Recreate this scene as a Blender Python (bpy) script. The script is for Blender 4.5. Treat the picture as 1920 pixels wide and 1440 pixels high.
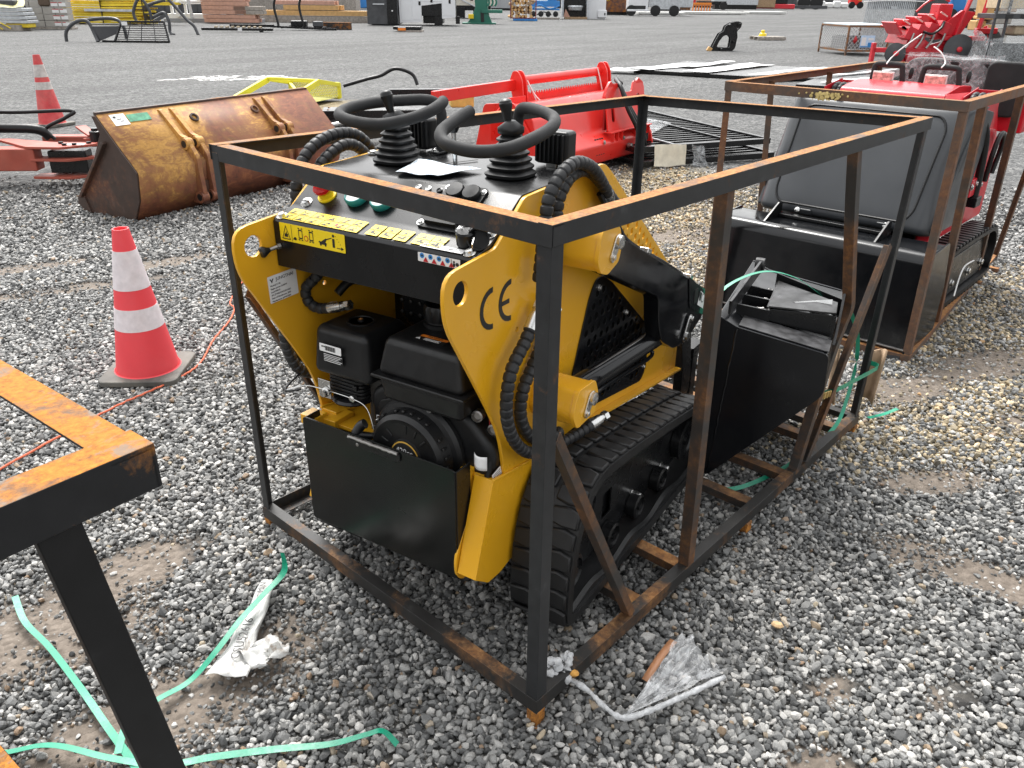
import bpy, bmesh, math, random
import numpy as np
from mathutils import Vector, Matrix, noise as mnoise
random.seed(11)
for o in list(bpy.data.objects): bpy.data.objects.remove(o)
SC = bpy.context.scene
COL = SC.collection
R = math.radians
PI = math.pi
V = Vector

# ---------------------------------------------------------------- camera, sky, sun, exposure
cam_d = bpy.data.cameras.new('camera')
cam_o = bpy.data.objects.new('camera', cam_d)
COL.objects.link(cam_o)
cam_o.location = (-1.1288, -0.9310, 1.6682)
cam_o.rotation_euler = (R(64.223), R(-0.604), R(-47.412))
cam_d.sensor_width = 36.0
cam_d.lens = 28.38
cam_d.clip_start = 0.02
cam_d.clip_end = 2000
SC.camera = cam_o

SUN_EL, SUN_AZ = 58.0, 30.0            # azimuth measured from +Y towards +X
wd = bpy.data.worlds.new('World')
SC.world = wd
wd.use_nodes = True
wn = wd.node_tree
wn.nodes.clear()
w_out = wn.nodes.new('ShaderNodeOutputWorld')
w_bg = wn.nodes.new('ShaderNodeBackground')
w_sky = wn.nodes.new('ShaderNodeTexSky')
w_sky.sky_type = 'NISHITA'
w_sky.sun_disc = False
w_sky.sun_elevation = R(SUN_EL)
w_sky.sun_rotation = R(SUN_AZ)
w_sky.air_density = 1.6
w_sky.dust_density = 4.0
w_hs = wn.nodes.new('ShaderNodeHueSaturation')   # thin overcast: most of the blue is gone
w_hs.inputs['Saturation'].default_value = 0.07
w_bg.inputs['Strength'].default_value = 0.15
wn.links.new(w_sky.outputs[0], w_hs.inputs['Color'])
wn.links.new(w_hs.outputs[0], w_bg.inputs[0])
wn.links.new(w_bg.outputs[0], w_out.inputs[0])

sun_d = bpy.data.lights.new('sun', 'SUN')
sun_d.energy = 1.15
sun_d.angle = R(18)
sun_d.color = (1.0, 0.965, 0.91)
sun_o = bpy.data.objects.new('sun', sun_d)
COL.objects.link(sun_o)
sun_o.location = (0, 0, 30)
sdir = V((math.sin(R(SUN_AZ)) * math.cos(R(SUN_EL)), math.cos(R(SUN_AZ)) * math.cos(R(SUN_EL)), math.sin(R(SUN_EL))))
sun_o.rotation_euler = sdir.to_track_quat('Z', 'Y').to_euler()

SC.view_settings.view_transform = 'Standard'
SC.view_settings.look = 'None'
SC.view_settings.gamma = 1.0
SC.view_settings.use_curve_mapping = False
SC.view_settings.exposure = 1.30

# ---------------------------------------------------------------- materials
class NT:
    def __init__(self, name):
        self.m = bpy.data.materials.new(name)
        self.m.use_nodes = True
        self.t = self.m.node_tree
        self.t.nodes.clear()
        self.out = self.n('ShaderNodeOutputMaterial')
        self.b = self.n('ShaderNodeBsdfPrincipled')
        self.l(self.b.outputs[0], self.out.inputs[0])
        self.tc = self.n('ShaderNodeTexCoord')
    def n(self, t, **k):
        x = self.t.nodes.new(t)
        for a, v in k.items(): setattr(x, a, v)
        return x
    def l(self, a, b): self.t.links.new(a, b)
    def setv(self, sock, v):
        if hasattr(v, 'is_linked') or isinstance(v, bpy.types.NodeSocket): self.l(v, sock)
        else: sock.default_value = v
    def noise(self, scale, detail=4, rough=.55, vec=None, dist=0):
        x = self.n('ShaderNodeTexNoise')
        x.inputs['Scale'].default_value = scale; x.inputs['Detail'].default_value = detail
        x.inputs['Roughness'].default_value = rough; x.inputs['Distortion'].default_value = dist
        self.l(vec if vec is not None else self.tc.outputs['Object'], x.inputs['Vector'])
        return x.outputs['Fac']
    def ramp(self, fac, stops):
        x = self.n('ShaderNodeValToRGB')
        e = x.color_ramp.elements
        while len(e) < len(stops): e.new(.5)
        for i, (p, c) in enumerate(stops):
            e[i].position = p
            e[i].color = (c, c, c, 1) if not hasattr(c, '__len__') else (*c[:3], 1)
        self.l(fac, x.inputs[0])
        return x.outputs[0]
    def mix(self, fac, a, b, blend='MIX'):
        x = self.n('ShaderNodeMix', data_type='RGBA', blend_type=blend)
        self.setv(x.inputs[0], fac)
        for s, v in ((x.inputs[6], a), (x.inputs[7], b)):
            if isinstance(v, bpy.types.NodeSocket): self.l(v, s)
            else: s.default_value = (*v[:3], 1)
        return x.outputs[2]
    def math(self, op, a, b=0.0, clamp=False):
        x = self.n('ShaderNodeMath', operation=op, use_clamp=clamp)
        self.setv(x.inputs[0], a); self.setv(x.inputs[1], b)
        return x.outputs[0]
    def bump(self, h, strength=.2, dist=.002):
        x = self.n('ShaderNodeBump')
        x.inputs['Strength'].default_value = strength; x.inputs['Distance'].default_value = dist
        self.l(h, x.inputs['Height']); self.l(x.outputs[0], self.b.inputs['Normal'])
        return x
    def col(self, v): self.setcol(self.b.inputs['Base Color'], v)
    def setcol(self, s, v):
        if isinstance(v, bpy.types.NodeSocket): self.l(v, s)
        else: s.default_value = (*v[:3], 1)
    def rough(self, v): self.setv(self.b.inputs['Roughness'], v)
    def mapping(self, scale, src='Object'):
        x = self.n('ShaderNodeMapping'); x.inputs['Scale'].default_value = scale
        self.l(self.tc.outputs[src], x.inputs['Vector']); return x.outputs[0]

MATS = {}
def mat(name, col, rough=.5, metal=0, var=.15, scale=14, bump=.1, bscale=160, dust=0, dustcol=(.30,.27,.23), coat=0, bdist=.001, spec=.5):
    if name in MATS: return MATS[name]
    t = NT(name)
    n1 = t.noise(scale, 5)
    lo = [c * (1 - var) for c in col]; hi = [min(1, c * (1 + var)) for c in col]
    c = t.ramp(n1, [(.3, lo), (.7, hi)])
    if dust:
        n2 = t.noise(scale * .45, 6, .65, dist=.4)
        d = t.math('MULTIPLY', t.ramp(n2, [(.42, 0), (.72, 1)]), dust)
        c = t.mix(d, c, dustcol)
    t.col(c)
    n3 = t.noise(scale * 1.7, 3)
    t.rough(t.ramp(n3, [(.25, max(0, rough - .09)), (.75, min(1, rough + .11))]))
    t.b.inputs['Metallic'].default_value = metal
    t.b.inputs['Coat Weight'].default_value = coat
    t.b.inputs['Coat Roughness'].default_value = .12
    t.b.inputs['Specular IOR Level'].default_value = spec
    if bump: t.bump(t.noise(bscale, 3), bump, bdist)
    MATS[name] = t.m
    return t.m

def mat_rust(name, paint=(.020,.0205,.0215), rustc=((.10,.030,.010),(.30,.105,.018),(.44,.20,.032)), amount=-.02, top=1.15, scale=9, topc=((.14,.060,.026),(.31,.135,.042),(.45,.25,.10)), rough=.46, worn=0, soft=(.22, 1.0)):
    # dark mill-scale steel with rust; rain-wet upward faces have rusted through
    if name in MATS: return MATS[name]
    t = NT(name)
    n1 = t.noise(scale, 7, .66, dist=.6)
    n2 = t.noise(scale * 9, 6, .75)
    n3 = t.noise(scale * 2.2, 5, .6)
    n4 = t.noise(scale * .5, 4, .6)
    g = t.n('ShaderNodeNewGeometry')
    sx = t.n('ShaderNodeSeparateXYZ'); t.l(g.outputs['Normal'], sx.inputs[0])
    upr = t.ramp(sx.outputs[2], [(.55, 0), (.9, 1)])
    rc = t.mix(upr, t.ramp(n2, [(.30, rustc[0]), (.50, rustc[1]), (.72, rustc[2])]), t.ramp(n2, [(.28, topc[0]), (.48, topc[1]), (.70, topc[2])]))
    pc = t.ramp(n3, [(.3, [c * .7 for c in paint]), (.62, paint), (.8, [c * 1.9 + .006 for c in paint])])
    f = t.math('ADD', t.math('MULTIPLY', t.math('SUBTRACT', n1, .5), 2.6), t.math('MULTIPLY', t.math('SUBTRACT', n2, .5), .9))
    f = t.math('ADD', f, t.math('MULTIPLY', t.math('SUBTRACT', n4, .5), 1.6))
    f = t.math('ADD', f, amount)
    f = t.math('ADD', f, t.math('MULTIPLY', upr, top))
    f = t.ramp(f, [(soft[0], 0), (soft[1], 1)])
    cc = t.mix(f, pc, rc)
    if worn: cc = t.mix(t.math('MULTIPLY', t.ramp(t.noise(scale*1.6, 6, .7, dist=.8), [(.54, 0), (.64, 1)]), t.math('MULTIPLY', upr, worn)), cc, (.17,.155,.135))
    t.col(cc)
    t.rough(t.mix(f, (rough,)*3, (.85,)*3))
    t.b.inputs['Specular IOR Level'].default_value = .35
    t.bump(t.math('ADD', t.math('MULTIPLY', n2, .5), f), .3, .0010)
    MATS[name] = t.m
    return t.m

YEL = mat('yellow_paint', (.74,.375,.012), .30, var=.06, scale=3, bump=.06, bscale=260, dust=.16, dustcol=(.50,.34,.12), coat=.25)
BLK = mat('black_paint', (.0065,.0068,.0075), .26, var=.25, scale=5, bump=.05, bscale=240, dust=.05, dustcol=(.035,.034,.033), spec=.38)
BLKG = mat('black_gloss', (.0055,.006,.0072), .16, var=.2, scale=6, bump=.02, dust=.03, dustcol=(.03,.03,.03), spec=.42)
PLAS = mat('black_plastic', (.0075,.0078,.0085), .38, var=.25, scale=20, bump=.12, bscale=420, dust=.10, dustcol=(.05,.048,.045), spec=.36)
RUB = mat('rubber', (.0085,.0088,.0095), .46, var=.25, scale=16, bump=.12, bscale=200, dust=.14, dustcol=(.06,.058,.056), spec=.36)
FOAM = mat('foam_grip', (.018,.0185,.0195), .72, var=.12, scale=12, bump=.35, bscale=600, dust=.10, dustcol=(.06,.06,.06), spec=.35)
HOSE = mat('hose_wrap', (.015,.0155,.017), .48, var=.2, scale=30, bump=.1, dust=.15, dustcol=(.06,.06,.06), spec=.4)
CHROME = mat('zinc_steel', (.62,.62,.61), .26, 1, var=.12, scale=30, bump=.04)
STEEL = mat('dull_steel', (.34,.33,.32), .42, 1, var=.2, scale=24, bump=.08, dust=.2, dustcol=(.2,.17,.13))
RED = mat('red_paint', (.70,.020,.014), .34, var=.06, scale=4, bump=.05, dust=.10, dustcol=(.70,.17,.13), coat=.2)
CRIM = mat('crimson_paint', (.55,.010,.022), .33, var=.06, scale=4, bump=.05, dust=.14, dustcol=(.62,.10,.12), coat=.2)
BRICK = mat('faded_red_paint', (.34,.060,.036), .5, var=.16, scale=5, bump=.1, dust=.30, dustcol=(.42,.17,.12))
WHITE = mat('white_plastic', (.72,.72,.71), .42, var=.06, scale=8, bump=.04, dust=.18, dustcol=(.45,.42,.38))
LABY = mat('label_yellow', (.82,.60,.012), .32, var=.04, scale=20, bump=0)
LABW = mat('label_white', (.78,.78,.78), .36, var=.04, scale=20, bump=0, dust=.12)
INK = mat('ink_black', (.012,.012,.012), .45, var=.1, bump=0)
INKR = mat('ink_red', (.45,.015,.02), .4, var=.1, bump=0)
INKB = mat('ink_blue', (.03,.22,.55), .4, var=.1, bump=0)
ORNG = mat('label_orange', (.80,.22,.02), .4, var=.05, bump=0)
RUSTF = mat_rust('crate_steel', paint=(.026,.027,.0285), amount=-.12, rustc=((.05,.028,.018),(.13,.058,.026),(.26,.12,.04)))
RUSTB = mat_rust('crate_floor_steel', paint=(.026,.025,.024), amount=.10, top=-.05, scale=6, rustc=((.06,.032,.018),(.16,.075,.030),(.30,.155,.055)), soft=(.1,1.3))
RUSTM = mat_rust('crate_post_steel', paint=(.042,.038,.035), amount=.28, top=.2, scale=4, rustc=((.07,.034,.018),(.15,.066,.026),(.27,.125,.038)), soft=(.0,1.2))
RUSTO = mat_rust('foot_rust', amount=.9, top=0, scale=14, rustc=((.16,.055,.014),(.38,.145,.022),(.52,.24,.045)))
RUST2 = mat_rust('crate_steel_brown', paint=(.088,.070,.058), rustc=((.10,.045,.026),(.165,.074,.038),(.26,.125,.052)), amount=.50, top=.7, topc=((.14,.058,.026),(.27,.12,.045),(.44,.23,.075)), scale=4, soft=(-.1,1.2))
RUST3 = mat_rust('crate_steel_orange', paint=(.016,.0165,.018), rustc=((.16,.050,.012),(.38,.14,.018),(.50,.22,.035)), amount=.0, top=1.05, topc=((.17,.062,.014),(.36,.135,.016),(.46,.20,.030)), scale=13, worn=.75)
GREENS = mat('green_strap', (.008,.25,.145), .33, var=.12, scale=40, bump=.25, bscale=900, dust=.10, dustcol=(.12,.32,.25))
WOOD = mat('weathered_wood', (.33,.22,.13), .8, var=.3, scale=9, bump=.3, bscale=40)
WOODG = mat('grey_wood', (.30,.27,.24), .85, var=.3, scale=9, bump=.3, bscale=40)
WOODY = mat('fresh_lumber', (.55,.33,.13), .7, var=.16, scale=6, bump=.2, bscale=40)
WOODP = mat('pink_lumber', (.48,.27,.20), .7, var=.16, scale=6, bump=.2, bscale=40)

# ---------------------------------------------------------------- mesh helpers
class MB:
    def __init__(s): s.v = []; s.f = []
    def add(s, vs, fs):
        k = len(s.v); s.v += [V(p) for p in vs]; s.f += [[i + k for i in f] for f in fs]; return s
    def box(s, c, d, rot=None):
        c = V(c); hx, hy, hz = d[0]/2, d[1]/2, d[2]/2
        vs = [V((x, y, z)) for x in (-hx, hx) for y in (-hy, hy) for z in (-hz, hz)]
        if rot is not None: vs = [rot @ p for p in vs]
        return s.add([p + c for p in vs], [(0,1,3,2),(4,6,7,5),(0,4,5,1),(2,3,7,6),(0,2,6,4),(1,5,7,3)])
    def bar(s, p0, p1, w, h, up=(0,0,1)):
        p0, p1 = V(p0), V(p1); d = (p1 - p0).normalized(); u = V(up)
        x = d.cross(u)
        if x.length < 1e-4: x = d.cross(V((1,0,0)))
        x.normalize(); y = x.cross(d)
        o = [x*w/2 + y*h/2, -x*w/2 + y*h/2, -x*w/2 - y*h/2, x*w/2 - y*h/2]
        return s.add([p0 + q for q in o] + [p1 + q for q in o], [(3,2,1,0),(4,5,6,7)] + [(i,(i+1)%4,4+(i+1)%4,4+i) for i in range(4)])
    def tube(s, path, r, n=10, closed=False, cap=True):
        path = [V(p) for p in path]; m = len(path)
        rr = r if hasattr(r, '__len__') else [r]*m
        rings = []; prev = None
        for i, p in enumerate(path):
            if closed: d = path[(i+1)%m] - path[i-1]
            else: d = path[min(i+1,m-1)] - path[max(i-1,0)]
            d.normalize()
            if prev is None:
                x = d.cross(V((0,0,1)))
                if x.length < .05: x = d.cross(V((1,0,0)))
            else:
                x = prev - d * prev.dot(d)
            x.normalize(); prev = x; y = d.cross(x)
            rings.append([p + (x*math.cos(2*PI*k/n) + y*math.sin(2*PI*k/n))*rr[i] for k in range(n)])
        vs = [q for ring in rings for q in ring]; fs = []
        for i in range(m if closed else m-1):
            j = (i+1) % m
            for k in range(n): fs.append((i*n+k, i*n+(k+1)%n, j*n+(k+1)%n, j*n+k))
        if cap and not closed: fs += [tuple(reversed(range(n))), tuple(range((m-1)*n, m*n))]
        return s.add(vs, fs)
    def cyl(s, p0, p1, r, n=16, r1=None): return s.tube([p0, p1], [r, r if r1 is None else r1], n)
    def lathe(s, prof, p=(0,0,0), ax=(0,0,1), n=24):
        p = V(p); ax = V(ax).normalized(); x = ax.cross(V((0,0,1)))
        if x.length < .05: x = ax.cross(V((1,0,0)))
        x.normalize(); y = ax.cross(x); vs = []; fs = []; m = len(prof)
        for r, h in prof:
            vs += [p + ax*h + (x*math.cos(2*PI*k/n) + y*math.sin(2*PI*k/n))*max(r,1e-5) for k in range(n)]
        for i in range(m-1):
            for k in range(n): fs.append((i*n+k, i*n+(k+1)%n, (i+1)*n+(k+1)%n, (i+1)*n+k))
        fs += [tuple(reversed(range(n))), tuple(range((m-1)*n, m*n))]
        return s.add(vs, fs)
    def prism(s, poly, ax, lo, hi):
        # poly in the two axes left after ax, in order (x: y,z) (y: x,z) (z: x,y)
        def P(u, w, h): return {'x': (h,u,w), 'y': (u,h,w), 'z': (u,w,h)}[ax]
        n = len(poly)
        vs = [P(u,w,lo) for u,w in poly] + [P(u,w,hi) for u,w in poly]
        return s.add(vs, [tuple(range(n)), tuple(reversed(range(n,2*n)))] + [(i,n+i,n+(i+1)%n,(i+1)%n) for i in range(n)])
    def angle(s, p0, p1, n1, n2, leg=.04, t=.004, leg2=None):
        p0, p1, n1, n2 = V(p0), V(p1), V(n1).normalized(), V(n2).normalized(); l2 = leg2 or leg
        pr = [V((0,0,0)), n1*leg, n1*leg+n2*t, n1*t+n2*t, n1*t+n2*l2, n2*l2]
        return s.add([p0+q for q in pr] + [p1+q for q in pr], [tuple(range(6)), tuple(reversed(range(6,12)))] + [(i,6+i,6+(i+1)%6,(i+1)%6) for i in range(6)])
    def grid(s, fn, nu, nv, thick=0):
        vs = [V(fn(i/(nu-1), j/(nv-1))) for i in range(nu) for j in range(nv)]
        return s.add(vs, [(i*nv+j, (i+1)*nv+j, (i+1)*nv+j+1, i*nv+j+1) for i in range(nu-1) for j in range(nv-1)])
    def build(s, name, m, parent=None, bevel=0, seg=2, ang=40, smooth=True, solid=0, sub=0):
        me = bpy.data.meshes.new(name)
        me.from_pydata([tuple(p) for p in s.v], [], [tuple(f) for f in s.f])
        bm = bmesh.new(); bm.from_mesh(me)
        bmesh.ops.recalc_face_normals(bm, faces=bm.faces); bm.to_mesh(me); bm.free()
        return fin(name, me, m, parent, bevel, seg, ang, smooth, solid, sub)

def fin(name, me, m, parent=None, bevel=0, seg=2, ang=40, smooth=True, solid=0, sub=0):
    if m is not None: me.materials.append(m)
    if smooth:
        me.shade_smooth()
        me.set_sharp_from_angle(angle=R(ang))
    o = bpy.data.objects.new(name, me)
    COL.objects.link(o)
    if solid:
        x = o.modifiers.new('solid', 'SOLIDIFY'); x.thickness = solid; x.offset = 0
    if bevel:
        x = o.modifiers.new('bevel', 'BEVEL'); x.width = bevel; x.segments = seg; x.limit_method = 'ANGLE'; x.angle_limit = R(32); x.harden_normals = True
    if sub:
        x = o.modifiers.new('sub', 'SUBSURF'); x.levels = sub; x.render_levels = sub
    if parent is not None: o.parent = parent
    return o

def tag(o, label=None, cat=None, group=None, kind=None):
    if label: o['label'] = label
    if cat: o['category'] = cat
    if group: o['group'] = group
    if kind: o['kind'] = kind
    return o
def thing(name, label, cat, loc=(0,0,0), rz=0, group=None, rot=None):
    o = bpy.data.objects.new(name, None)
    COL.objects.link(o)
    o.empty_display_size = .1
    o.location = loc
    o.rotation_euler = rot if rot else (0, 0, R(rz))
    return tag(o, label, cat, group)
def inst(src, name, parent, mw=None, loc=None, rot=None, scale=None):
    o = bpy.data.objects.new(name, src.data)
    COL.objects.link(o)
    o.parent = parent
    if mw is not None: o.matrix_local = mw
    if loc is not None: o.location = loc
    if rot is not None: o.rotation_euler = rot
    if scale is not None: o.scale = scale
    for md in src.modifiers:
        x = o.modifiers.new(md.name, md.type)
        for p in ('width','segments','limit_method','angle_limit','thickness','offset','levels','render_levels'):
            if hasattr(md, p): setattr(x, p, getattr(md, p))
    return o
def rr(x0, y0, x1, y1, r=.01, n=4):
    pts = []
    for cx, cy, a0 in ((x1-r,y1-r,0),(x0+r,y1-r,90),(x0+r,y0+r,180),(x1-r,y0+r,270)):
        for k in range(n+1):
            a = R(a0 + 90*k/n); pts.append((cx + r*math.cos(a), cy + r*math.sin(a)))
    return pts
def circ(cx, cy, r, n=20, a0=0): return [(cx + r*math.cos(a0+2*PI*k/n), cy + r*math.sin(a0+2*PI*k/n)) for k in range(n)]
def fillet(poly, r, n=4, skip=()):
    out = []; m = len(poly)
    for i in range(m):
        p, a, b = V((*poly[i],0)), V((*poly[i-1],0)), V((*poly[(i+1)%m],0))
        ri = r[i] if hasattr(r,'__len__') else r
        if ri <= 0 or i in skip: out.append(tuple(p[:2])); continue
        da, db = (a-p), (b-p); la, lb = da.length, db.length
        if la < 1e-6 or lb < 1e-6: out.append(tuple(p[:2])); continue
        da.normalize(); db.normalize()
        k = min(ri, la*.45, lb*.45)
        q0, q1 = p + da*k, p + db*k
        for j in range(n+1):
            t = j/n; q = q0*(1-t)**2 + p*2*t*(1-t) + q1*t*t
            out.append((q.x, q.y))
    return out
def catmull(pts, n=8, closed=False):
    pts = [V(p) for p in pts]; m = len(pts); out = []
    for i in range(m if closed else m-1):
        if closed: p0,p1,p2,p3 = pts[i-1],pts[i],pts[(i+1)%m],pts[(i+2)%m]
        else: p0,p1,p2,p3 = pts[max(i-1,0)],pts[i],pts[i+1],pts[min(i+2,m-1)]
        for k in range(n):
            t = k/n
            out.append(.5*((2*p1)+(p2-p0)*t+(2*p0-5*p1+4*p2-p3)*t*t+(3*p1-p0-3*p2+p3)*t**3))
    if not closed: out.append(pts[-1])
    return out
def even(path, step):
    out = [path[0].copy()]; acc = 0
    for a, b in zip(path, path[1:]):
        d = (b-a).length
        while acc + d >= step:
            t = (step-acc)/d; a = a.lerp(b, t); d = (b-a).length; out.append(a.copy()); acc = 0
        acc += d
    return out
def curve_mesh(name, splines, t, bev=0.0):
    cu = bpy.data.curves.new(name, 'CURVE'); cu.dimensions = '2D'; cu.fill_mode = 'BOTH'
    cu.extrude = max(t/2 - bev, 0); cu.bevel_depth = bev; cu.bevel_resolution = 1; cu.offset = -bev
    for sp in splines:
        s = cu.splines.new('POLY'); s.points.add(len(sp)-1); s.use_cyclic_u = True
        for q, p in zip(s.points, sp): q.co = (p[0], p[1], 0, 1)
    o = bpy.data.objects.new(name, cu); COL.objects.link(o)
    me = bpy.data.meshes.new_from_object(o.evaluated_get(bpy.context.evaluated_depsgraph_get()))
    bpy.data.objects.remove(o); bpy.data.curves.remove(cu)
    return me
def plate(name, outer, holes, t, mtx, m, parent, bev=.0012, ang=40):
    # flat cut plate: outline and holes in its own XY, thickness t, placed by mtx
    me = curve_mesh(name, [outer] + list(holes), t, bev)
    me.transform(mtx)
    me.materials.clear()
    return fin(name, me, m, parent, ang=ang)
def text(name, body, size, mtx, m, parent, align='CENTER', ext=.0003, sx=1, space=1):
    cu = bpy.data.curves.new(name, 'FONT'); cu.body = body; cu.size = size; cu.align_x = align; cu.align_y = 'CENTER'; cu.extrude = ext; cu.space_character = space
    cu.resolution_u = 2
    o = bpy.data.objects.new(name, cu); COL.objects.link(o)
    me = bpy.data.meshes.new_from_object(o.evaluated_get(bpy.context.evaluated_depsgraph_get()))
    bpy.data.objects.remove(o); bpy.data.curves.remove(cu)
    me.transform(mtx @ Matrix.Diagonal((sx,1,1,1)))
    me.materials.clear()
    return fin(name, me, m, parent, smooth=False)
def frame(o, x, y):
    # matrix whose local X,Y axes are the given directions, origin o
    x = V(x).normalized(); y = V(y); z = x.cross(y).normalized(); y = z.cross(x)
    return Matrix(((x.x,y.x,z.x,o[0]),(x.y,y.y,z.y,o[1]),(x.z,y.z,z.z,o[2]),(0,0,0,1)))
XZ = lambda y: Matrix(((1,0,0,0),(0,0,-1,y),(0,1,0,0),(0,0,0,1)))      # plate XY -> world XZ at y
def hexbolt(mb, p, ax, r=.008, h=.006, washer=1.6):
    p, ax = V(p), V(ax).normalized()
    mb.lathe([(r*washer, 0), (r*washer, .0015), (r, .0016), (r, .0015+h*.8), (r*.8, .0015+h)], p, ax, 12 if washer > 1 else 6)
    return mb
# ---------------------------------------------------------------- ground
DIRT = [(-.75,1.25,.34,.16,-35),(-.45,1.34,.26,.13,-5),(-.62,.72,.34,.15,-10),(-.36,.71,.22,.12,10),(-.85,.55,.3,.12,-25),
        (1.41,-.55,.10,.26,8),(1.43,-.78,.10,.16,0),(.64,-.50,.10,.04,-30),(.34,-.60,.12,.10,0),(.82,-.74,.09,.05,-20),
        (.5,4.92,.5,.10,-20),(.42,4.28,.75,.10,-18),(1.25,4.36,.35,.12,-10),(2.62,.02,.34,.14,-30),(3.3,-.2,.5,.16,-25),
        (2.75,-.55,.3,.12,-30),(4.4,2.15,.55,.22,-35),(1.9,-.35,.25,.09,-40),(3.9,-.55,.5,.13,-25)]
YSTONE = [(5.2,2.9,1.5,.75,35),(6.5,10.5,1.3,.45,30),(3.4,1.7,.5,.35,40),(4.4,-.1,1.3,.42,-15),(2.7,-.35,.9,.35,-30)]
def ell(x, y, L, soft=1.0):
    d = np.zeros_like(x)
    for cx, cy, rx, ry, a in L:
        ca, sa = math.cos(R(a)), math.sin(R(a))
        u = ((x-cx)*ca + (y-cy)*sa)/rx; w = (-(x-cx)*sa + (y-cy)*ca)/ry
        d = np.maximum(d, np.clip(1.55 - np.sqrt(u*u + w*w), 0, 1))
    return d
gx = np.arange(-3, 9.01, .1); gy = np.arange(-4, 11.01, .1)
nx, ny = len(gx), len(gy)
X, Y = np.meshgrid(gx, gy, indexing='ij')
Z = np.array([[mnoise.noise(V((x*1.3, y*1.3, 0)))*.010 for y in gy] for x in gx])
edge = np.minimum.reduce([X-gx[0], gx[-1]-X, Y-gy[0], gy[-1]-Y])
Z *= np.clip(edge/1.0, 0, 1)
vs = [(X[i,j], Y[i,j], Z[i,j]) for i in range(nx) for j in range(ny)]
fs = [(i*ny+j, (i+1)*ny+j, (i+1)*ny+j+1, i*ny+j+1) for i in range(nx-1) for j in range(ny-1)]
k = len(vs); B0, B1 = -300, 900
xs = [B0, gx[0], gx[-1], B1]; ys = [B0, gy[0], gy[-1], B1]
vs += [(x, y, 0) for x in xs for y in ys]
for i in range(3):
    for j in range(3):
        if (i, j) != (1, 1): fs.append((k+i*4+j, k+(i+1)*4+j, k+(i+1)*4+j+1, k+i*4+j+1))
me = bpy.data.meshes.new('ground'); me.from_pydata(vs, [], fs)
at = me.attributes.new('dirt', 'FLOAT', 'POINT'); at2 = me.attributes.new('tan', 'FLOAT', 'POINT')
dv = np.concatenate([ell(X.ravel(), Y.ravel(), DIRT), np.zeros(16)]); tv = np.concatenate([ell(X.ravel(), Y.ravel(), YSTONE), np.zeros(16)])
at.data.foreach_set('value', dv.astype(np.float32)); at2.data.foreach_set('value', tv.astype(np.float32))

t = NT('gravel_ground')
P = t.n('ShaderNodeNewGeometry').outputs['Position']
def vor(scale, feat='F1', out='Color'):
    x = t.n('ShaderNodeTexVoronoi', feature=feat); x.inputs['Scale'].default_value = scale; x.inputs['Randomness'].default_value = 1
    t.l(P, x.inputs['Vector']); return x.outputs[out]
def sep(c):
    x = t.n('ShaderNodeSeparateColor'); t.l(c, x.inputs[0]); return x.outputs[0]
v1, v2 = sep(vor(38)), sep(vor(15))
sp = t.math('ADD', t.math('MULTIPLY', v1, .62), t.math('MULTIPLY', v2, .38))
base = t.ramp(sp, [(.12, (.026,.0265,.0265)), (.38, (.074,.075,.075)), (.62, (.122,.123,.121)), (.86, (.23,.228,.220))])
# wheel tracks and damp bands running through the yard
mp_ = t.n('ShaderNodeMapping'); mp_.inputs['Rotation'].default_value = (0, 0, R(38)); mp_.inputs['Scale'].default_value = (.10, .75, 1)
t.l(P, mp_.inputs['Vector'])
band = t.noise(1.0, 5, .6, vec=mp_.outputs[0], dist=.6)
big = t.noise(.16, 4, .6, vec=P)
damp = t.math('ADD', t.math('MULTIPLY', band, .65), t.math('MULTIPLY', big, .35))
base = t.mix(1.0, base, t.ramp(damp, [(.33, .38), (.5, .64), (.68, .88)]), 'MULTIPLY')
a_d = t.n('ShaderNodeAttribute'); a_d.attribute_name = 'dirt'
a_t = t.n('ShaderNodeAttribute'); a_t.attribute_name = 'tan'
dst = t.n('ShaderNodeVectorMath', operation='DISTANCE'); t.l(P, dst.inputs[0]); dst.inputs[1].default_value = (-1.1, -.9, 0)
base = t.mix(t.ramp(t.math('MULTIPLY', dst.outputs['Value'], .1), [(.55, 1), (.90, 0)]), base, t.mix(1.0, base, (.62,.58,.53), 'MULTIPLY'))   # shade of the gaps between loose stones, put into the ground colour
nd = t.noise(5.5, 6, .65, vec=P)
base = t.mix(t.math('MULTIPLY', t.ramp(t.math('ADD', a_t.outputs['Fac'], t.math('SUBTRACT', nd, .5)), [(.25, 0), (.8, 1)]), .65), base, (.33,.25,.12))
dc = t.ramp(t.noise(26, 6, .7, vec=P), [(.3, (.095,.075,.058)), (.55, (.165,.135,.108)), (.78, (.25,.21,.175))])
df = t.ramp(t.math('ADD', a_d.outputs['Fac'], t.math('MULTIPLY', t.math('SUBTRACT', nd, .5), 1.5)), [(.34, 0), (.62, 1)])
t.col(t.mix(df, base, dc))
t.rough(.82)
hb = t.math('ADD', t.math('MULTIPLY', vor(38, out='Distance'), -1.0), t.math('MULTIPLY', t.noise(60, 4, .6, vec=P), .35))
t.bump(hb, .9, .012)
g = fin('ground', me, t.m, smooth=False)
tag(g, kind='structure')

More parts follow.
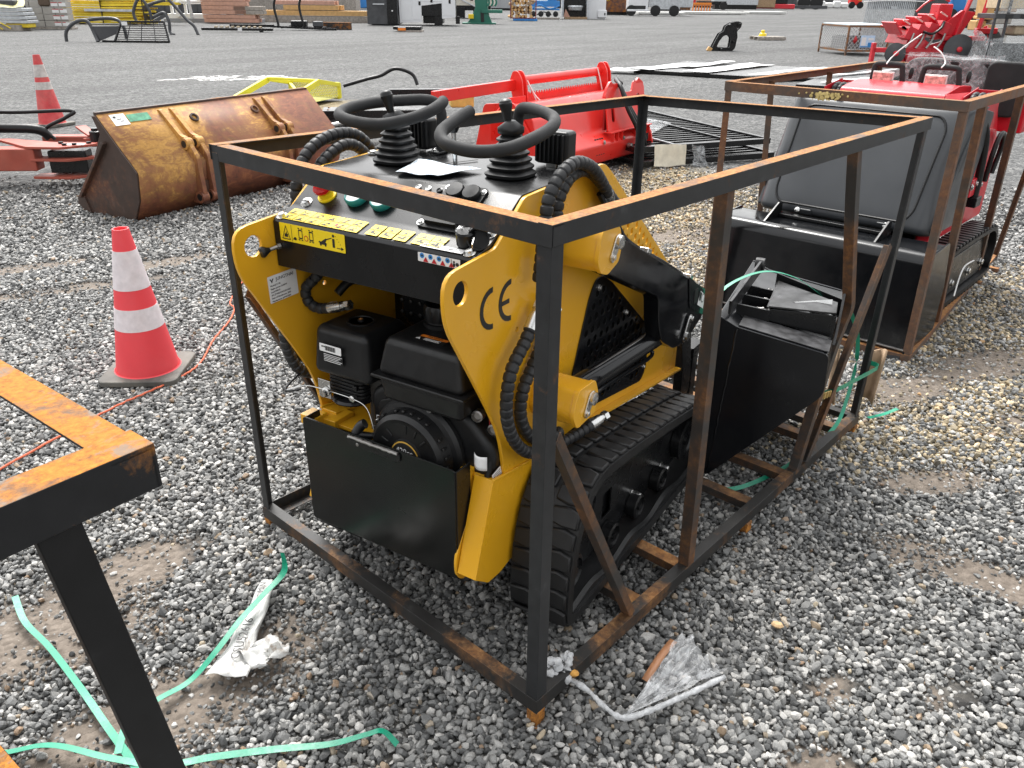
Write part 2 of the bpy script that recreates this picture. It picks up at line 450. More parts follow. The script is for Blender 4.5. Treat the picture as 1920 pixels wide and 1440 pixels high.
# ---------------------------------------------------------------- loose gravel (uncountable): stones as real pieces near the machine
rng = np.random.default_rng(5)
def jit(x0, x1, y0, y1, s):
    a = np.arange(x0, x1, s); b = np.arange(y0, y1, s)
    p, q = np.meshgrid(a, b, indexing='ij')
    p = p.ravel() + rng.uniform(-.5, .5, p.size)*s; q = q.ravel() + rng.uniform(-.5, .5, q.size)*s
    return p, q
cx, cy = -1.1288, -.931
cyaw = math.atan2(math.cos(R(47.412)), math.sin(R(47.412)))
PX, PY, PZ, PS = [], [], [], []
for layer, (s, zlo, zhi, smin, smax) in enumerate([(.0132,-.004,.003,.50,1.12), (.0165,.004,.013,.58,1.30)]):
    for (r0, r1, grow) in ((0, 3.2, 1.0), (3.2, 5.6, 1.12), (5.6, 9.5, 1.45)):
        L = r1 + .1
        p, q = jit(cx-L if r1 < 4 else cx-1.5, cx+L, cy-L if r1 < 4 else cy-3.5, cy+L, s*grow)
        d = np.hypot(p-cx, q-cy); an = np.abs((np.arctan2(q-cy, p-cx) - cyaw + PI) % (2*PI) - PI)
        keep = (d >= r0) & (d < r1) & (an < np.where(d < 1.6, R(95), R(50)))
        p, q = p[keep], q[keep]
        dm = ell(p, q, DIRT)
        nz = np.array([mnoise.noise(V((a*2.1, b*2.1, 3.3))) for a, b in zip(p, q)])
        n2_ = np.array([mnoise.noise(V((a*7.3, b*7.3, 8.1))) for a, b in zip(p, q)])
        dens = 1.0 - np.clip((dm - .42 + nz*.45 + n2_*.30)*1.7, 0, .80 if layer == 0 else .95)
        dens *= np.clip(1.08 + nz*.55, .55, 1) if layer == 1 else 1
        fade = np.clip((9.5 - np.hypot(p-cx, q-cy))/3.5, 0, 1)**1.3
        keep = rng.random(p.size) < dens*fade
        p, q, dm = p[keep], q[keep], dm[keep]
        PX.append(p); PY.append(q); PZ.append(rng.uniform(zlo, zhi, p.size))
        PS.append(rng.uniform(smin, smax, p.size)*(grow**.8)*np.where(dm > .4, .72, 1)*(1 + .40*(rng.random(p.size) > .94)))
PX, PY, PZ, PS = map(np.concatenate, (PX, PY, PZ, PS))
gi = np.clip(((PX-gx[0])/.1).astype(int), 0, nx-1); gj = np.clip(((PY-gy[0])/.1).astype(int), 0, ny-1)
PZ = PZ + Z[gi, gj]
N = len(PX)
print('gravel stones', N)
me = bpy.data.meshes.new('gravel'); me.vertices.add(N)
me.vertices.foreach_set('co', np.stack([PX, PY, PZ], 1).astype(np.float32).ravel())
a = me.attributes.new('sc', 'FLOAT', 'POINT'); a.data.foreach_set('value', (PS*.0090).astype(np.float32))
a = me.attributes.new('rt', 'FLOAT_VECTOR', 'POINT')
rot = np.stack([rng.normal(0, .55, N), rng.normal(0, .55, N), rng.uniform(0, 6.283, N)], 1)
a.data.foreach_set('vector', rot.astype(np.float32).ravel())
tn = rng.random(N) < np.clip(ell(PX, PY, YSTONE)*1.1, 0, .85)*np.where(PY < 1.0, .62, .9)
a = me.attributes.new('tan', 'FLOAT', 'POINT'); a.data.foreach_set('value', (tn*1.0).astype(np.float32))

t = NT('gravel_stone')
oi = t.n('ShaderNodeObjectInfo')
rnd = oi.outputs['Random']
c = t.ramp(rnd, [(0, (.040,.041,.041)), (.20, (.088,.089,.088)), (.46, (.160,.161,.157)), (.70, (.255,.252,.242)), (.88, (.37,.363,.345)), (.972, (.50,.485,.46)), (.978, (.30,.245,.17)), (.990, (.23,.145,.09)), (1, (.36,.31,.22))])
P = t.n('ShaderNodeNewGeometry').outputs['Position']
bn = t.noise(.55, 4, .6, vec=P, dist=.5)
c = t.mix(1.0, c, t.ramp(bn, [(.32, .55), (.50, 1.0), (.7, 1.20)]), 'MULTIPLY')
ta = t.n('ShaderNodeAttribute'); ta.attribute_name = 'tan'; ta.attribute_type = 'INSTANCER'
c = t.mix(t.math('MULTIPLY', ta.outputs['Fac'], .55), c, t.mix(1.0, c, (1.75,1.30,.62), 'MULTIPLY'))
sn = t.noise(300, 3, .6, vec=P)
c = t.mix(1.0, c, t.ramp(sn, [(.3, .78), (.7, 1.2)]), 'MULTIPLY')
t.col(c)
t.rough(t.ramp(bn, [(.32, .36), (.55, .58)]))
t.bump(sn, .25, .001)
STONE = t.m

ng = bpy.data.node_groups.new('gravel_scatter', 'GeometryNodeTree')
ng.interface.new_socket('Geometry', in_out='INPUT', socket_type='NodeSocketGeometry')
ng.interface.new_socket('Geometry', in_out='OUTPUT', socket_type='NodeSocketGeometry')
gi_ = ng.nodes.new('NodeGroupInput'); go_ = ng.nodes.new('NodeGroupOutput')
jn = ng.nodes.new('GeometryNodeJoinGeometry')
for kx in range(12):
    ico = ng.nodes.new('GeometryNodeMeshIcoSphere'); ico.inputs['Radius'].default_value = 1; ico.inputs['Subdivisions'].default_value = 2
    sp_ = ng.nodes.new('GeometryNodeSetPosition')
    nt = ng.nodes.new('ShaderNodeTexNoise'); nt.noise_dimensions = '4D'; nt.inputs['W'].default_value = kx*7.31; nt.inputs['Scale'].default_value = .75; nt.inputs['Detail'].default_value = 1.5
    sb = ng.nodes.new('ShaderNodeVectorMath'); sb.operation = 'SUBTRACT'; sb.inputs[1].default_value = (.5,.5,.5)
    ml = ng.nodes.new('ShaderNodeVectorMath'); ml.operation = 'MULTIPLY'; ml.inputs[1].default_value = (2.3,2.3,2.0)
    ng.links.new(nt.outputs['Color'], sb.inputs[0]); ng.links.new(sb.outputs[0], ml.inputs[0]); ng.links.new(ml.outputs[0], sp_.inputs['Offset'])
    ng.links.new(ico.outputs['Mesh'], sp_.inputs['Geometry'])
    mg = ng.nodes.new('GeometryNodeMergeByDistance'); mg.inputs['Distance'].default_value = .34
    ch = ng.nodes.new('GeometryNodeConvexHull'); tf = ng.nodes.new('GeometryNodeTransform')
    tf.inputs['Scale'].default_value = (1.0 + .35*((kx*37) % 7)/7, .92, .62 + .3*((kx*53) % 5)/5)
    sm = ng.nodes.new('GeometryNodeSetMaterial'); sm.inputs['Material'].default_value = STONE
    gt = ng.nodes.new('GeometryNodeGeometryToInstance')
    ng.links.new(sp_.outputs[0], mg.inputs[0]); ng.links.new(mg.outputs[0], ch.inputs[0]); ng.links.new(ch.outputs[0], tf.inputs[0]); ng.links.new(tf.outputs[0], sm.inputs[0])
    ng.links.new(sm.outputs[0], gt.inputs[0]); ng.links.new(gt.outputs[0], jn.inputs[0])
ip = ng.nodes.new('GeometryNodeInstanceOnPoints'); ip.inputs['Pick Instance'].default_value = True
def named(nm, ty):
    x = ng.nodes.new('GeometryNodeInputNamedAttribute'); x.data_type = ty; x.inputs[0].default_value = nm; return x.outputs[0]
ri = ng.nodes.new('FunctionNodeRandomValue'); ri.data_type = 'INT'
mn = [s for s in ri.inputs if s.name == 'Min' and s.type == 'INT'][0]; mx = [s for s in ri.inputs if s.name == 'Max' and s.type == 'INT'][0]
mn.default_value = 0; mx.default_value = 11
er = ng.nodes.new('FunctionNodeEulerToRotation')
ng.links.new(named('rt', 'FLOAT_VECTOR'), er.inputs[0])
ng.links.new([s for s in ri.outputs if s.type == 'INT'][0], ip.inputs['Instance Index'])
ng.links.new(gi_.outputs[0], ip.inputs['Points']); ng.links.new(jn.outputs[0], ip.inputs['Instance'])
ng.links.new(er.outputs[0], ip.inputs['Rotation']); ng.links.new(named('sc', 'FLOAT'), ip.inputs['Scale'])
ng.links.new(ip.outputs[0], go_.inputs[0])
go = bpy.data.objects.new('gravel', me); COL.objects.link(go)
md = go.modifiers.new('scatter', 'NODES'); md.node_group = ng
tag(go, 'loose grey crushed stone gravel covering the yard', 'gravel', kind='stuff')
# ---------------------------------------------------------------- welded angle-iron shipping crates
def ang(root, name, m, p0, p1, n1, n2, leg=.04, leg2=None, t=.004):
    mb = MB().angle(p0, p1, n1, n2, leg, t, leg2)
    # a few cross cuts keep the rust pattern free of long straight shading
    return mb.build(name, m, root, bevel=.0012, seg=1)
UPV, DN = (0,0,1), (0,0,-1)
cr = thing('shipping_crate', 'black rusting angle iron crate frame around the yellow track loader', 'crate', (0,0,0), 0, 'steel shipping crates')
L, W, zt, zb = 2.126, 1.244, 1.285, .085
A_, B_, C_, D_ = V((0,W,zt)), V((0,0,zt)), V((L,0,zt)), V((L-.005,W,zt-.022))
ang(cr, 'top_rail', RUSTF, A_ + V((.004,0,0)), B_, (1,0,0), DN, .036, .043)
ang(cr, 'top_rail', RUSTF, B_ + V((0,.0,.002)), C_ + V((0,0,.002)), (0,1,0), DN, .036, .043)
ang(cr, 'top_rail', RUSTF, C_ + V((0,.037,0)), D_, (-1,0,0), DN, .036, .043)
ang(cr, 'top_rail', RUSTF, A_ + V((0,0,.002)), D_ + V((0,0,.002)), (0,-1,0), DN, .036, .043)
ang(cr, 'bottom_rail', RUSTB, (0,W,zb), (0,0,zb), (1,0,0), DN, .036, .043)
ang(cr, 'bottom_rail', RUSTB, (.003,0,zb+.002), (2.095,.015,zb+.002), (0,1,0), DN, .036, .043)
ang(cr, 'bottom_rail', RUSTB, (2.095,.05,zb), (2.11,W,zb), (-1,0,0), DN, .036, .043)
ang(cr, 'bottom_rail', RUSTB, (.037,W,zb-.043), (2.11,W,zb-.043), UPV, (0,-1,0), .043, .04)
# posts: corners and sides
def post(p0, p1, n1, n2, leg=.034, m=None): return ang(cr, 'post', m or RUSTF, p0, p1, n1, n2, leg)
post((.003,.003,zb-.03), (.003,.003,zt-.02), (1,0,0), (0,1,0), .037)
post((.003,W-.003,zb-.03), (.003,W-.003,zt-.02), (1,0,0), (0,-1,0))
post((2.088,.018,zb), (2.110,.004,zt-.02), (-1,0,0), (0,1,0))
post((2.105,W-.004,zb), (2.115,W-.004,zt-.04), (-1,0,0), (0,-1,0))
post((.715,.006,zb), (.668,.006,zt-.04), (1,0,0), (0,1,0), .036, RUSTM)
post((.70,W-.006,zb-.03), (.70,W-.006,zt-.04), (1,0,0), (0,-1,0))
post((1.48,W-.006,zb-.03), (1.48,W-.006,zt-.05), (1,0,0), (0,-1,0))
# the bent right-hand post (one piece, kinked where something hit it)
mb = MB()
path = catmull([(1.475,.010,1.262),(1.545,.006,1.04),(1.655,.004,.76),(1.695,.006,.665),(1.672,.010,.600),(1.600,.008,.47),(1.475,.010,.07)], 5)
pr = [V((0,0,0)), V((.036,0,0)), V((.036,.004,0)), V((.004,.004,0)), V((.004,.034,0)), V((0,.034,0))]
vs = [p + q for p in path for q in pr]; n = len(path)
mb.add(vs, [(i*6+k, i*6+(k+1)%6, (i+1)*6+(k+1)%6, (i+1)*6+k) for i in range(n-1) for k in range(6)] + [tuple(range(6)), tuple(range((n-1)*6, n*6))])
tag(mb.build('post', RUSTM, cr, bevel=.001, seg=1), 'post bent outwards at mid height, rusty at the kink')
# braces
ang(cr, 'brace', RUSTM, (.045,.007,.80), (.415,.007,.075), (.5,0,.866), (0,1,0), .03)
ang(cr, 'brace', RUSTM, (.04,W-.007,.83), (.40,W-.007,.10), (.5,0,.866), (0,-1,0), .03)
ang(cr, 'brace', RUSTM, (2.00,.004,.835), (1.565,.002,.088), (-.87,0,.5), (0,1,0), .032)
# floor members under the tracks
for x in (.50,.73,1.20,1.46,1.80,1.95):
    MB().box((x, W/2, .058), (.046, W-.09, .030)).build('crossmember', RUSTM, cr, bevel=.002, seg=1)
for x, y in ((.016,.016),(.018,W-.018),(2.075,.03),(2.08,W-.02),(1.12,.02),(1.12,W-.02)):
    MB().box((x, y, .020), (.034,.034,.048)).box((x, y, -.004), (.05,.05,.008)).build('foot', RUSTO, cr, bevel=.002, seg=1)

# second crate, brown with rust, around the red machine
c2 = thing('shipping_crate', 'brown rusted crate frame around the red machine with dark hood', 'crate', (2.965,.10,0), 0, 'steel shipping crates')
L2, W2, z2 = 2.36, 1.13, 1.268
xo = -.02
P00, P10, P01, P11 = V((xo,0,z2)), V((L2-.06,.0,z2)), V((xo-.11,W2+.0,z2+.012)), V((L2-.1,W2+.09,z2))
for a, b, n1 in ((P01, P00, (1,0,0)), (P00, P10, (0,1,0)), (P10, P11, (-1,0,0)), (P01, P11, (0,-1,0))):
    ang(c2, 'top_rail', RUST2, a + V((0,0,.001 if n1[1] else 0)), b + V((0,0,.001 if n1[1] else 0)), n1, DN, .036, .045)
for a, b, n1 in (((-.07,W2+.02,.045),(.02,0,.045),(1,0,0)), ((.02,0,.046),(L2,.18,.046),(0,1,0)), ((L2,.18,.045),(L2-.04,W2+.1,.045),(-1,0,0)), ((-.07,W2+.02,.046),(L2-.04,W2+.1,.046),(0,-1,0))):
    ang(c2, 'bottom_rail', RUST2, a, b, n1, DN, .036, .043)
for (xb, yb, xt, yt, n1, n2) in ((.022,.004,xo+.003,.003,(1,0,0),(0,1,0)), (.62,.05,.27,.004,(1,0,0),(0,1,0)), (1.68,.135,1.05,.02,(1,0,0),(0,1,0)), (2.32,.17,1.95,.02,(-1,0,0),(0,1,0)),
        (-.065,W2+.015,xo-.105,W2-.004,(1,0,0),(0,-1,0)), (.58,W2+.04,.40,W2+.02,(1,0,0),(0,-1,0)), (1.45,W2+.07,1.25,W2+.05,(1,0,0),(0,-1,0)), (2.24,W2+.09,2.2,W2+.085,(-1,0,0),(0,-1,0))):
    ang(c2, 'post', RUST2, (xb,yb,.03), (xt,yt,z2-.02), n1, n2, .036)
for x in (.35,.75,1.15,1.6,2.0):
    MB().box((x, W2/2+.06, .025), (.045, W2-.05, .026)).build('crossmember', RUST2, c2, bevel=.002, seg=1)
# blobs of dried expanding foam on the front rail
mb = MB()
for k in range(60):
    u = random.gauss(0,.05); mb.lathe([(.001,-.0015),(random.uniform(.003,.010),0),(.001,.0018)], (xo-.075+.010 - u*.085, .62+u, z2-.024+random.uniform(-.016,.014)), (-1,random.uniform(-.3,.3),random.uniform(-.3,.3)), 6)
mb.build('foam_residue', mat('dried_foam', (.52,.40,.16), .9, var=.3, scale=60, bump=.5, bscale=200), c2); tag(bpy.data.objects['foam_residue'], kind='stuff')

# third crate: only its near top corner reaches into the picture
c3 = thing('shipping_crate', 'orange rusted crate corner at the lower left, nearest the viewer', 'crate', (-.870,-.240,0), 5, 'steel shipping crates')
zt3 = 1.282
ang(c3, 'top_rail', RUST3, (0,0,zt3), (0,1.15,zt3), (-1,0,0), DN, .042, .045)
ang(c3, 'top_rail', RUST3, (-2.0,0,zt3+.003), (.002,0,zt3+.003), (0,1,0), DN, .042, .048)
ang(c3, 'top_rail', RUST3, (-2.0,0,zt3), (-2.0,1.15,zt3), (1,0,0), DN, .042, .045)
ang(c3, 'top_rail', RUST3, (-2.0,1.15,zt3+.002), (0,1.15,zt3+.002), (0,-1,0), DN, .042, .045)
for p0, p1 in (((0,0,.05),(0,1.15,.05)),((-2,0,.05),(0,0,.05)),((-2,0,.05),(-2,1.15,.05)),((-2,1.15,.05),(0,1.15,.05))):
    MB().bar(p0, p1, .04, .04).build('bottom_rail', RUST3, c3, bevel=.002, seg=1)
RUST3D = mat_rust('crate_leg_steel', paint=(.010,.0102,.011), amount=-.5, top=.2, scale=12)
for xb, xt, y in ((.016,-.118,.004),(-1.99,-1.99,.004),(-1.99,-1.99,1.11),(-.04,-.04,1.11)):
    MB().angle((xb, y, .03), (xt, y, zt3-.02), (1,0,0), (0,1,0), .040, .004, .012).build('post', RUST3D, c3, bevel=.0015, seg=1)
# torn stub of angle left on the inside of the rail
mb = MB().bar((-.165,.055,zt3-.012), (-.118,.075,zt3+.004), .03, .006).bar((-.165,.055,zt3-.012), (-.150,.095,zt3-.030), .026, .006, (1,0,0))
mb.build('bracket_stub', RUST2, c3, bevel=.001, seg=1)
# ---------------------------------------------------------------- yellow mini track loader (x forward, y to its left, z up)
ml = thing('track_loader', 'yellow and black walk behind mini track loader inside the front crate', 'loader', (.158,.612,0), 10.3)
def mir(s, pts): return pts
SIDE = fillet([(-.03,.525),(-.052,.66),(-.115,.775),(-.272,1.035),(-.272,1.142),(-.075,1.156),(.048,1.248),(.455,1.264),(.50,1.237),(1.06,.800),(1.175,.70),(1.175,.385),(.44,.50),(.12,.515)],
              [0,.06,.05,.05,.055,.012,.012,.02,.03,.02,.03,.01,.01,.01], 5)
VENT = fillet([(.478,.945),(.54,.91),(.868,.655),(.866,.505),(.83,.470),(.33,.555),(.305,.66),(.40,.90),(.435,.945)], [.03,.02,.04,.03,.03,.03,.02,.02,.03], 4)
def inset(poly, d):
    cx = sum(p[0] for p in poly)/len(poly); cy = sum(p[1] for p in poly)/len(poly)
    return [(cx + (p[0]-cx)*d, cy + (p[1]-cy)*d) for p in poly]
sdir_ = V((.56,-.437)).normalized(); snor = V((-sdir_.y, sdir_.x))*-1
DIA = []
for i in range(12):
    for j in range(3):
        c = V((.60,1.158)) + sdir_*(.038*i + (.019 if j % 2 else 0)) + snor*(.028 + .030*j)
        if c.x > 1.02: continue
        DIA.append([(c.x + sdir_.x*u + snor.x*w, c.y + sdir_.y*u + snor.y*w) for u, w in ((.0105,0),(.002,.013),(-.0105,0),(-.002,-.013))])
for s in (-1, 1):
    holes = [circ(-.212,1.090,.0275,24), inset(VENT,.93), circ(.02,.93,.007,10)] + DIA
    plate('side_panel', SIDE, holes, .010, XZ(.320*s), YEL, ml, .0012)
    # vent cover with punched holes, held by bolts
    vh = []
    for i in range(15):
        for j in range(15):
            c = (.33 + .040*i + (.020 if j % 2 else 0), .48 + .035*j)
            ok = True; P_ = inset(VENT, .88); ins = False
            for k in range(len(P_)):
                (x1,y1),(x2,y2) = P_[k-1], P_[k]
                if (y1 > c[1]) != (y2 > c[1]) and c[0] < (x2-x1)*(c[1]-y1)/(y2-y1)+x1: ins = not ins
            if ins: vh.append(circ(c[0], c[1], .0125, 6, .3))
    vp = plate('vent_cover', VENT, vh, .004, XZ((.320+.008)*s), BLKG, ml, .0006)
    for p in ((.455,.915),(.66,.775),(.33,.63),(.84,.52),(.40,.60)):
        hexbolt(MB(), (p[0], s*.3305, p[1]), (0,s,0), .006, .006).build('bolt', CHROME, vp)
    MB().bar((.44,s*.338,.500), (1.172,s*.338,.388), .026, .008, (0,0,1)).build('edge_strip', YEL, ml, bevel=.001)
    # shoulders carrying the arm and the lift cylinder
    up = fillet([(.165,1.085),(.18,1.150),(.215,1.178),(.285,1.147),(.302,1.10),(.288,1.058),(.226,1.038),(.185,1.052)], .012, 3)
    lo = fillet([(.075,.70),(.10,.765),(.195,.762),(.217,.715),(.205,.662),(.10,.655)], .014, 3)
    for nm, poly in (('arm_shoulder', up), ('cylinder_shoulder', lo)):
        o = MB().prism(inset(poly, .94), 'y', s*.318, s*.452).build(nm, YEL, ml, bevel=.006, seg=2)
        MB().prism(poly, 'y', s*.450, s*.462).build('end_plate', YEL, o, bevel=.0015)
        c = (.262,1.108) if nm[0] == 'a' else (.165,.712)
        k = MB(); 
        pts = [(c[0]-.020, c[1]-.028), (c[0]+.006, c[1]+.006)]
        plate('pin_keeper', fillet([(c[0]-.036,c[1]-.030),(c[0]-.020,c[1]-.046),(c[0]+.024,c[1]+.004),(c[0]+.020,c[1]+.026),(c[0]-.006,c[1]+.024)], .012, 4), [], .005, XZ(s*.465), CHROME, o, .001)
        k.lathe([(.018,0),(.018,.010),(.014,.012),(.008,.012),(.007,.006)], (c[0]+.006, s*.466, c[1]+.006), (0,s,0), 18).build('pivot_pin', CHROME, o)
        hexbolt(MB(), (c[0]-.022, s*.467, c[1]-.027), (0,s,0), .007, .006).build('keeper_bolt', CHROME, o)
    # lift arm
    arm = fillet([(.235,1.085),(.27,1.14),(.33,1.112),(.91,.835),(1.10,.745),(1.078,.655),(.94,.605),(.82,.620),(.70,.69),(.665,.755),(.645,.850),(.26,1.03)], [.02,.02,.02,.03,.012,.01,.02,.02,.02,.02,.02,.02], 3)
    o = MB().prism(arm, 'y', s*.388, s*.440).build('lift_arm', BLKG, ml, bevel=.004, ang=18)
    MB().prism(fillet([(.885,.852),(1.105,.728),(1.07,.66),(.99,.70),(.92,.735)], .01, 2), 'y', s*.441, s*.4435).build('doubler_plate', BLKG, o, bevel=.001)
    MB().prism(rr(.955,.735,.99,.785,.006), 'y', s*.4436, s*.445).build('slot', INK, o)
    st = MB().prism([(1.015,.765),(1.075,.732),(1.055,.690),(.995,.722)], 'y', s*.4438, s*.4448).build('sticker', LABW, o)
    MB().prism([(1.006,.751),(1.012,.763),(1.03,.753),(1.018,.727),(1.005,.735)], 'y', s*.4449, s*.4453).prism(circ(1.042,.732,.016,14), 'y', s*.4449, s*.4453).build('print', INK, st)
    MB().prism(circ(1.042,.732,.0125,14), 'y', s*.4454, s*.4457).build('print', LABW, st)
    # steel line on the arm
    MB().tube(catmull([(.38,s*.352,1.20),(.46,s*.37,1.10),(.52,s*.385,1.038),(.80,s*.39,.905),(1.03,s*.39,.79)], 6), .0095, 8).build('steel_line', BLKG, o)
    for q in ((.60,1.00),(.99,.815)): MB().box((q[0], s*.392, q[1]), (.03,.05,.016), Matrix.Rotation(R(25),3,'Y')).build('line_clamp', CHROME, o, bevel=.003)
    # lift cylinder
    lc = MB().tube([(.16,s*.392,.713),(.22,s*.392,.708),(.225,s*.392,.708),(.80,s*.392,.665),(.805,s*.392,.664),(.825,s*.392,.663)], [.026,.028,.0315,.0315,.034,.034], 24).build('lift_cylinder', BLKG, ml)
    MB().cyl((.82,s*.392,.663), (.90,s*.392,.657), .017, 16).build('cylinder_rod', CHROME, lc)
    MB().prism(circ(.905,.657,.03,16), 'y', s*.375, s*.409).build('rod_eye', BLK, lc, bevel=.002)
    MB().tube(catmull([(.27,s*.405,.60),(.28,s*.412,.655),(.30,s*.415,.668),(.50,s*.412,.648),(.70,s*.405,.622),(.735,s*.40,.632)], 5), .0065, 8).build('steel_line', BLKG, lc)
    k = MB(); plate('pin_keeper', fillet([(.875,.632),(.892,.618),(.945,.69),(.935,.71),(.915,.705)], .010, 3), [], .005, XZ(s*.4485), CHROME, o, .001)
    k.lathe([(.014,0),(.014,.011),(.009,.012)], (.893,s*.449,.643), (0,s,0), 14).build('pivot_pin', CHROME, o); hexbolt(MB(), (.932,s*.449,.694), (0,s,0), .008, .008).build('keeper_bolt', CHROME, o)
    # front link and coupler upright
    MB().prism(fillet([(1.185,.62),(1.25,.60),(1.29,.50),(1.34,.30),(1.33,.22),(1.245,.22),(1.235,.36),(1.19,.50)], .02, 3), 'y', s*.30, s*.335).build('front_link', BLK, ml, bevel=.003)
    MB().prism([(1.36,.40),(1.47,.40),(1.47,.36),(1.42,.36),(1.42,.14),(1.36,.14)],'y',s*.26,s*.33).build('coupler_upright', BLK, ml, bevel=.003); MB().bar((1.47,s*.30,.39),(1.38,s*.30,.12),.04,.03,(0,1,0)).build('coupler_strut', BLK, ml, bevel=.003)
    # rear leg box of the chassis
    lg = MB().prism([(-.088,.552),(.13,.512),(.105,.27),(-.055,.238),(-.112,.242),(-.172,.290)], 'y', s*.268, s*.327).build('chassis_leg', YEL, ml, bevel=.002)
    plate('skid_flange', fillet([(-.085,.475),(-.06,.52),(.0,.52),(.0,.27),(-.10,.245),(-.150,.250),(-.172,.285),(-.172,.34)], [.04,.02,0,0,.01,.02,.02,.05], 4), [], .008, XZ(s*.262), YEL, lg)
    hexbolt(MB(), (-.140,s*.258,.288), (-.3,-s,0), .008, .02).build('bolt', CHROME, lg)
    MB().bar((-.09,s*.327,.553),(.13,s*.327,.515),.008,.008).build('weld_bead', YEL, lg, bevel=.002)
    # rubber track
    TP = [(-.012,.13),(-.003,.30),(.045,.435),(.115,.500),(.22,.512),(.50,.472),(.90,.398),(1.02,.355),(1.085,.27),(1.085,.18),(1.045,.115),(.97,.088),(.70,.090),(.50,.088),(.30,.090),(.10,.088),(.03,.092)]
    pth = catmull([(x, s*.4275, z) for x, z in TP], 10, True)
    pth.append(pth[0].copy()); pth = even(pth, .010)
    tot = len(pth); mb = MB(); vs = []; hw = .0925
    cenx, cenz = .52, .28
    nrm = []
    for i, p in enumerate(pth):
        d = (pth[(i+1) % tot] - pth[i-1]).normalized(); nn = V((d.z, 0, -d.x))
        if nn.dot(p - V((cenx, p.y, cenz))) < 0: nn = -nn
        nrm.append((d, nn))
        o_, i_ = p, p - nn*.030
        vs += [o_ + V((0,-hw,0)), o_ + V((0,hw,0)), i_ + V((0,hw,0)), i_ + V((0,-hw,0))]
    mb.add(vs, [(i*4+k, i*4+(k+1)%4, ((i+1)%tot)*4+(k+1)%4, ((i+1)%tot)*4+k) for i in range(tot) for k in range(4)])
    tk = MB
    tr = mb.build('rubber_track', RUB, ml, bevel=.004, ang=35)
    # tread blocks: two staggered columns of chevron lugs
    prof = [(-.025,-.5),(.024,-.5),(.033,-.1),(.024,.5),(-.022,.5),(-.029,.05)]
    blk = MB(); wdt = .084
    tp_ = [(u*.86, w*wdt*.94) for u, w in prof]
    blk.add([(u, w*wdt, 0) for u, w in prof] + [(u, w, .0105) for u, w in tp_], [tuple(range(6)), tuple(reversed(range(6,12)))] + [(i,6+i,6+(i+1)%6,(i+1)%6) for i in range(6)])
    proto = None
    stp = 6
    for i in range(0, tot - 3, stp):
        for side in (-1, 1):
            j = (i + (0 if side < 0 else stp//2)) % tot
            d, nn = nrm[j]; y = nn.cross(d)
            M_ = Matrix(((d.x, y.x*side, nn.x, pth[j].x + 0), (d.y, y.y*side, nn.y, pth[j].y + side*.047*1), (d.z, y.z*side, nn.z, pth[j].z), (0,0,0,1)))
            if side*y.y < 0: M_ = M_ @ Matrix.Diagonal((1,-1,1,1))
            if proto is None:
                proto = blk.build('tread_block', RUB, tr, bevel=.003, seg=1); proto.matrix_local = M_
            else: inst(proto, 'tread_block', tr, M_)
    # track frame inside the belt
    inn = [(.06,.14),(.065,.27),(.11,.39),(.165,.430),(.23,.436),(.50,.400),(.88,.330),(.97,.30),(1.02,.25),(1.02,.20),(.98,.155),(.92,.14),(.30,.14),(.10,.14)]
    fr = plate('track_frame', fillet(inn, .02, 3), [rr(.335,.225,.395,.315,.004)], .006, XZ(s*.440), BLK, ml, .001)
    MB().prism(inset(fillet(inn, .02, 3), .97), 'y', s*.36, s*.425).build('frame_core', BLK, fr)
    MB().prism(fillet([(.05,.16),(.06,.30),(.10,.41),(.15,.455),(.27,.462),(.255,.36),(.17,.20)], .02, 3), 'y', s*.443, s*.455).build('idler_guard', BLK, fr, bevel=.002)
    mb = MB()
    for q_, r_ in (((.10,.20),.055),((.17,.385),.045),((.36,.165),.042),((.55,.165),.042),((.74,.165),.042),((.95,.225),.075)):
        MB().lathe([(r_,0),(r_,.030),(r_*.8,.034),(r_*.75,.026),(r_*.3,.026),(r_*.28,.036)], (q_[0], s*.446, q_[1]), (0,s,0), 22).build('roller', BLK, fr)
    MB().bar((.20,s*.452,.415),(.92,s*.452,.300),.012,.020,(0,0,1)).build('frame_lip', BLK, fr, bevel=.003)
    low = catmull([(.02,.105,0),(.15,.125,0),(.28,.104,0),(.42,.128,0),(.56,.104,0),(.70,.128,0),(.85,.104,0),(1.0,.12,0)], 6)
    v_ = []
    for q in low: v_ += [(q.x, s*.500, q.y+.020), (q.x, s*.512, q.y+.014), (q.x, s*.512, q.y-.014), (q.x, s*.49, q.y-.016)]
    MB().add(v_, [(i*4+k, i*4+(k+1)%4, (i+1)*4+(k+1)%4, (i+1)*4+k) for i in range(len(low)-1) for k in range(4)]).build('guide_ridge', RUB, tr, ang=50)
    for q in ((.055,.165),(.33,.165),(.56,.20),(.80,.18)):
        hexbolt(MB(), (q[0], s*.444, q[1]), (0,s,0), .011, .030, 1.5).build('bolt', CHROME, fr)
    if s > 0: tr.location.y = fr.location.y = -.12; lg.location = (.03,-.03,.02)

MB().prism([(.34,.46),(.34,1.18),(.46,1.20),(1.04,.76),(1.12,.64),(1.12,.42)], 'y', -.305, .305).build('shade_filler', mat('filler_black', (.006,.006,.0065), .5, bump=0), ml)  # added black filler, makes the vent and diamond openings look dark inside
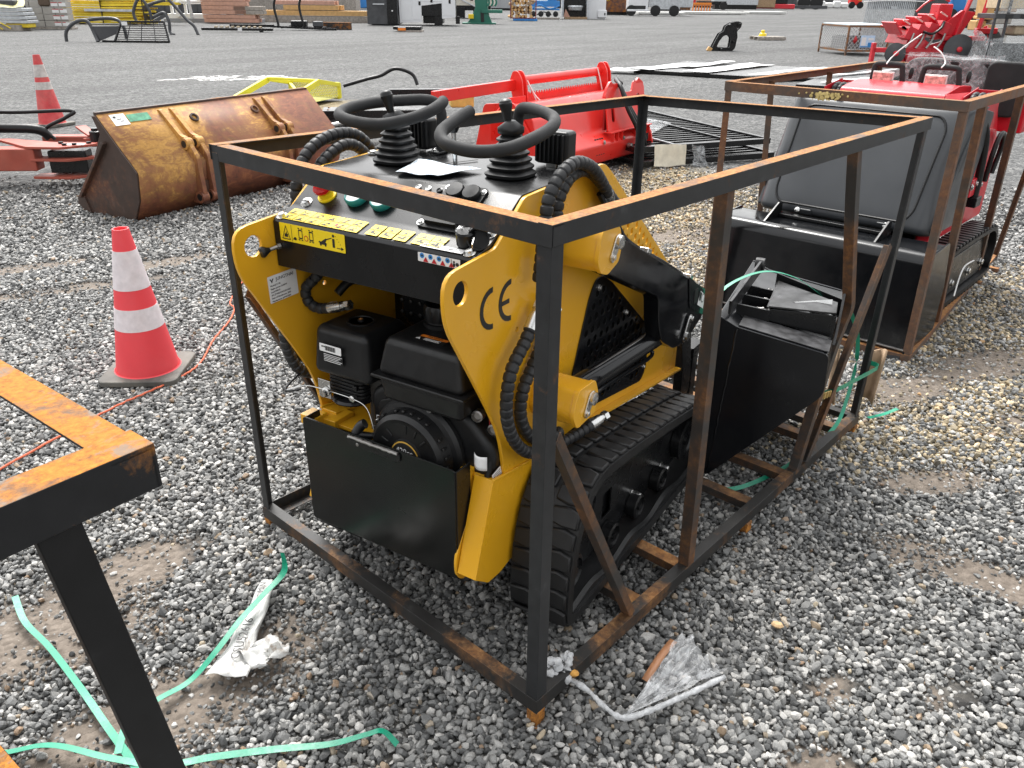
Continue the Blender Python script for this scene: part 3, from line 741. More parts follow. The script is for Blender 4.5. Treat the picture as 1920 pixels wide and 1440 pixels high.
# console between the side panels
cs = MB().prism([(-.142,1.022),(-.142,1.140),(-.136,1.148),(-.078,1.166),(-.066,1.172),(.044,1.246),(.056,1.251),(.455,1.259),(.455,1.10),(-.12,1.022)], 'y', -.313, .313).build('console', BLK, ml, bevel=.002)
PN = V((-.555,0,.832)); PU = V((.832,0,.555)); PC = V((-.070,0,1.1695))
def pan(y, u): return PC + PU*u + V((0,y,0))
def pos_on(x): return (x + .070)/.832
e = MB().lathe([(.026,0),(.026,.004),(.020,.005),(.020,.016),(.018,.017)], pan(.222, pos_on(-.032)), PN, 20).build('stop_button_base', LABY, cs)
MB().lathe([(.013,.012),(.013,.022),(.024,.025),(.025,.033),(.019,.041),(.008,.044)], pan(.222, pos_on(-.032)), PN, 22).build('stop_button', mat('stop_red', (.55,.012,.015), .3, var=.05, bump=0), e)
TEAL = mat('gauge_teal', (.02,.26,.25), .35, var=.1, bump=0)
for y in (.125, .041):
    gz = MB().lathe([(.030,0),(.032,.006),(.032,.014),(.029,.018),(.027,.018),(.027,.012)], pan(y, pos_on(-.024)), PN, 28).build('gauge', TEAL, cs)
    MB().lathe([(.027,.0125),(.027,.0140),(.001,.0141)], pan(y, pos_on(-.024)), PN, 24).build('gauge_dial', LABW, gz)
    p = pan(y, pos_on(-.024)) + PN*.0150
    MB().bar(p - PU*.004, p + PU*.014 + V((0,.012,0)), .002, .001, PN).build('gauge_needle', INK, gz)
for y, m_ in ((-.028, CHROME), (-.059, CHROME), (-.093, BLKG)):
    MB().lathe([(.008,0),(.008,.004),(.005,.005),(.004,.003)], pan(y, pos_on(.030)), PN, 14).build('indicator_light', m_, cs)
MB().prism(rr(-.225,-.026,-.110,.026,.008), 'z', 0, .006).build('socket_plate', PLAS, cs).matrix_local = frame(pan(0, pos_on(.029)), (0,1,0), -PU) @ Matrix.Diagonal((1,-1,1,1))
for y in (-.145, -.192):
    sc_ = MB().lathe([(.023,.006),(.024,.014),(.021,.019),(.001,.020)], pan(y, pos_on(.029)), PN, 22).build('power_socket', PLAS, cs)
    hexbolt(MB(), pan(y + (.03 if y > -.17 else -.026), pos_on(.029)+.012) + PN*.006, PN, .005, .003).build('screw', CHROME, sc_)
bk = MB().prism(rr(-.075,-.035,.055,.035,.010), 'z', 0, .006).prism(rr(-.055,-.024,.038,.026,.004), 'z', .006, .018).build('breaker_box', PLAS, cs)
bk.matrix_local = frame(pan(-.170, pos_on(-.040)), (0,-1,0), PU)
for q in ((-.066,-.024),(.046,-.024)): hexbolt(MB(), (q[0], q[1], .006), (0,0,1), .006, .004).build('screw', CHROME, bk)
MB().box((-.012,.018,.024),(.07,.012,.012)).box((-.03,.02,.03),(.04,.004,.012)).build('breaker_lever', BLK, bk)
for p in ((.272,-.059), (-.296,-.052)): hexbolt(MB(), pan(p[0], pos_on(p[1])), PN, .010, .008, 1.7).build('bolt', CHROME, cs)
SN = V((-.30,0,.954)); SU = V((.954,0,.30)); SO = V((-.138,0,1.1485))
for y in (.294, -.289): hexbolt(MB(), SO + SU*.012 + V((0,y,0)), SN, .009, .008, 1.7).build('bolt', CHROME, cs)
ks = MB().lathe([(.020,0),(.022,.004),(.022,.030),(.018,.034),(.001,.034)], SO + SU*.040 + V((0,-.262,0)), (-.2,-.05,.97), 20).build('key_switch', PLAS, cs)
p = SO + SU*.048 + V((0,-.292,.012))
MB().lathe([(.024,0),(.026,.018),(.023,.018),(.021,.004)], p, (-.75,-.35,.35), 20).build('weather_cap', PLAS, ks)
MB().bar(p + V((-.02,0,.006)), p + V((-.045,-.012,-.002)), .002, .010, (0,0,1)).tube([V((-.100,-.262,1.205)) + V((0, .014*math.cos(t), .012*math.sin(t))) for t in [2*PI*k/14 for k in range(14)]], .0012, 6, True).build('key', CHROME, ks)
pk = MB().cyl((-.142,.296,1.078), (-.172,.306,1.072), .005, 10).build('choke_rod', STEEL, cs)
MB().lathe([(.006,0),(.008,.006),(.013,.014),(.015,.020),(.013,.025),(.001,.027)], (-.170,.3055,1.0725), (-.94,.3,-.16), 18).build('choke_knob', PLAS, pk)
MB().lathe([(.008,0),(.008,.008),(.005,.009)], (-.142,.296,1.078), (-1,.3,-.1), 6).build('nut', STEEL, pk)

# stickers on the console: flat print on its own thin film
RM = lambda y, z: frame((-.1434, y, z), (0,-1,0), (0,0,1))
SM = lambda y, u: frame(SO + SU*u + SN*.0012 + V((0,y,0)), (0,-1,0), SU)
def sticker(name, mtx, w, h, m, parent, r=.002): 
    o = MB().prism(rr(-w/2,-h/2,w/2,h/2,r,2), 'z', 0, .0006).build(name, m, parent)
    o.matrix_local = mtx; return o
def ink(parent, polys, m=INK, z=.0009):
    mb = MB()
    for p in polys: mb.prism(p, 'z', z, z+.0003)
    return mb.build('print', m, parent, smooth=False)
def outline(poly, d): # ring strips
    n = len(poly); out = []
    q = inset(poly, d)
    for i in range(n): out.append([poly[i], poly[(i+1)%n], q[(i+1)%n], q[i]])
    return out
ys = sticker('warning_label', RM(.1775,1.1185), .222, .046, LABY, ml)
pr_ = outline([(-.104,-.018),(-.074,-.018),(-.089,.018)], .82) + [[(-.0695,-.021),(-.0685,-.021),(-.0685,.021),(-.0695,.021)]]
pr_ += [[(-.095,-.012),(-.083,-.012),(-.083,-.004),(-.095,-.004)], [(-.091,-.004),(-.088,.003),(-.086,-.004)]]
for x0 in (-.038, -.001):
    pr_ += outline(rr(x0-.007,-.010,x0+.007,.014,.002,1), .72) + [rr(x0-.008,-.014,x0-.002,-.011,.001,1), rr(x0+.002,-.014,x0+.008,-.011,.001,1), rr(x0-.008,.015,x0-.003,.018,.001,1), rr(x0+.003,.015,x0+.008,.018,.001,1)]
pr_ += [circ(-.058,-.012,.0045,8), [(-.066,-.015),(-.052,-.015),(-.055,-.010),(-.062,-.010)]]
pr_ += [rr(.070,-.014,.0775,.008,.001,1), circ(.074,.015,.004,8), rr(.026,-.012,.050,-.006,.002,1), [(.030,-.006),(.046,-.006),(.052,.004),(.048,.005)], [(.05,.004),(.068,.010),(.068,.008),(.052,.002)], [(.026,-.004),(.033,-.006),(.022,-.008)], circ(.030,-.013,.003,8), circ(.046,-.013,.003,8)]
pr_ += [[(.084,-.0125),(.100,-.0125),(.100,-.0145),(.084,-.0145)], [(.098,-.009),(.106,-.0135),(.098,-.018)]]
for k in range(4): pr_.append(rr(.080+.005*k, .014-.006*k, .0825+.005*k, .0155-.006*k, .0004, 1))
ink(ys, pr_)
ink(ys, [circ(-.019,-.006,.0075,14)], INKR); ink(ys, [circ(-.019,-.006,.0052,12)], LABY, .0012)
y2 = sticker('warning_label', SM(.160,.0275), .252, .050, LABY, ml)
pr_ = [[(-.126,-.0005),(.126,-.0005),(.126,.0005),(-.126,.0005)]]
for k, x in enumerate((-.09,-.05,0,.045,.085)): pr_.append([(x,-.025),(x+.001,-.025),(x+.001+.006,.025),(x+.006,.025)])
rg = random.Random(3)
for x in (-.11,-.07,-.025,.02,.065,.105):
    for yy in (-.0125,.0125):
        pr_ += [[(x-.012,yy-.006),(x+.002,yy-.008),(x-.002,yy-.004)], [(x-.004,yy-.006),(x+.008,yy+.006),(x+.006,yy+.007),(x-.006,yy-.004)], circ(x+rg.uniform(-.01,.01), yy+rg.uniform(-.006,.006), .0028, 7), rr(x-.014,yy-.009,x+.013,yy-.0078,.0003,1)]
ink(y2, pr_); ink(y2, [rr(.055,-.018,.085,-.0165,.0004,1), circ(.05,-.010,.005,10)], INKR)
for k in range(5):
    y3 = sticker('warning_label', SM(-.008-.043*k - (.012 if k > 2 else 0), .0270), .038 + (.006 if k == 3 else 0), .044, LABY, ml)
    ink(y3, [[(-.019,.0),(.019,.0),(.019,.001),(-.019,.001)], [(-.006,.006),(.004,.006),(-.001,.016)], [(-.012,-.012),(.008,-.016),(.010,-.012),(-.008,-.008)], circ(rg.uniform(-.008,.008),-.006,.004,8)])
w1 = sticker('safety_label', RM(-.2165,1.1275), .118, .021, LABW, ml)
ink(w1, [circ(-.047+.024*k, .004, .0062, 14) for k in range(4)], INKB)
ink(w1, [[(-.044+.024*k,-.0095),(-.029+.024*k,-.0095),(-.0365+.024*k,.002)] for k in range(4)], INKR, .0012)
ink(w1, [rr(.0352,-.0105,.0362,.0105,.0002,1), rr(.040,-.007,.046,.001,.001,1), circ(.043,.004,.0025,8), circ(.052,-.001,.0045,10)] + [rr(-.049+.024*k,.002,-.044+.024*k,.006,.001,1) for k in range(4)], INK, .0015)
w2 = sticker('safety_label', SM(-.2165,.010), .118, .016, LABW, ml)
ink(w2, [[(-.05,-.003),(-.04,-.003),(-.045,.004)], rr(-.02,-.003,-.018,.004,.0003,1), rr(-.014,-.003,-.004,-.001,.0003,1), rr(.0,-.002,.008,.0,.0003,1), [(.018,-.004),(.03,.002),(.02,.003)], rr(.0352,-.008,.0362,.008,.0002,1)])
MB().prism(rr(-.305,-.004,-.255,.004,.001), 'z', 0, .0006).build('red_label', INKR, cs).matrix_local = frame(pan(0, pos_on(-.028)) + PN*.001, (0,1,0), -PU) @ Matrix.Diagonal((1,-1,1,1))
# maker's plate on the inside of the left panel
mp1 = sticker('maker_label', frame((-.1325,.3135,.9645), (1,0,.0), (0,0,1)) @ Matrix.Rotation(R(1.5),4,'Z'), .100, .073, LABW, ml)
text('print', 'JUNGTHAI', .0125, Matrix.Translation((.008,.024,.0009)), INK, mp1, sx=1.05)
ink(mp1, [[(-.044,.029),(-.040,.029),(-.037,.024),(-.034,.029),(-.030,.029),(-.0355,.021),(-.0355,.018),(-.0385,.018),(-.0385,.021)]])
for k, s_ in enumerate(('Model:JT1190','Engine power:12.0KW','Load:300KG','SN: JT700DCW2309-A021','Date of Manufacture: 2023','Manufacturer: JUNGTHAI')):
    text('print', s_, .0062, Matrix.Translation((-.044,.010-.0085*k,.0009)), INK, mp1, 'LEFT')
# CE mark on the right panel
def arcband(cx, cy, r0, r1, a0, a1, n=12, sx=1.0):
    o = [(cx + sx*r1*math.cos(R(a0+(a1-a0)*k/n)), cy + r1*math.sin(R(a0+(a1-a0)*k/n))) for k in range(n+1)]
    return o + [(cx + sx*r0*math.cos(R(a0+(a1-a0)*k/n)), cy + r0*math.sin(R(a0+(a1-a0)*k/n))) for k in range(n,-1,-1)]
ce = MB().prism(arcband(-.090,1.020,.038,.051,88,272), 'y', -.3262, -.3254).build('ce_mark', INK, ml, smooth=False)
MB().prism(arcband(-.012,1.017,.039,.052,88,272), 'y', -.3262, -.3254).prism(rr(-.055,1.0115,-.018,1.0225,.0005,1), 'y', -.3262, -.3254).build('ce_mark', INK, ml, smooth=False)

# control boots, levers, handles
def boot(x, y):
    prof = [(.058,0)]
    z = 0; w = .056
    for k in range(6):
        prof += [(w+.004, z+.003), (w+.005, z+.008), (w-.002, z+.013), (w-.007, z+.016)]
        z += .0165; w -= .0055
    prof += [(.030, z+.004), (.031, z+.018), (.012, z+.032), (.010, z+.034)]
    mb = MB(); vs = []; n = 28
    for r_, h in prof:
        for k in range(n):
            a = 2*PI*k/n; ca, sa = math.cos(a), math.sin(a); q = (abs(ca)**3.2 + abs(sa)**3.2)**(-1/3.2)
            vs.append((x + r_*q*ca*1.0, y + r_*q*sa*.95, 1.2565 + h))
    mb.add(vs, [(i*n+k, i*n+(k+1)%n, (i+1)*n+(k+1)%n, (i+1)*n+k) for i in range(len(prof)-1) for k in range(n)] + [tuple(range((len(prof)-1)*n, len(prof)*n))])
    return mb.build('control_boot', mat('boot_rubber', (.009,.0092,.0098), .42, var=.15, bump=.05, dust=.08, dustcol=(.04,.04,.04), spec=.36), ml, ang=60)
def lever(x, y, dx, dy):
    st = MB().cyl((x,y,1.34), (x+dx,y+dy,1.40), .0055, 10).build('control_lever', CHROME, ml)
    b, t_ = V((x+dx*.75, y+dy*.75, 1.385)), V((x+dx*1.5, y+dy*1.5, 1.437))
    ax = (t_-b).normalized(); h = (t_-b).length
    MB().lathe([(.0085,0),(.010,.006),(.0135,h*.5),(.0165,h*.74),(.0165,h*.82),(.0155,h*.84),(.015,h*.93),(.010,h*1.02),(.001,h*1.05)], b, ax, 20).build('lever_knob', PLAS, st)
def loop(pts):
    o = MB().tube(catmull(pts, 7), .0150, 16).build('reference_handle', FOAM, ml, ang=70)
    x, y = pts[0][:2]
    MB().box((x,y,1.2625),(.085,.038,.006)).build('handle_base', BLK, o, bevel=.002)
    for dx in (-.031,.031): hexbolt(MB(), (x+dx, y, 1.2655), (0,0,1), .008, .006, 1.6).build('bolt', CHROME, o)
loop([(.355,.145,1.262),(.358,.143,1.33),(.355,.145,1.375),(.335,.165,1.40),(.27,.215,1.402),(.20,.262,1.398),(.12,.274,1.390),(.062,.248,1.382),(.042,.18,1.374),(.06,.115,1.371),(.11,.068,1.380),(.17,.045,1.394),(.222,.045,1.407),(.250,.055,1.413)])
loop([(.37,-.10,1.262),(.372,-.10,1.33),(.37,-.105,1.375),(.355,-.125,1.398),(.33,-.18,1.402),(.28,-.26,1.395),(.21,-.30,1.385),(.12,-.31,1.372),(.03,-.29,1.356),(-.025,-.238,1.352),(-.040,-.17,1.363),(-.005,-.128,1.380),(.075,-.112,1.398),(.14,-.108,1.411)])
for (x, y, ld) in ((.185,.165,(-.012,.010)), (.205,-.185,(0,.012))):
    boot(x, y); lever(x, y, *ld)
    wl = MB().box((x+.165, y+(.055 if y > 0 else -.035), 1.308), (.055,.100,.086)).build('work_light', PLAS, ml, bevel=.010)
    for k in range(7): MB().box((x+.134, y+(.055 if y > 0 else -.035)-.039+.013*k, 1.308), (.010,.004,.070)).build('cooling_fin', PLAS, wl)
    MB().box((x+.160, y+(.055 if y > 0 else -.035), 1.262), (.035,.030,.010)).build('light_bracket', CHROME, wl, bevel=.001)
    hexbolt(MB(), (x+.16, y+(.08 if y > 0 else -.06), 1.259), (0,0,1), .008, .012, 1.4).build('bolt', CHROME, wl)
cl = MB().tube([(.235,.008,1.255),(.232,.010,1.345)], .0062, 10).build('throttle_lever', CHROME, ml)
MB().lathe([(.010,0),(.0155,.012),(.0165,.026),(.011,.036),(.001,.039)], (.232,.010,1.340), (0,0,1), 18).build('lever_knob', PLAS, cl)
MB().bar((.205,.045,1.2585),(.315,-.008,1.2605),.009,.0012).build('lever_slot', INK, ml)
hexbolt(MB(), (.23,.292,1.2585), (0,0,1), .010, .007, 1.6).build('bolt', CHROME, ml)
# manual sheet left lying on the console
t = NT('printed_paper'); vn = t.n('ShaderNodeTexVoronoi'); vn.inputs['Scale'].default_value = 70; t.l(t.tc.outputs['Object'], vn.inputs['Vector'])
t.col(t.mix(t.ramp(vn.outputs['Distance'], [(.2, 1), (.42, 0)]), (.80,.86,.90), (.20,.33,.50))); t.rough(.4); MATS['printed_paper'] = t.m
def sheet(u, w):
    p = V((.052,.062,0)).lerp(V((.205,.112,0)), w).lerp(V((.070,-.058,0)).lerp(V((.200,-.102,0)), w), u)
    return (p.x, p.y, 1.2615 + .010*max(0, u-.7)*3*max(0,.5-abs(w-.6)) + .016*max(0, w-.65)**1.2*(1-u) + .002*math.sin(u*9))
tag(MB().grid(sheet, 12, 9).build('instruction_sheet', t.m, None, solid=.0006), 'creased blue and white instruction sheet lying on the loader console', 'paper')
bpy.data.objects['instruction_sheet'].matrix_world = Matrix.Translation((.158,.612,0)) @ Matrix.Rotation(R(10.3),4,'Z')

# ---------------------------------------------------------------- engine bay
gd = plate('engine_guard', fillet([(-.262,.262),(.262,.262),(.262,.600),(-.262,.600)], .012, 3), [], .005, frame((-.163,0,0), (0,-1,0), (0,0,1)), mat('guard_black', (.0045,.0052,.0052), .20, var=.5, scale=4, bump=.05, dust=.12, dustcol=(.008,.024,.018), spec=.34), ml)  # green streaks paint the strap's reflection into the black colour
for s in (-1, 1): MB().box((-.130, s*.262, .431), (.062,.005,.325)).build('guard_side', BLK, gd, bevel=.002)
MB().box((-.120,0,.264),(.085,.52,.005)).build('guard_floor', BLK, gd)
gh = MB().prism(rr(-.090,-.012,.090,.014,.010), 'z', .0025, .0075).build('guard_pull', BLK, gd, bevel=.001); gh.matrix_local = frame((-.163,-.001,.580), (0,-1,0), (0,0,1))
mb = MB(); q = [V((-.171, .085 - .17*k/20, .594 + random.uniform(-.001,.001))) for k in range(21)]
mb.tube(q, [random.uniform(.004,.006) for _ in q], 7).build('weld_bead', STEEL, gd)
hexbolt(MB(), (-.167,.055,.577), (-1,0,0), .005, .004).build('bolt', STEEL, gd)
# yellow chassis floor and cross rail behind the guard
MB().box((.10,0,.545),(.36,.60,.012)).box((-.10,.285,.560),(.05,.06,.03)).build('engine_deck', YEL, ml, bevel=.002)
MB().box((.32,0,.78),(.02,.62,.50)).build('firewall', BLK, ml)
MB().box((-.055,.235,.515),(.08,.05,.10)).box((-.055,-.235,.515),(.08,.05,.10)).build('deck_bracket', YEL, ml, bevel=.003)
# fuel tank
def hexa(mb, x0,x1,y0,y1,z0,z1,tx=0,ty=0,fx=0):
    vs = [(x0,y0,z0),(x1,y0,z0),(x1,y1,z0),(x0,y1,z0),(x0+tx+fx,y0+ty,z1),(x1-tx,y0+ty,z1),(x1-tx,y1-ty,z1),(x0+tx+fx,y1-ty,z1)]
    return mb.add(vs, [(0,1,2,3),(7,6,5,4),(0,4,5,1),(1,5,6,2),(2,6,7,3),(3,7,4,0)])
tk_ = hexa(MB(), -.128,.115,-.262,.012,.782,.884,.016,.018,.004).build('fuel_tank', PLAS, ml, bevel=.020, seg=4)
hexa(MB(), -.115,.105,-.250,.0,.705,.778,-.012,-.010).build('tank_base', PLAS, tk_, bevel=.016, seg=3)
MB().box((-.007,-.125,.780),(.262,.294,.010)).build('tank_seam', PLAS, tk_, bevel=.004)
MB().lathe([(.048,0),(.048,.012),(.042,.014),(.041,.020)] , (.040,-.080,.882), (0,0,1), 26).build('filler_neck', PLAS, tk_)
mb = MB(); vs = []; n = 48
for r_, h in ((.044,.0),(.047,.006),(.047,.034),(.042,.042),(.02,.044)):
    vs += [(.040 + (r_ - (.0035 if (k//2) % 2 and r_ > .045 else 0))*math.cos(2*PI*k/n), -.080 + (r_ - (.0035 if (k//2) % 2 and r_ > .045 else 0))*math.sin(2*PI*k/n), .900+h) for k in range(n)]
mb.add(vs, [(i*n+k, i*n+(k+1)%n, (i+1)*n+(k+1)%n, (i+1)*n+k) for i in range(4) for k in range(n)] + [tuple(range(4*n,5*n))])
mb.build('fuel_cap', PLAS, tk_, ang=30)
ol = sticker('warning_label', frame((-.062,-.125,.8850), (0,-1,0), (1,0,.0)), .092, .034, mat('label_black', (.012,.012,.012), .3, var=.1, bump=0), ml)
ink(ol, [rr(-.040,.004,.044,.016,.001,1)], ORNG); text('print', 'WARNING', .0095, Matrix.Translation((.004,.010,.0013)), INK, ol)
ink(ol, [rr(-.020,-.003-.0042*k,.030-.004*(k%2),-.0015-.0042*k,.0003,1) for k in range(3)] + [[(-.042,-.013),(-.028,-.013),(-.035,-.002)]], LABW)
# air filter housing
ab = hexa(MB(), -.118,.075,.048,.252,.722,.862,.010,.010,.002).build('air_filter_housing', PLAS, ml, bevel=.022, seg=4)
MB().lathe([(.040,0),(.040,.003),(.034,.003),(.030,-.004),(.010,-.005),(.009,.006)], (-.020,.150,.862), (0,0,1), 26).build('housing_knob', PLAS, ab)
MB().lathe([(.004,0),(.005,.012),(.001,.014)], (-.020,.150,.858), (0,0,1), 8).build('wing_stud', mat_rust('rusty_stud', amount=.9), ab)
for k in range(5): MB().prism(rr(-.085,.105,.04,.235,.02), 'z', .700-.011*k, .708-.011*k).build('filter_base', PLAS, ab, bevel=.002)
MB().prism(rr(-.08,.11,.035,.23,.02), 'z', .648, .724).build('filter_base', PLAS, ab)
bl = sticker('barcode_label', frame((-.1195,.175,.808), (0,-1,0), (.05,0,1)), .078, .022, LABW, ml)
ink(bl, [rr(-.018+.0022*k,-.006,-.0172+.0022*k+.0006*(k%3),.007,.0001,1) for k in range(17)])
text('print', 'EXECUTIVE', .006, Matrix.Translation((-.024,.003,.0009)), INK, bl, sx=.5)
bt = sticker('text_label', frame((-.1190,.168,.780), (0,-1,0), (.05,0,1)), .070, .026, PLAS, ml)
ink(bt, [rr(-.033,.009-.0046*k,.033-.006*(k%3),.0105-.0046*k,.0003,1) for k in range(5)], LABW)
# linkage plate under the filter
pl = MB().lathe([(.060,0),(.062,.004),(.056,.010)], (-.055,.165,.640), (0,0,1), 24).build('linkage_plate', BLK, ml)
MB().box((-.105,.225,.672),(.004,.045,.055)).build('cable_bracket', CHROME, pl, bevel=.001)
MB().lathe([(.014,0),(.014,.008),(.010,.010),(.009,.020)], (-.110,.215,.668), (-.9,-.2,0), 12).build('clamp_nut', CHROME, pl)
MB().lathe([(.010,0),(.010,.012),(.006,.014)], (-.095,.125,.665), (-1,0,.1), 8).build('clamp_nut', CHROME, pl)
MB().tube(catmull([(-.12,.30,.665),(-.15,.335,.655),(-.115,.29,.668),(-.105,.215,.668),(-.105,.125,.668),(-.105,.075,.655),(-.115,.045,.61),(-.118,.040,.57)], 8), .0016, 6).build('control_cable', CHROME, pl)
MB().tube(catmull([(-.02,.33,.70),(-.10,.345,.672),(-.150,.335,.655),(-.135,.290,.664)], 6), .0032, 6).build('cable_sleeve', PLAS, pl)
MB().box((-.06,.125,.692),(.065,.014,.014)).build('lever_arm', BLK, pl, bevel=.002)
# engine block, blower housing, recoil starter
eb = MB().box((.09,-.09,.66),(.26,.30,.18)).box((.05,.05,.62),(.2,.14,.2)).build('engine_block', mat('engine_casting', (.055,.053,.050), .45, .4, var=.3, bump=.2, dust=.3, dustcol=(.10,.08,.06)), ml, bevel=.015)
for k in range(6): MB().box((.09,-.26,.60+.018*k),(.16,.10,.006)).build('cooling_fin', STEEL, eb)
for p in ((-.05,-.262,.71),(-.02,-.29,.665),(-.02,-.25,.51)): MB().lathe([(.016,0),(.016,.022),(.012,.024),(.010,.016)], p, (-1,-.2,.1), 12).build('casting_boss', STEEL, eb)
bh = MB().prism(fillet([(.085,.50),(.09,.69),(.02,.735),(-.16,.735),(-.245,.700),(-.315,.630),(-.315,.56),(-.245,.46),(-.10,.425),(.03,.435)], .03, 3), 'x', -.075, .03).build('blower_housing', PLAS, ml, bevel=.022, seg=4)
MB().prism(fillet([(.045,.52),(.05,.675),(-.02,.705),(-.14,.705),(-.20,.67)], .02, 3), 'x', -.085, -.075).build('housing_rib', PLAS, bh, bevel=.006)
RCX, RCY, RCZ = -.078, -.088, .572
rc = MB().lathe([(.146,0),(.146,.012),(.138,.022),(.126,.026),(.119,.058),(.108,.068),(.100,.064),(.090,.060),(.050,.060),(.048,.066),(.001,.067)], (RCX,RCY,RCZ), (-1,0,0), 48).build('recoil_starter', PLAS, ml, ang=30)
for k in range(30):
    a = 2*PI*k/30
    if k % 6 == 5: continue
    p = V((RCX-.040, RCY + .1225*math.cos(a), RCZ + .1225*math.sin(a)))
    o = MB().box((0,0,0),(.026,.0085,.006)).build('cooling_slot', INK, rc, bevel=.002)
    o.matrix_local = Matrix.Translation(p) @ Matrix.Rotation(a - PI/2,4,'X') @ Matrix.Rotation(R(12),4,'Y')
for k in range(16):
    a = 2*PI*k/16
    if k % 4 == 3: continue
    o = MB().box((0,.078,0),(.004,.024,.006)).build('rib', PLAS, rc, bevel=.002)
    o.matrix_local = Matrix.Translation((RCX-.061, RCY, RCZ)) @ Matrix.Rotation(a,4,'X')
for a in (20,110,200,290):
    p = (RCX-.016, RCY + .139*math.cos(R(a)), RCZ + .139*math.sin(R(a))); hexbolt(MB(), p, (-1,0,0), .007, .006, 1.4).build('bolt', CHROME, rc)
GOLD = mat('gold_ring', (.55,.33,.06), .35, var=.1, bump=0)
MB().lathe([(.046,.0672),(.046,.0684),(.001,.0685)], (RCX,RCY,RCZ), (-1,0,0), 32).build('badge_ring', GOLD, rc)
MB().lathe([(.0425,.0680),(.0425,.0690),(.001,.0691)], (RCX,RCY,RCZ), (-1,0,0), 32).build('badge', INK, rc)
text('print', '420cc', .022, frame((RCX-.0696,RCY,RCZ+.018), (0,-1,0), (0,0,1)), LABW, rc, sx=1.05)
MB().box((RCX-.0693,RCY,RCZ+.003),(.001,.078,.0016)).build('badge_line', GOLD, rc)
pg = MB().tube(catmull([(-.14,.055,.548),(-.150,.075,.566),(-.148,.080,.590),(-.136,.072,.612),(-.13,.060,.622)], 5), .0135, 12).build('pull_handle', PLAS, rc)
MB().tube([(-.143,.074,.588),(-.115,.040,.582),(-.105,.02,.580)], [.012,.009,.007], 10).build('pull_stem', PLAS, rc)
sl = sticker('data_label', frame((-.055,-.3165,.548), (1,0,.25), (0,0,1)), .040, .034, LABW, ml); ink(sl, [rr(-.016,.010-.006*k,.016,.0115-.006*k,.0002,1) for k in range(4)])
sl = sticker('data_label', frame((-.0765,.055,.60), (0,-1,0), (0,0,1)), .020, .048, LABW, ml); ink(sl, [rr(-.008,.016-.012*k,.008,.022-.012*k,.001,1) for k in range(3)])
# flexible conduit with a paper tag, red tag, muffler heat shield
mb = MB(); pc_ = even(catmull([(-.02,-.290,.66),(-.06,-.300,.60),(-.08,-.300,.53),(-.09,-.285,.47),(-.11,-.25,.425),(-.13,-.20,.405)], 12), .004)
mb.tube(pc_, [.0095 if (i//1) % 2 else .0080 for i in range(len(pc_))], 10).build('wiring_conduit', PLAS, ml)
tgp = MB().grid(lambda u, w: (-.094 - .012*math.sin(u*3), -.312 + .038*u, .580 + .040*w + .004*u), 7, 5).build('paper_tag', LABW, ml, solid=.0006)
MB().prism([(-.006,.0),(.012,.004),(.010,.052),(-.010,.055)], 'y', -.283, -.281).build('red_tag', mat('tag_red', (.38,.02,.03), .4, bump=0), ml).location = (-.03,-.0,.655)
mf = MB().prism(rr(-.17,.80,.14,.96,.05,4), 'x', .13, .29).build('muffler', BLK, ml, bevel=.02, seg=3)
for i in range(9):
    for j in range(3): hexbolt(MB(), (.129, -.13+.032*i, .85+.035*j), (-1,0,0), .006, .004, 1).build('shield_slot', INK, mf)
MB().tube(catmull([(.10,.15,.93),(.02,.20,.96),(-.03,.22,.93)], 6), .012, 10).build('breather_pipe', PLAS, ml)

# ---------------------------------------------------------------- hoses: spiral guard wraps
def hose(pts, name='hydraulic_hose', r=.0165, pitch=.0225, parent=ml, fit0=None, fit1=None):
    p = even(catmull(pts, 14), pitch/6); n = len(p)
    rad = [r*(.78 if (i % 6) == 0 else (1.0 if (i % 6) in (2,3,4) else .97)) for i in range(n)]
    o = MB().tube(p, rad, 14).build(name, HOSE, parent, ang=28)
    for f, a, b in ((fit0, p[0], p[4]), (fit1, p[-1], p[-5])):
        if f: 
            d = (a-b).normalized()
            MB().tube([b, a + d*.01, a + d*.03, a + d*.031, a + d*.045], [r*1.05, r*1.02, r*.9, r*.7, r*.7], 14).build('crimp_fitting', CHROME, o)
            MB().lathe([(r*.95,0),(r*.95,.016),(r*.6,.018)], a + d*.043, d, 6).build('swivel_nut', CHROME, o)
    return o
hose([(.055,-.362,1.05),(.073,-.365,1.186),(.088,-.366,1.246),(.138,-.367,1.290),(.213,-.367,1.306),(.301,-.366,1.279),(.373,-.362,1.227),(.424,-.355,1.185)], fit1=1)
hose([(.150,-.346,1.04),(.160,-.345,1.165),(.176,-.344,1.228),(.235,-.343,1.268),(.318,-.343,1.268),(.398,-.343,1.226),(.466,-.345,1.172),(.505,-.350,1.140)], fit1=1)
hose([(.035,-.358,.945),(.002,-.360,.913),(-.066,-.362,.856),(-.084,-.362,.762),(-.054,-.362,.674),(.013,-.362,.600),(.10,-.366,.562),(.233,-.380,.545),(.33,-.40,.552)], fit0=1, fit1=1)
hose([(.135,-.348,.900),(.072,-.346,.828),(.020,-.346,.773),(.010,-.346,.701),(.050,-.347,.628),(.122,-.350,.580),(.20,-.362,.575)], fit0=1)
hose([(-.004,.362,1.05),(-.004,.368,1.145),(.007,.370,1.208),(.045,.372,1.266),(.106,.372,1.300),(.191,.372,1.311),(.266,.368,1.290),(.335,.360,1.215)])
hose([(.03,.345,1.05),(.032,.345,1.134),(.050,.346,1.215),(.105,.346,1.262),(.178,.346,1.284),(.241,.346,1.262),(.290,.345,1.20)])
hose([(-.10,.345,.88),(-.116,.348,.825),(-.112,.350,.765),(-.082,.350,.695),(-.02,.352,.655),(.06,.352,.65)])
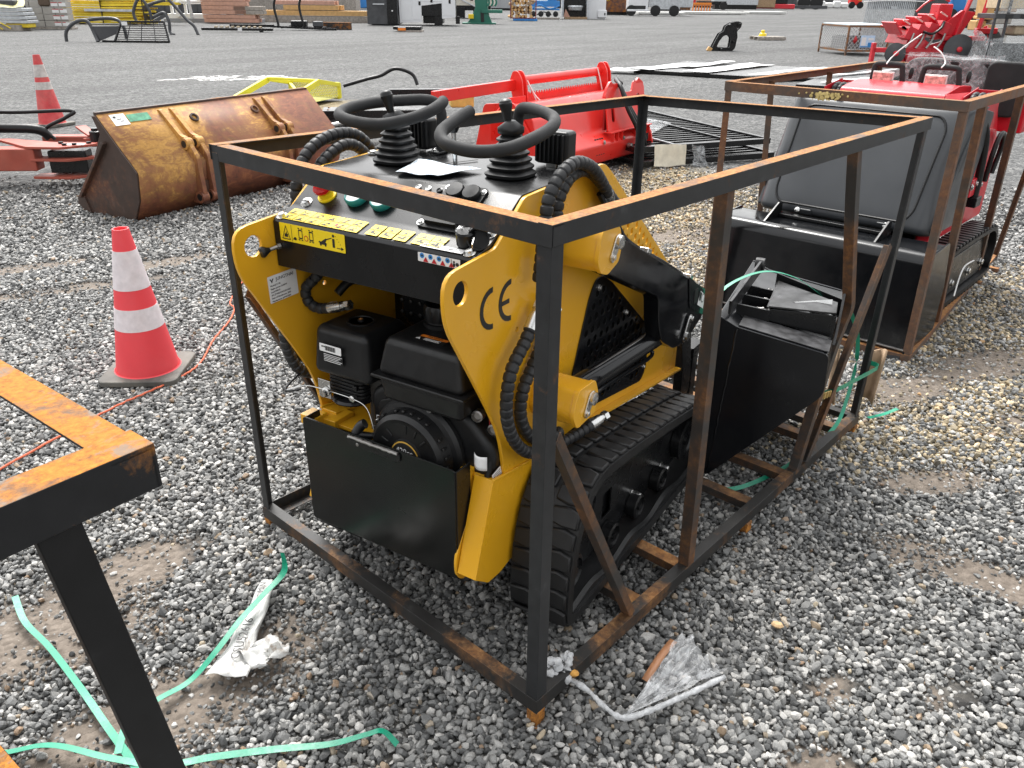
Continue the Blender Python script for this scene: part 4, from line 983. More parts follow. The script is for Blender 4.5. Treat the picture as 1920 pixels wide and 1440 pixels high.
hose([(-.085,.362,.87),(-.098,.364,.80),(-.075,.364,.735),(-.02,.362,.705),(.05,.36,.70)])
hose([(-.04,.250,1.00),(-.055,.280,.965),(-.062,.306,.935),(-.060,.302,.900),(-.055,.270,.885),(-.050,.215,.898)], r=.015, fit1=1)
for p, d in (((.115,-.345,1.0),(.25,-.2,-1)), ((.10,-.345,.905),(.6,-.3,-.6))):
    hb_ = MB().lathe([(.012,0),(.012,.02),(.016,.022),(.016,.055),(.012,.058)], p, d, 14).build('elbow_fitting', CHROME, ml)
    q = V(p) + V(d).normalized()*.06
    MB().tube(catmull([q, q + V((.0,.0,-.018)), q + V((-.006,.012,-.028)), q + V((-.01,.03,-.03))], 4), .011, 10).build('elbow', CHROME, hb_)
# ---------------------------------------------------------------- loose bucket lying at an angle in the front of the first crate
bkt = thing('loader_bucket', 'black steel bucket with mounting ribs lying in the front crate', 'bucket', (1.26,.27,0), 18)
# local x runs along the bucket, local -y towards the right of the picture
BP = [(-.012,.062),(-.359,.468),(-.351,.615),(-.048,.660),(.024,.694),(.030,.080)]
BSH = mat('bucket_black', (.0045,.005,.0065), .20, var=.4, scale=3, bump=.04, dust=.10, dustcol=(.018,.016,.015), spec=.42)
MB().prism(inset(BP,.985), 'x', .012, .70).build('bucket_shell', BSH, bkt, bevel=.004)
for x0 in (0, .70): MB().prism(fillet(BP,[.01,.03,.02,.01,.01,.01],3), 'x', x0-.004, x0+.008).build('cheek_plate', BSH, bkt, bevel=.002)
pts = [V((-.005, -.012-.036*k/30 + random.uniform(-.002,.002), .07+.585*k/30)) for k in range(31)]
MB().tube(pts, [random.uniform(.002,.005) for _ in pts], 6).build('weld_bead', BSH, bkt)
def tz(y): return .660 + (y+.048)*(.045/.303)          # height of the top skin
def slab(name, pts, t, m):
    n = (V(pts[1])-V(pts[0])).cross(V(pts[2])-V(pts[0])).normalized()*t; k = len(pts)
    return MB().add([V(p) for p in pts] + [V(p)+n for p in pts], [tuple(range(k)), tuple(reversed(range(k,2*k)))] + [(i,k+i,k+(i+1)%k,(i+1)%k) for i in range(k)]).build(name, m, bkt, bevel=.001)
SCUF = mat('scuffed_black', (.040,.040,.042), .38, var=.8, scale=26, bump=.5, bscale=120)
BAR = mat('scratched_black', (.022,.022,.023), .34, var=.9, scale=18, bump=.25, bscale=90)
slab('scuffed_strip', [(.010,-.050,tz(-.05)+.001),(.010,-.348,tz(-.348)+.001),(.118,-.348,tz(-.348)+.001),(.118,-.050,tz(-.05)+.001)], .004, SCUF)
MB().bar((.03,-.010,.712),(.46,-.042,.745),.010,.050).build('mount_edge_bar', BAR, bkt, bevel=.002)
MB().cyl((.455,-.055,.752),(.455,-.02,.752),.024,16).build('mount_eye', BAR, bkt, bevel=.003)
for x in (.12,.23,.34):
    r_ = slab('mount_rib', [(x,-.02,.665),(x,-.135,.650),(x,-.135,.694),(x,-.02,.702)], .009, BLK)
    pts = [V((x+.004, -.085-.045*k/8, .690+random.uniform(-.003,.003))) for k in range(9)]
    MB().tube(pts, [random.uniform(.004,.009) for _ in pts], 7).build('weld_bead', STEEL, r_)
    slab('mount_rib_foot', [(x+.02,-.03,.668),(x+.02,-.10,.662),(x+.06,-.10,.664),(x+.06,-.03,.670)], .004, SCUF)
slab('mount_plate', [(.125,-.125,.700),(.15,-.345,.702),(.30,-.340,.690),(.39,-.120,.712)], .006, BAR)
slab('mount_face', [(.122,-.125,.696),(.147,-.348,.698),(.147,-.348,.618),(.122,-.125,.655)], .006, BLK)
slab('mount_edge', [(.118,-.120,.655),(.385,-.116,.67),(.385,-.116,.715),(.118,-.120,.705)], .006, BLK)
slab('mount_wall', [(.41,-.11,.67),(.36,-.36,.62),(.36,-.36,.690),(.41,-.11,.742)], .008, BLK)
slab('zinc_gusset', [(.20,-.330,.645),(.19,-.200,.712),(.26,-.322,.718)], .004, CHROME)
slab('end_lug', [(.13,-.352,.60),(.36,-.352,.60),(.33,-.352,.715),(.29,-.352,.735),(.26,-.352,.69)], .008, BAR)

# ---------------------------------------------------------------- red stand-on machine in the second crate, facing the viewer
HOOD = mat('hood_plastic', (.040,.044,.049), .36, var=.10, scale=5, bump=.08, bscale=500, dust=.25, dustcol=(.065,.07,.075))
r2 = thing('track_loader', 'red mini loader with dark grey plastic hood in the far crate', 'loader', (3.0,.715,0), 0)
# attached bucket: the inside of it faces us
b2 = MB().prism(fillet([(0,.03),(.03,.02),(.36,.06),(.42,.30),(.33,.545),(.10,.545),(.07,.535),(.045,.50)], [0,0,.05,.05,.03,.02,.02,.01], 4), 'y', -.575, .575).build('bucket', BLKG, r2, bevel=.005)
MB().box((-.002,0,.062),(.022,1.152,.008)).build('cutting_edge_weld', STEEL, b2, bevel=.002)
MB().prism([(-.03,.012),(.03,.020),(.03,.040),(-.02,.030)], 'y', -.57, .57).build('cutting_edge', BLK, b2)
for s in (-1, 1): MB().prism(fillet([(-.02,.02),(.42,.06),(.43,.30),(.34,.555),(.06,.535)], .02, 3), 'y', s*.575, s*.585).build('bucket_cheek', BLKG, b2, bevel=.002)
for y in (.30,.20,-.14,-.36):
    pts = [V((.004+.046*k/24 + random.uniform(-.001,.001), y+random.uniform(-.002,.002), .05+.45*k/24)) for k in range(25)]
    MB().tube(pts, [random.uniform(.002,.0045) for _ in pts], 6).build('weld_seam', BLKG, b2)
MB().bar((.28,.31,.556),(.28,-.30,.556),.05,.018).build('mount_bar', BLK, b2, bevel=.004)
for y in (.32,-.29): MB().prism([(.10,.545),(.30,.545),(.30,.62),(.26,.625)], 'y', y-.006, y+.006).build('mount_ear', BLK, b2, bevel=.002)
# hood: bulged panel with a recessed field
def hood(u, w):
    y = (u-.5)*2; z = w
    bul = (1-abs(y)**5)*.045*(1-abs(2*w-1)**6)
    half = .487 + .02*w
    ed = max(abs(y)-.90,0)/.10
    x = .345 + .34*w - bul + .085*ed**2
    if w < .06: x += .05*((.06-w)/.06)**2
    if w > .95: x += .07*((w-.95)/.05)**1.5
    return (x, y*half + .020, .545 + .635*w - (.02*ed**2 if w > .5 else 0))
hd = MB().grid(hood, 41, 41).build('hood', HOOD, r2, solid=.006, ang=60)
for s in (-1, 1): MB().prism(fillet([(.40,.565),(.44,.55),(.85,.55),(1.02,1.12),(.74,1.165)], .03, 3), 'y', .02+s*.478, .02+s*.498).build('hood_flank', HOOD, hd, bevel=.008)
fld = rr(-.80,.10,.80,.90,.14,8)
def hp(y, w): p = hood((y+1)/2, w); return V(p) + V((-.004,0,.002))
grv = [hp(y*.98, w) for y, w in fld]
MB().tube(grv + [], .0065, 8, True).build('hood_groove', BLK, hd)
def fieldp(u, w): y, ww = -.795 + 1.59*u, .105 + .79*w; p = hood((y*.98+1)/2, ww); return (p[0]-.0045, p[1], p[2]+.002)
for y in (-.56,.45):
    p = hp(y, .055); MB().lathe([(.016,0),(.015,.006),(.008,.010),(.001,.011)], p, (-1,0,.5), 14).build('hood_fastener', CHROME, hd)
    MB().box(hp(y-.10 if y > 0 else y+.03, .050), (.012,.065,.035), Matrix.Rotation(R(-30),3,'Y')).build('hood_latch', HOOD, hd, bevel=.005)
MB().box(hp(.42,.955),(.015,.035,.03)).build('hood_latch', HOOD, hd, bevel=.004); hexbolt(MB(), hp(.42,.975), (-1,0,.6), .012, .006).build('hood_fastener', CHROME, hd)
MB().box((.95,.03,.66),(.70,.72,.58)).build('engine_body', BLK, r2, bevel=.02)
# red superstructure
MB().prism(fillet([(.98,1.05),(1.06,1.185),(1.30,1.215),(1.55,1.20),(1.55,.9),(1.0,.9)], .02, 3), 'y', -.20, .40).build('top_cover', CRIM, r2, bevel=.006)
MB().add([(.99,-.20,1.05),(1.07,-.20,1.185),(1.30,-.29,1.19),(1.12,-.30,1.05),(.99,-.20,1.0),(1.1,-.3,1.0)], [(0,1,2,3),(0,3,5,4)]).build('cover_flank', CRIM, r2, solid=.004)
for y, s in ((.455,1),(-.345,-1)):
    hb2 = MB().prism([(1.10,1.00),(1.10,1.175),(1.36,1.21),(1.36,1.0)], 'y', y-.065, y-.059).prism([(1.10,1.00),(1.10,1.175),(1.36,1.21),(1.36,1.0)], 'y', y+.059, y+.065)
    hb2 = hb2.box((1.36,y,1.1),(.006,.13,.2)).build('hose_guard', CRIM, r2, bevel=.002); tag(hb2, kind=None)
    for k in range(3): hose([(1.14,y-.035+.033*k,.98),(1.15,y-.035+.033*k,1.12),(1.20,y-.035+.033*k,1.175),(1.27,y-.033+.033*k,1.165),(1.31,y-.033+.033*k,1.08)], parent=r2, r=.018, pitch=.03)
for s in (-1, 1):
    MB().prism(fillet([(.55,.42),(.50,.62),(.85,.98),(1.05,1.12),(1.50,1.12),(1.75,.80),(1.75,.42)], .03, 3), 'y', s*.36, s*.375).build('side_panel', CRIM, r2, bevel=.002)
    MB().prism(fillet([(.45,.50),(.62,.47),(1.30,.90),(1.30,1.0),(1.15,1.02)], .03, 3), 'y', s*.385, s*.445).build('lift_arm', CRIM, r2, bevel=.004)
    MB().box((1.02,s*.43,.72),(.20,.10,.10)).build('cylinder_mount', CRIM, r2, bevel=.006)
    for q in ((.92,.76),(1.0,.77),(1.1,.75)): hexbolt(MB(), (q[0], s*.482, q[1]-.03), (0,s,0), .012, .008).build('bolt', CHROME, r2)
    MB().tube(catmull([(.86,s*.43,1.12),(.93,s*.455,1.08),(.98,s*.475,.98),(1.02,s*.48,.80),(1.03,s*.48,.66)], 8), .021, 10).build('hydraulic_hose', PLAS, r2)
    MB().tube(catmull([(1.22,s*.47,.72),(1.20,s*.48,.88),(1.26,s*.48,.97),(1.34,s*.48,.97),(1.40,s*.47,.88),(1.38,s*.46,.74)], 8), .014, 10).build('hydraulic_hose', PLAS, r2)
    MB().box((1.03,s*.48,.635),(.10,.06,.055)).build('valve_block', BLK, r2, bevel=.004)
    # tracks
    TPx = [(.42,.14),(.44,.26),(.60,.37),(.82,.40),(1.40,.40),(1.62,.38),(1.72,.28),(1.70,.14),(1.60,.07),(.50,.07)]
    pth = catmull([(x, s*.445, z) for x, z in TPx], 8, True); pth.append(pth[0].copy()); pth = even(pth, .02); tot = len(pth)
    vs = []; nr = []
    for i, p in enumerate(pth):
        d = (pth[(i+1) % tot] - pth[i-1]).normalized(); nn = V((d.z,0,-d.x))
        if nn.dot(p - V((1.05, p.y, .23))) < 0: nn = -nn
        nr.append((d, nn)); vs += [p + V((0,-.075,0)), p + V((0,.075,0)), p - nn*.025 + V((0,.075,0)), p - nn*.025 + V((0,-.075,0))]
    tr2 = MB().add(vs, [(i*4+k, i*4+(k+1)%4, ((i+1)%tot)*4+(k+1)%4, ((i+1)%tot)*4+k) for i in range(tot) for k in range(4)]).build('rubber_track', RUB, r2, ang=35)
    pro = None
    for i in range(0, tot-1, 3):
        d, nn = nr[i]; y = nn.cross(d); p = pth[i]
        M_ = Matrix(((d.x,y.x,nn.x,p.x),(d.y,y.y,nn.y,p.y),(d.z,y.z,nn.z,p.z),(0,0,0,1)))
        if pro is None:
            pro = MB().box((0,0,.008),(.032,.145,.020)).build('tread_block', RUB, tr2, bevel=.004, seg=1); pro.matrix_local = M_
        else: inst(pro, 'tread_block', tr2, M_)
    tf2 = MB().prism(fillet([(.47,.13),(.50,.25),(.65,.33),(1.55,.34),(1.66,.26),(1.64,.12),(1.55,.10),(.55,.10)], .03, 3), 'y', s*.40, s*.49).build('track_frame', BLK, r2, bevel=.004)
    for q in (.62,.95,1.28,1.55): hexbolt(MB(), (q, s*.492, .17), (0,s,0), .018, .015).build('bolt', CHROME, tf2)
# operator station behind: two padded loops with reflectors, seat pad wrapped in film
for y, w in ((.265,.085),(-.045,.10)):
    lp = MB().tube(catmull([(1.42,y+w*1.05,1.20),(1.42,y+w,1.27),(1.42,y+w*.85,1.298),(1.42,y,1.302),(1.42,y-w*.85,1.298),(1.42,y-w,1.27),(1.42,y-w*1.15,1.20)], 7), .0165, 12).build('control_loop', FOAM, r2)
    rl = MB().box((1.37,y+.01,1.225),(.02,.115,.062)).build('reflector', mat('reflector_pink', (.72,.36,.32), .15, var=.5, scale=60, bump=.5, bscale=300, coat=.6), r2, bevel=.004)
    MB().box((1.382,y+.01,1.225),(.012,.128,.074)).build('reflector_frame', WHITE, rl, bevel=.003)
    MB().lathe([(.008,0),(.013,.02),(.014,.05),(.008,.065),(.001,.068)], (1.48,y-w*1.4,1.22), (.1,0,1), 12).build('lever_knob', PLAS, r2)
MB().prism(rr(-.44,1.02,-.22,1.335,.05,5), 'x', 1.70, 1.76).build('side_pad', FOAM, r2, bevel=.015)
MB().box((1.86,-.40,1.10),(.22,.16,.34)).build('rear_box', CRIM, r2, bevel=.01)
t = NT('clear_film'); t.col((.80,.83,.85)); t.rough(.12)
fa = t.ramp(t.noise(18, 6, .7, dist=1.5), [(.35, .05), (.62, .42), (.78, .85)])
t.l(fa, t.b.inputs['Alpha']); t.bump(t.noise(30, 5, .7, dist=1.2), .8, .006); MATS['clear_film'] = t.m
FILM = t.m
def crump(u, w, a, b, c, d, amp, sc, seed):
    p = V(a).lerp(V(b), u).lerp(V(d).lerp(V(c), u), w)
    n_ = mnoise.noise_vector(V((p.x*sc+seed, p.y*sc, p.z*sc)))
    return p + n_*amp
sp_ = MB().prism(rr(-.30,1.02,.30,1.33,.10,6), 'x', 1.78, 1.86).build('back_pad', PLAS, r2, bevel=.02)
MB().grid(lambda u, w: crump(u, w, (1.75,.32,1.05), (1.75,-.32,1.05), (1.78,-.28,1.36), (1.78,.28,1.36), .018, 9, 2), 30, 18).build('film_wrap', FILM, sp_)
MB().grid(lambda u, w: crump(u, w, (1.76,.31,1.345), (1.76,-.31,1.335), (1.90,-.3,1.33), (1.90,.3,1.34), .016, 9, 5), 30, 8).build('film_wrap', FILM, sp_)
tag(MB().tube(catmull([(4.37,.98,1.305),(4.42,.975,1.34),(4.46,.93,1.40),(4.53,.86,1.475)], 8), .004, 6).build('white_cable_tie', WHITE), 'long white cable tie sticking up from the left control loop', 'cable tie')
tag(MB().tube(catmull([(4.37,.66,1.302),(4.42,.66,1.33),(4.44,.70,1.38),(4.46,.755,1.41)], 8), .004, 6).build('white_cable_tie', WHITE), 'curved white cable tie on the right control loop', 'cable tie')
MB().tube(catmull([(.62,-.60,.20),(.70,-.585,.28),(.78,-.58,.33),(.86,-.60,.35)], 6), .004, 6).build('loose_wire', WHITE, r2)
# ---------------------------------------------------------------- traffic cones
CONER = mat('cone_red', (.78,.055,.070), .50, var=.06, scale=6, bump=.1, dust=.15, dustcol=(.75,.20,.20))
CONEW = mat('cone_white', (.72,.66,.68), .55, var=.10, scale=30, bump=.3, bscale=500, dust=.30, dustcol=(.55,.45,.45))
CBASE = mat('cone_base', (.085,.083,.076), .72, var=.2, scale=8, bump=.25, bscale=160, dust=.55, dustcol=(.26,.24,.20))
def cone(label, loc, h, base, rz, tilt=0, dirty=False, bands=((.86,.60),(.47,.32))):
    c = thing('traffic_cone', label, 'cone', loc, rz, 'traffic cones')
    if tilt: c.rotation_euler = (R(tilt), 0, R(rz))
    cr_ = CONER if not dirty else mat('cone_red_dirty', (.58,.060,.065), .7, var=.2, scale=12, bump=.2, dust=.5, dustcol=(.48,.20,.17))
    cw_ = CONEW if not dirty else mat('cone_white_dirty', (.52,.49,.47), .7, var=.3, scale=16, bump=.3, dust=.5, dustcol=(.40,.34,.31))
    r0, r1 = base*.395, base*.098
    f = lambda q: r0 + (r1-r0)*q
    z0 = .028*h/.7
    MB().lathe([(f(0)+.012, z0-.004),(f(0)+.003, z0+.004)] + [(f(k/12), z0+(h-z0)*k/12) for k in range(13)] + [(r1-.006,h),(r1-.008,h-.10)], (0,0,0), (0,0,1), 40).build('cone_body', cr_, c, ang=50)
    for a, b in bands:
        n = 6; MB().lathe([(f(b)+.0005, z0+(h-z0)*b)] + [(f(b+(a-b)*k/n)+.0015, z0+(h-z0)*(b+(a-b)*k/n)) for k in range(n+1)] + [(f(a)+.0005, z0+(h-z0)*a)], (0,0,0), (0,0,1), 40).build('reflective_band', cw_, c, ang=50)
    hb = base/2
    MB().prism(rr(-hb,-hb,hb,hb,base*.12,5), 'z', 0, z0).build('cone_base', CBASE, c, bevel=.006, seg=2)
    return c
cone('red and white traffic cone with square base beside the orange string', (.300,2.735,.012), .70, .360, 46)
cone('taller dirty traffic cone standing behind the orange-red boom', (3.05,11.33,.0), .89, .42, 20, tilt=-1.5, dirty=True, bands=((.86,.68),(.61,.50)))
# orange marking string
tag(MB().tube([q + V((0,0,.0015*math.sin(i*1.7))) for i, q in enumerate(catmull([(-1.1,2.02,.022),(-.509,2.263,.022),(-.028,2.448,.022),(.18,2.50,.022),(.36,2.545,.022),(.508,2.63,.022),(.70,2.85,.022),(.892,3.03,.022),(1.02,3.19,.024),(1.10,3.36,.022),(1.6,3.9,.02)], 14))], .0045, 6).build('string', mat('orange_string', (.62,.13,.06), .7, var=.3, scale=90, bump=.3)), 'thin orange string running past the near traffic cone', 'string')

# ---------------------------------------------------------------- rusty yellow wheel loader bucket
t = NT('worn_yellow_bucket')
n1 = t.noise(1.7, 7, .66, dist=.8); n2 = t.noise(9, 7, .7, vec=t.mapping((1,3.5,1.2)), dist=.9); n3 = t.noise(40, 5, .7)
f = t.math('ADD', t.math('MULTIPLY', n1, .62), t.math('MULTIPLY', n2, .38))
sxyz = t.n('ShaderNodeSeparateXYZ'); t.l(t.tc.outputs['Object'], sxyz.inputs[0])
f = t.math('ADD', f, t.ramp(sxyz.outputs[2], [(.05, .16), (.32, 0)]))     # browner and darker towards the bottom
f = t.math('ADD', f, t.math('MULTIPLY', t.ramp(t.math('MULTIPLY', sxyz.outputs[0], .5), [(.25, 0), (.55, 1)]), .07))
yel = t.ramp(n3, [(.3, (.42,.205,.042)), (.7, (.60,.335,.085))])
brn = t.ramp(n2, [(.25, (.055,.024,.018)), (.5, (.17,.058,.030)), (.75, (.32,.125,.05))])
t.col(t.mix(t.ramp(f, [(.455, 0), (.53, .75), (.61, 1)]), yel, brn)); t.rough(.62); t.bump(t.math('ADD', n3, f), .3, .003)
WORN = t.m; MATS['worn'] = WORN
rb = thing('wheel_loader_bucket', 'large worn yellow loader bucket, rusting, resting face down', 'bucket', (1.55,5.58,0), 12.0)
LB = 2.30
PR = [(.0,.0),(-.10,.175),(-.13,.393),(.085,.613),(.255,.79)]
MB().add([(x, y, z) for x in (0, LB) for y, z in PR], [(i, i+1, 6+i, 5+i) for i in range(4)]).build('bucket_skin', WORN, rb, solid=.018, ang=20)
BRS = mat_rust('brown_steel', paint=(.060,.038,.030), rustc=((.075,.032,.022),(.13,.055,.035),(.24,.11,.05)), amount=.30, top=0, scale=3)
for x in (0, LB): MB().prism(PR + [(.30,.785),(.235,.655),(.60,.14),(.60,.0)], 'x', x-.014, x+.010).build('side_plate', BRS, rb, bevel=.004)
MB().bar((-.022,.175,.600),(-.022,.620,.130),.028,.060,(1,0,0)).build('side_cutter', BRS, rb, bevel=.006)
MB().prism([(.54,.0),(.60,.0),(.70,.06),(.68,.13),(.60,.14)], 'x', -.03, LB+.02).build('cutting_edge', BRS, rb, bevel=.006)
MB().bar((0,.27,.80),(LB,.27,.80),.04,.03).build('top_lip', BRS, rb, bevel=.006)
for x0 in (.55, 1.58):
    for dx in (0, .11):
        x = x0 + dx
        l_ = MB().prism(fillet([(-.02,.06),(-.13,.05),(-.185,.085),(-.19,.15),(-.175,.30),(-.17,.44),(-.065,.585),(.0,.60),(.21,.79),(.25,.775),(.08,.59),(-.13,.39),(-.10,.17)], .025, 3), 'x', x-.020, x+.020).build('hinge_lug', WORN, rb, bevel=.008)
        for p in ((-.150,.112),(-.055,.535)):
            MB().lathe([(.046,-.034),(.048,.034),(.030,.036),(.028,.0)], (x, p[0], p[1]), (-1,0,0), 18).build('bushing', WORN, l_)
            MB().lathe([(.030,.034),(.030,.0365),(.001,.0366)], (x, p[0], p[1]), (-1,0,0), 14).build('pin_hole', INK, l_)
    MB().box((x0+.055,-.09,.14),(.08,.10,.20)).build('lug_spacer', BRS, rb, bevel=.01)
for x in (.82, 1.50):
    MB().lathe([(.042,0),(.040,.022),(.026,.024),(.022,.004)], (x, .155, .69), (0,-.72,.69), 14).build('burned_socket', BRS, rb)
w_ = sticker('lot_tag', frame((.155,.198,.748), (1,0,0), (0,.69,.72)), .13, .105, LABW, rb); ink(w_, [rr(-.045,.015,-.02,.035,.004,1), rr(.0,-.02,.03,-.012,.002,1), rr(-.02,.0,.02,.008,.002,1)])
sticker('paint_mark', frame((.33,.200,.750), (1,0,0), (0,.69,.72)), .20, .07, mat('faded_green', (.10,.30,.19), .7, var=.4, scale=20, bump=0), rb)

# ---------------------------------------------------------------- orange-red mower boom at the left edge
bm_ = thing('mower_boom', 'faded orange-red folding boom arm with hoses at the left edge', 'boom', (1.46,7.90,0), -42)
MB().box((1.35,.62,.27),(2.6,.13,.11)).build('main_tube', BRICK, bm_, bevel=.02)
MB().prism(fillet([(-1.0,.14),(-.62,.14),(-.52,.34),(-.60,.42),(-1.0,.42)], .02, 3), 'y', -.10, .10).build('pivot_block', BRICK, bm_, bevel=.01)
MB().lathe([(.19,.30),(.19,.50),(.14,.52),(.14,.62),(.10,.66)], (-.42,.10,0), (0,0,1), 26).build('swivel_flange', BRICK, bm_, ang=30)
for k in range(10): MB().lathe([(.022,0),(.022,.02),(.018,.024)], (-.42+.165*math.cos(.63*k), .10+.165*math.sin(.63*k), .50), (0,0,1), 6).build('bolt', BRICK, bm_)
for z in (.14,.24,.34): MB().lathe([(.075,0),(.075,.03)], (-.33,-.30,z), (0,0,1), 20).build('pivot_disc', BRICK, bm_, bevel=.005)
MB().lathe([(.05,.10),(.05,.40),(.035,.41),(.035,.44)], (-.33,-.30,0), (0,0,1), 16).build('pivot_pin', BLK, bm_)
MB().box((.06,-.27,.25),(.60,.17,.20)).build('link_arm', BRICK, bm_, bevel=.012)
for z in (.35,.24,.08): MB().prism(fillet([(.30,-.36),(.62,-.40),(.86,-.22),(.86,-.12),(.45,-.10),(-.05,.12),(-.15,.08)] if z == .35 else [(.30,-.36),(.66,-.40),(.88,-.24),(.86,-.16),(.45,-.18),(.30,-.20)], .03, 2), 'z', z, z+.022).build('clevis_plate', BRICK, bm_, bevel=.003)
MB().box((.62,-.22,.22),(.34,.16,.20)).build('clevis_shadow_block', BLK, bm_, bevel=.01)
MB().bar((.58,.25,.46),(.80,-.05,.42),.10,.02).build('latch_bar', BRICK, bm_, bevel=.004)
MB().lathe([(.055,.36),(.055,.46),(.035,.47),(.035,.49)], (.82,-.05,0), (0,0,1), 14).build('pivot_pin', BLK, bm_)
MB().box((1.15,.05,.385),(.9,.22,.02)).build('deck_plate', BRICK, bm_, bevel=.003)
MB().tube(catmull([(-1.0,.25,.52),(-.55,.20,.50),(-.36,.24,.66),(-.38,.22,.84),(-.55,.18,.90),(-.75,.15,.84),(-.95,.10,.80)], 9), .062, 12).build('hose_bundle', mat('dirty_hose', (.05,.048,.043), .8, var=.4, scale=12, bump=.3, dust=.4, dustcol=(.22,.19,.14)), bm_)
MB().tube(catmull([(-1.0,.5,.60),(-.2,.52,.56),(.42,.48,.58),(.38,.44,.52),(.18,.42,.42),(.25,.40,.32)], 9), .018, 10).build('hose', PLAS, bm_)
MB().tube(catmull([(-.7,.3,.44),(-.2,.30,.44),(.12,.35,.42),(.20,.40,.34)], 7), .045, 10).build('hose', PLAS, bm_)
for q in ((.55,-.2),(.70,-.28),(.62,-.30),(.80,-.20)): MB().lathe([(.022,0),(.022,.018)], (q[0], q[1], .372), (0,0,1), 6).build('bolt', BLK, bm_)
for p_ in ((.70,-.25,.3735),(1.15,.08,.3965)): sticker('data_label', Matrix.Translation(p_), .16, .08, LABW, bm_)

# ---------------------------------------------------------------- bright yellow mesh ended frame behind the bucket
YB = mat('bright_yellow', (.72,.66,.035), .45, var=.08, scale=3, bump=.05, dust=.15, dustcol=(.5,.40,.12))
yf = thing('mesh_carrier', 'bright yellow steel carrier with mesh end lying behind the rusty bucket', 'carrier', (5.77,10.2,0), 24)
yf.scale = (1,1,.62)
for y0 in (0, .95):
    MB().bar((0,y0,.12),(1.30,y0,.58),.05,.14,(0,0,1)).build('side_beam', YB, yf, bevel=.006)
    MB().bar((1.28,y0,.60),(1.95,y0,.42),.05,.10,(0,0,1)).build('side_beam', YB, yf, bevel=.006)
for p0, p1 in (((1.3,0,.62),(1.3,.95,.62)),((1.95,0,.46),(1.95,.95,.46)),((.70,0,.38),(1.95,.95,.40)),((0,0,.12),(0,.95,.12)),((1.95,0,.08),(1.95,.95,.08)),((1.95,0,.08),(1.95,0,.46)),((1.95,.95,.08),(1.95,.95,.46))):
    MB().bar(p0, p1, .05, .05).build('cross_beam', YB, yf, bevel=.005)
MB().add([(.70,.02,.10),(1.93,.02,.10),(1.93,.93,.10),(.70,.93,.10)], [(0,1,2,3)]).build('floor_sheet', mat('mesh_olive', (.32,.31,.06), .6, var=.2, bump=.2), yf, solid=.006)
mh = [circ(.04+.045*i+(.022 if j % 2 else 0), .03+.040*j, .016, 6) for i in range(20) for j in range(9)]
plate('mesh_end', [(0,0),(.95,0),(.95,.40),(0,.40)], mh, .006, frame((1.99,.0,.07),(0,1,0),(0,0,1)), YB, yf, 0)

# ---------------------------------------------------------------- red tiller attachment
rt = thing('soil_tiller', 'bright red tiller attachment with black hoses behind the loader', 'tiller', (4.85,4.30,0), 6)
rt.scale = (1,.85,1)
# local x: along its width, towards the right of the picture; local -y faces us
W_ = 2.05
hous = [(-.28,.10),(-.34,.30),(-.16,.42),(-.10,.62),(.10,.74),(.50,.70),(.62,.30),(.55,.06)]
MB().prism(fillet(hous, .03, 3), 'x', -.10, W_-.18).build('rotor_housing', RED, rt, bevel=.01)
for x in (-.12, W_-.16): MB().prism(fillet([(-.40,.14),(-.34,.34),(-.12,.46),(.14,.76),(.55,.72),(.68,.30),(.55,.04),(-.20,.04)], .04, 3), 'x', x-.012, x+.012).build('end_plate', RED, rt, bevel=.004)
# mounting plate with two slots and ribs under it
mpz = frame((1.02,-.285,.40),(1,0,0),(0,.22,.975))
plate('mount_plate', fillet([(0,0),(.82,0),(.84,.40),(.78,.46),(.62,.46),(.56,.36),(.34,.36),(.28,.46),(.10,.46),(.02,.36)], .02, 3), [rr(.10,.08,.165,.33,.03,5), rr(.66,.08,.725,.33,.03,5)], .02, mpz, RED, rt)
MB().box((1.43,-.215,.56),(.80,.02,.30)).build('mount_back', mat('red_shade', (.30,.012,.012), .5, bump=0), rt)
MB().bar((1.0,-.30,.395),(1.88,-.30,.395),.11,.012).build('mount_ledge', RED, rt, bevel=.002)
for x in (1.07,1.16,1.25,1.55,1.65,1.75,1.84): MB().prism([(-.35,.30),(-.35,.39),(-.24,.39),(-.28,.28)], 'x', x-.005, x+.005).build('gusset', RED, rt)
for x0 in (1.03, 1.62): MB().prism(fillet([(x0,.72),(x0+.22,.72),(x0+.24,.82),(x0+.12,.88),(x0+.04,.80)], .02, 2), 'y', -.20, -.17).build('hook_plate', RED, rt, bevel=.003)
for i in range(4):
    for j in range(4): MB().box((.80+.045*i, -.275-.01*j, .34-.045*j),(.026,.01,.026)).build('grille_hole', INK, rt)
for k in range(11): MB().box((1.66+.016*k, -.345, .27),(.008,.012,.075)).build('grille_slot', INK, rt)
# rear bar with toothed rail and hinge brackets
MB().cyl((.30,.46,.90),(W_-.15,.46,.90),.045,16).build('rear_tube', RED, rt)
tth = [(.30,.70),(W_-.15,.70),(W_-.15,.80)]; n_ = 34
for k in range(n_, -1, -1): x = .32 + (W_-.52)*k/n_; tth += [(x+.018,.80),(x,.765)]
tth += [(.30,.80)]
plate('toothed_rail', tth, [], .012, XZ(.40), RED, rt, 0)
for x in (.28, W_-.16):
    for dx in (-.035,.035): MB().prism(fillet([(.34,.56),(.42,.60),(.52,.90),(.47,1.0),(.40,1.0),(.34,.92),(.31,.70)], .03, 3), 'x', x+dx-.01, x+dx+.01).build('hinge_bracket', RED, rt, bevel=.003)
MB().bar((-1.0,.40,.86),(.26,.46,.87),.05,.10).build('side_arm', RED, rt, bevel=.006)
MB().prism([(-.30,.42),(-.30,.60),(-.05,.78),(.26,.78),(.26,.42)], 'y', .30, .32).build('rear_shield', RED, rt, bevel=.003)
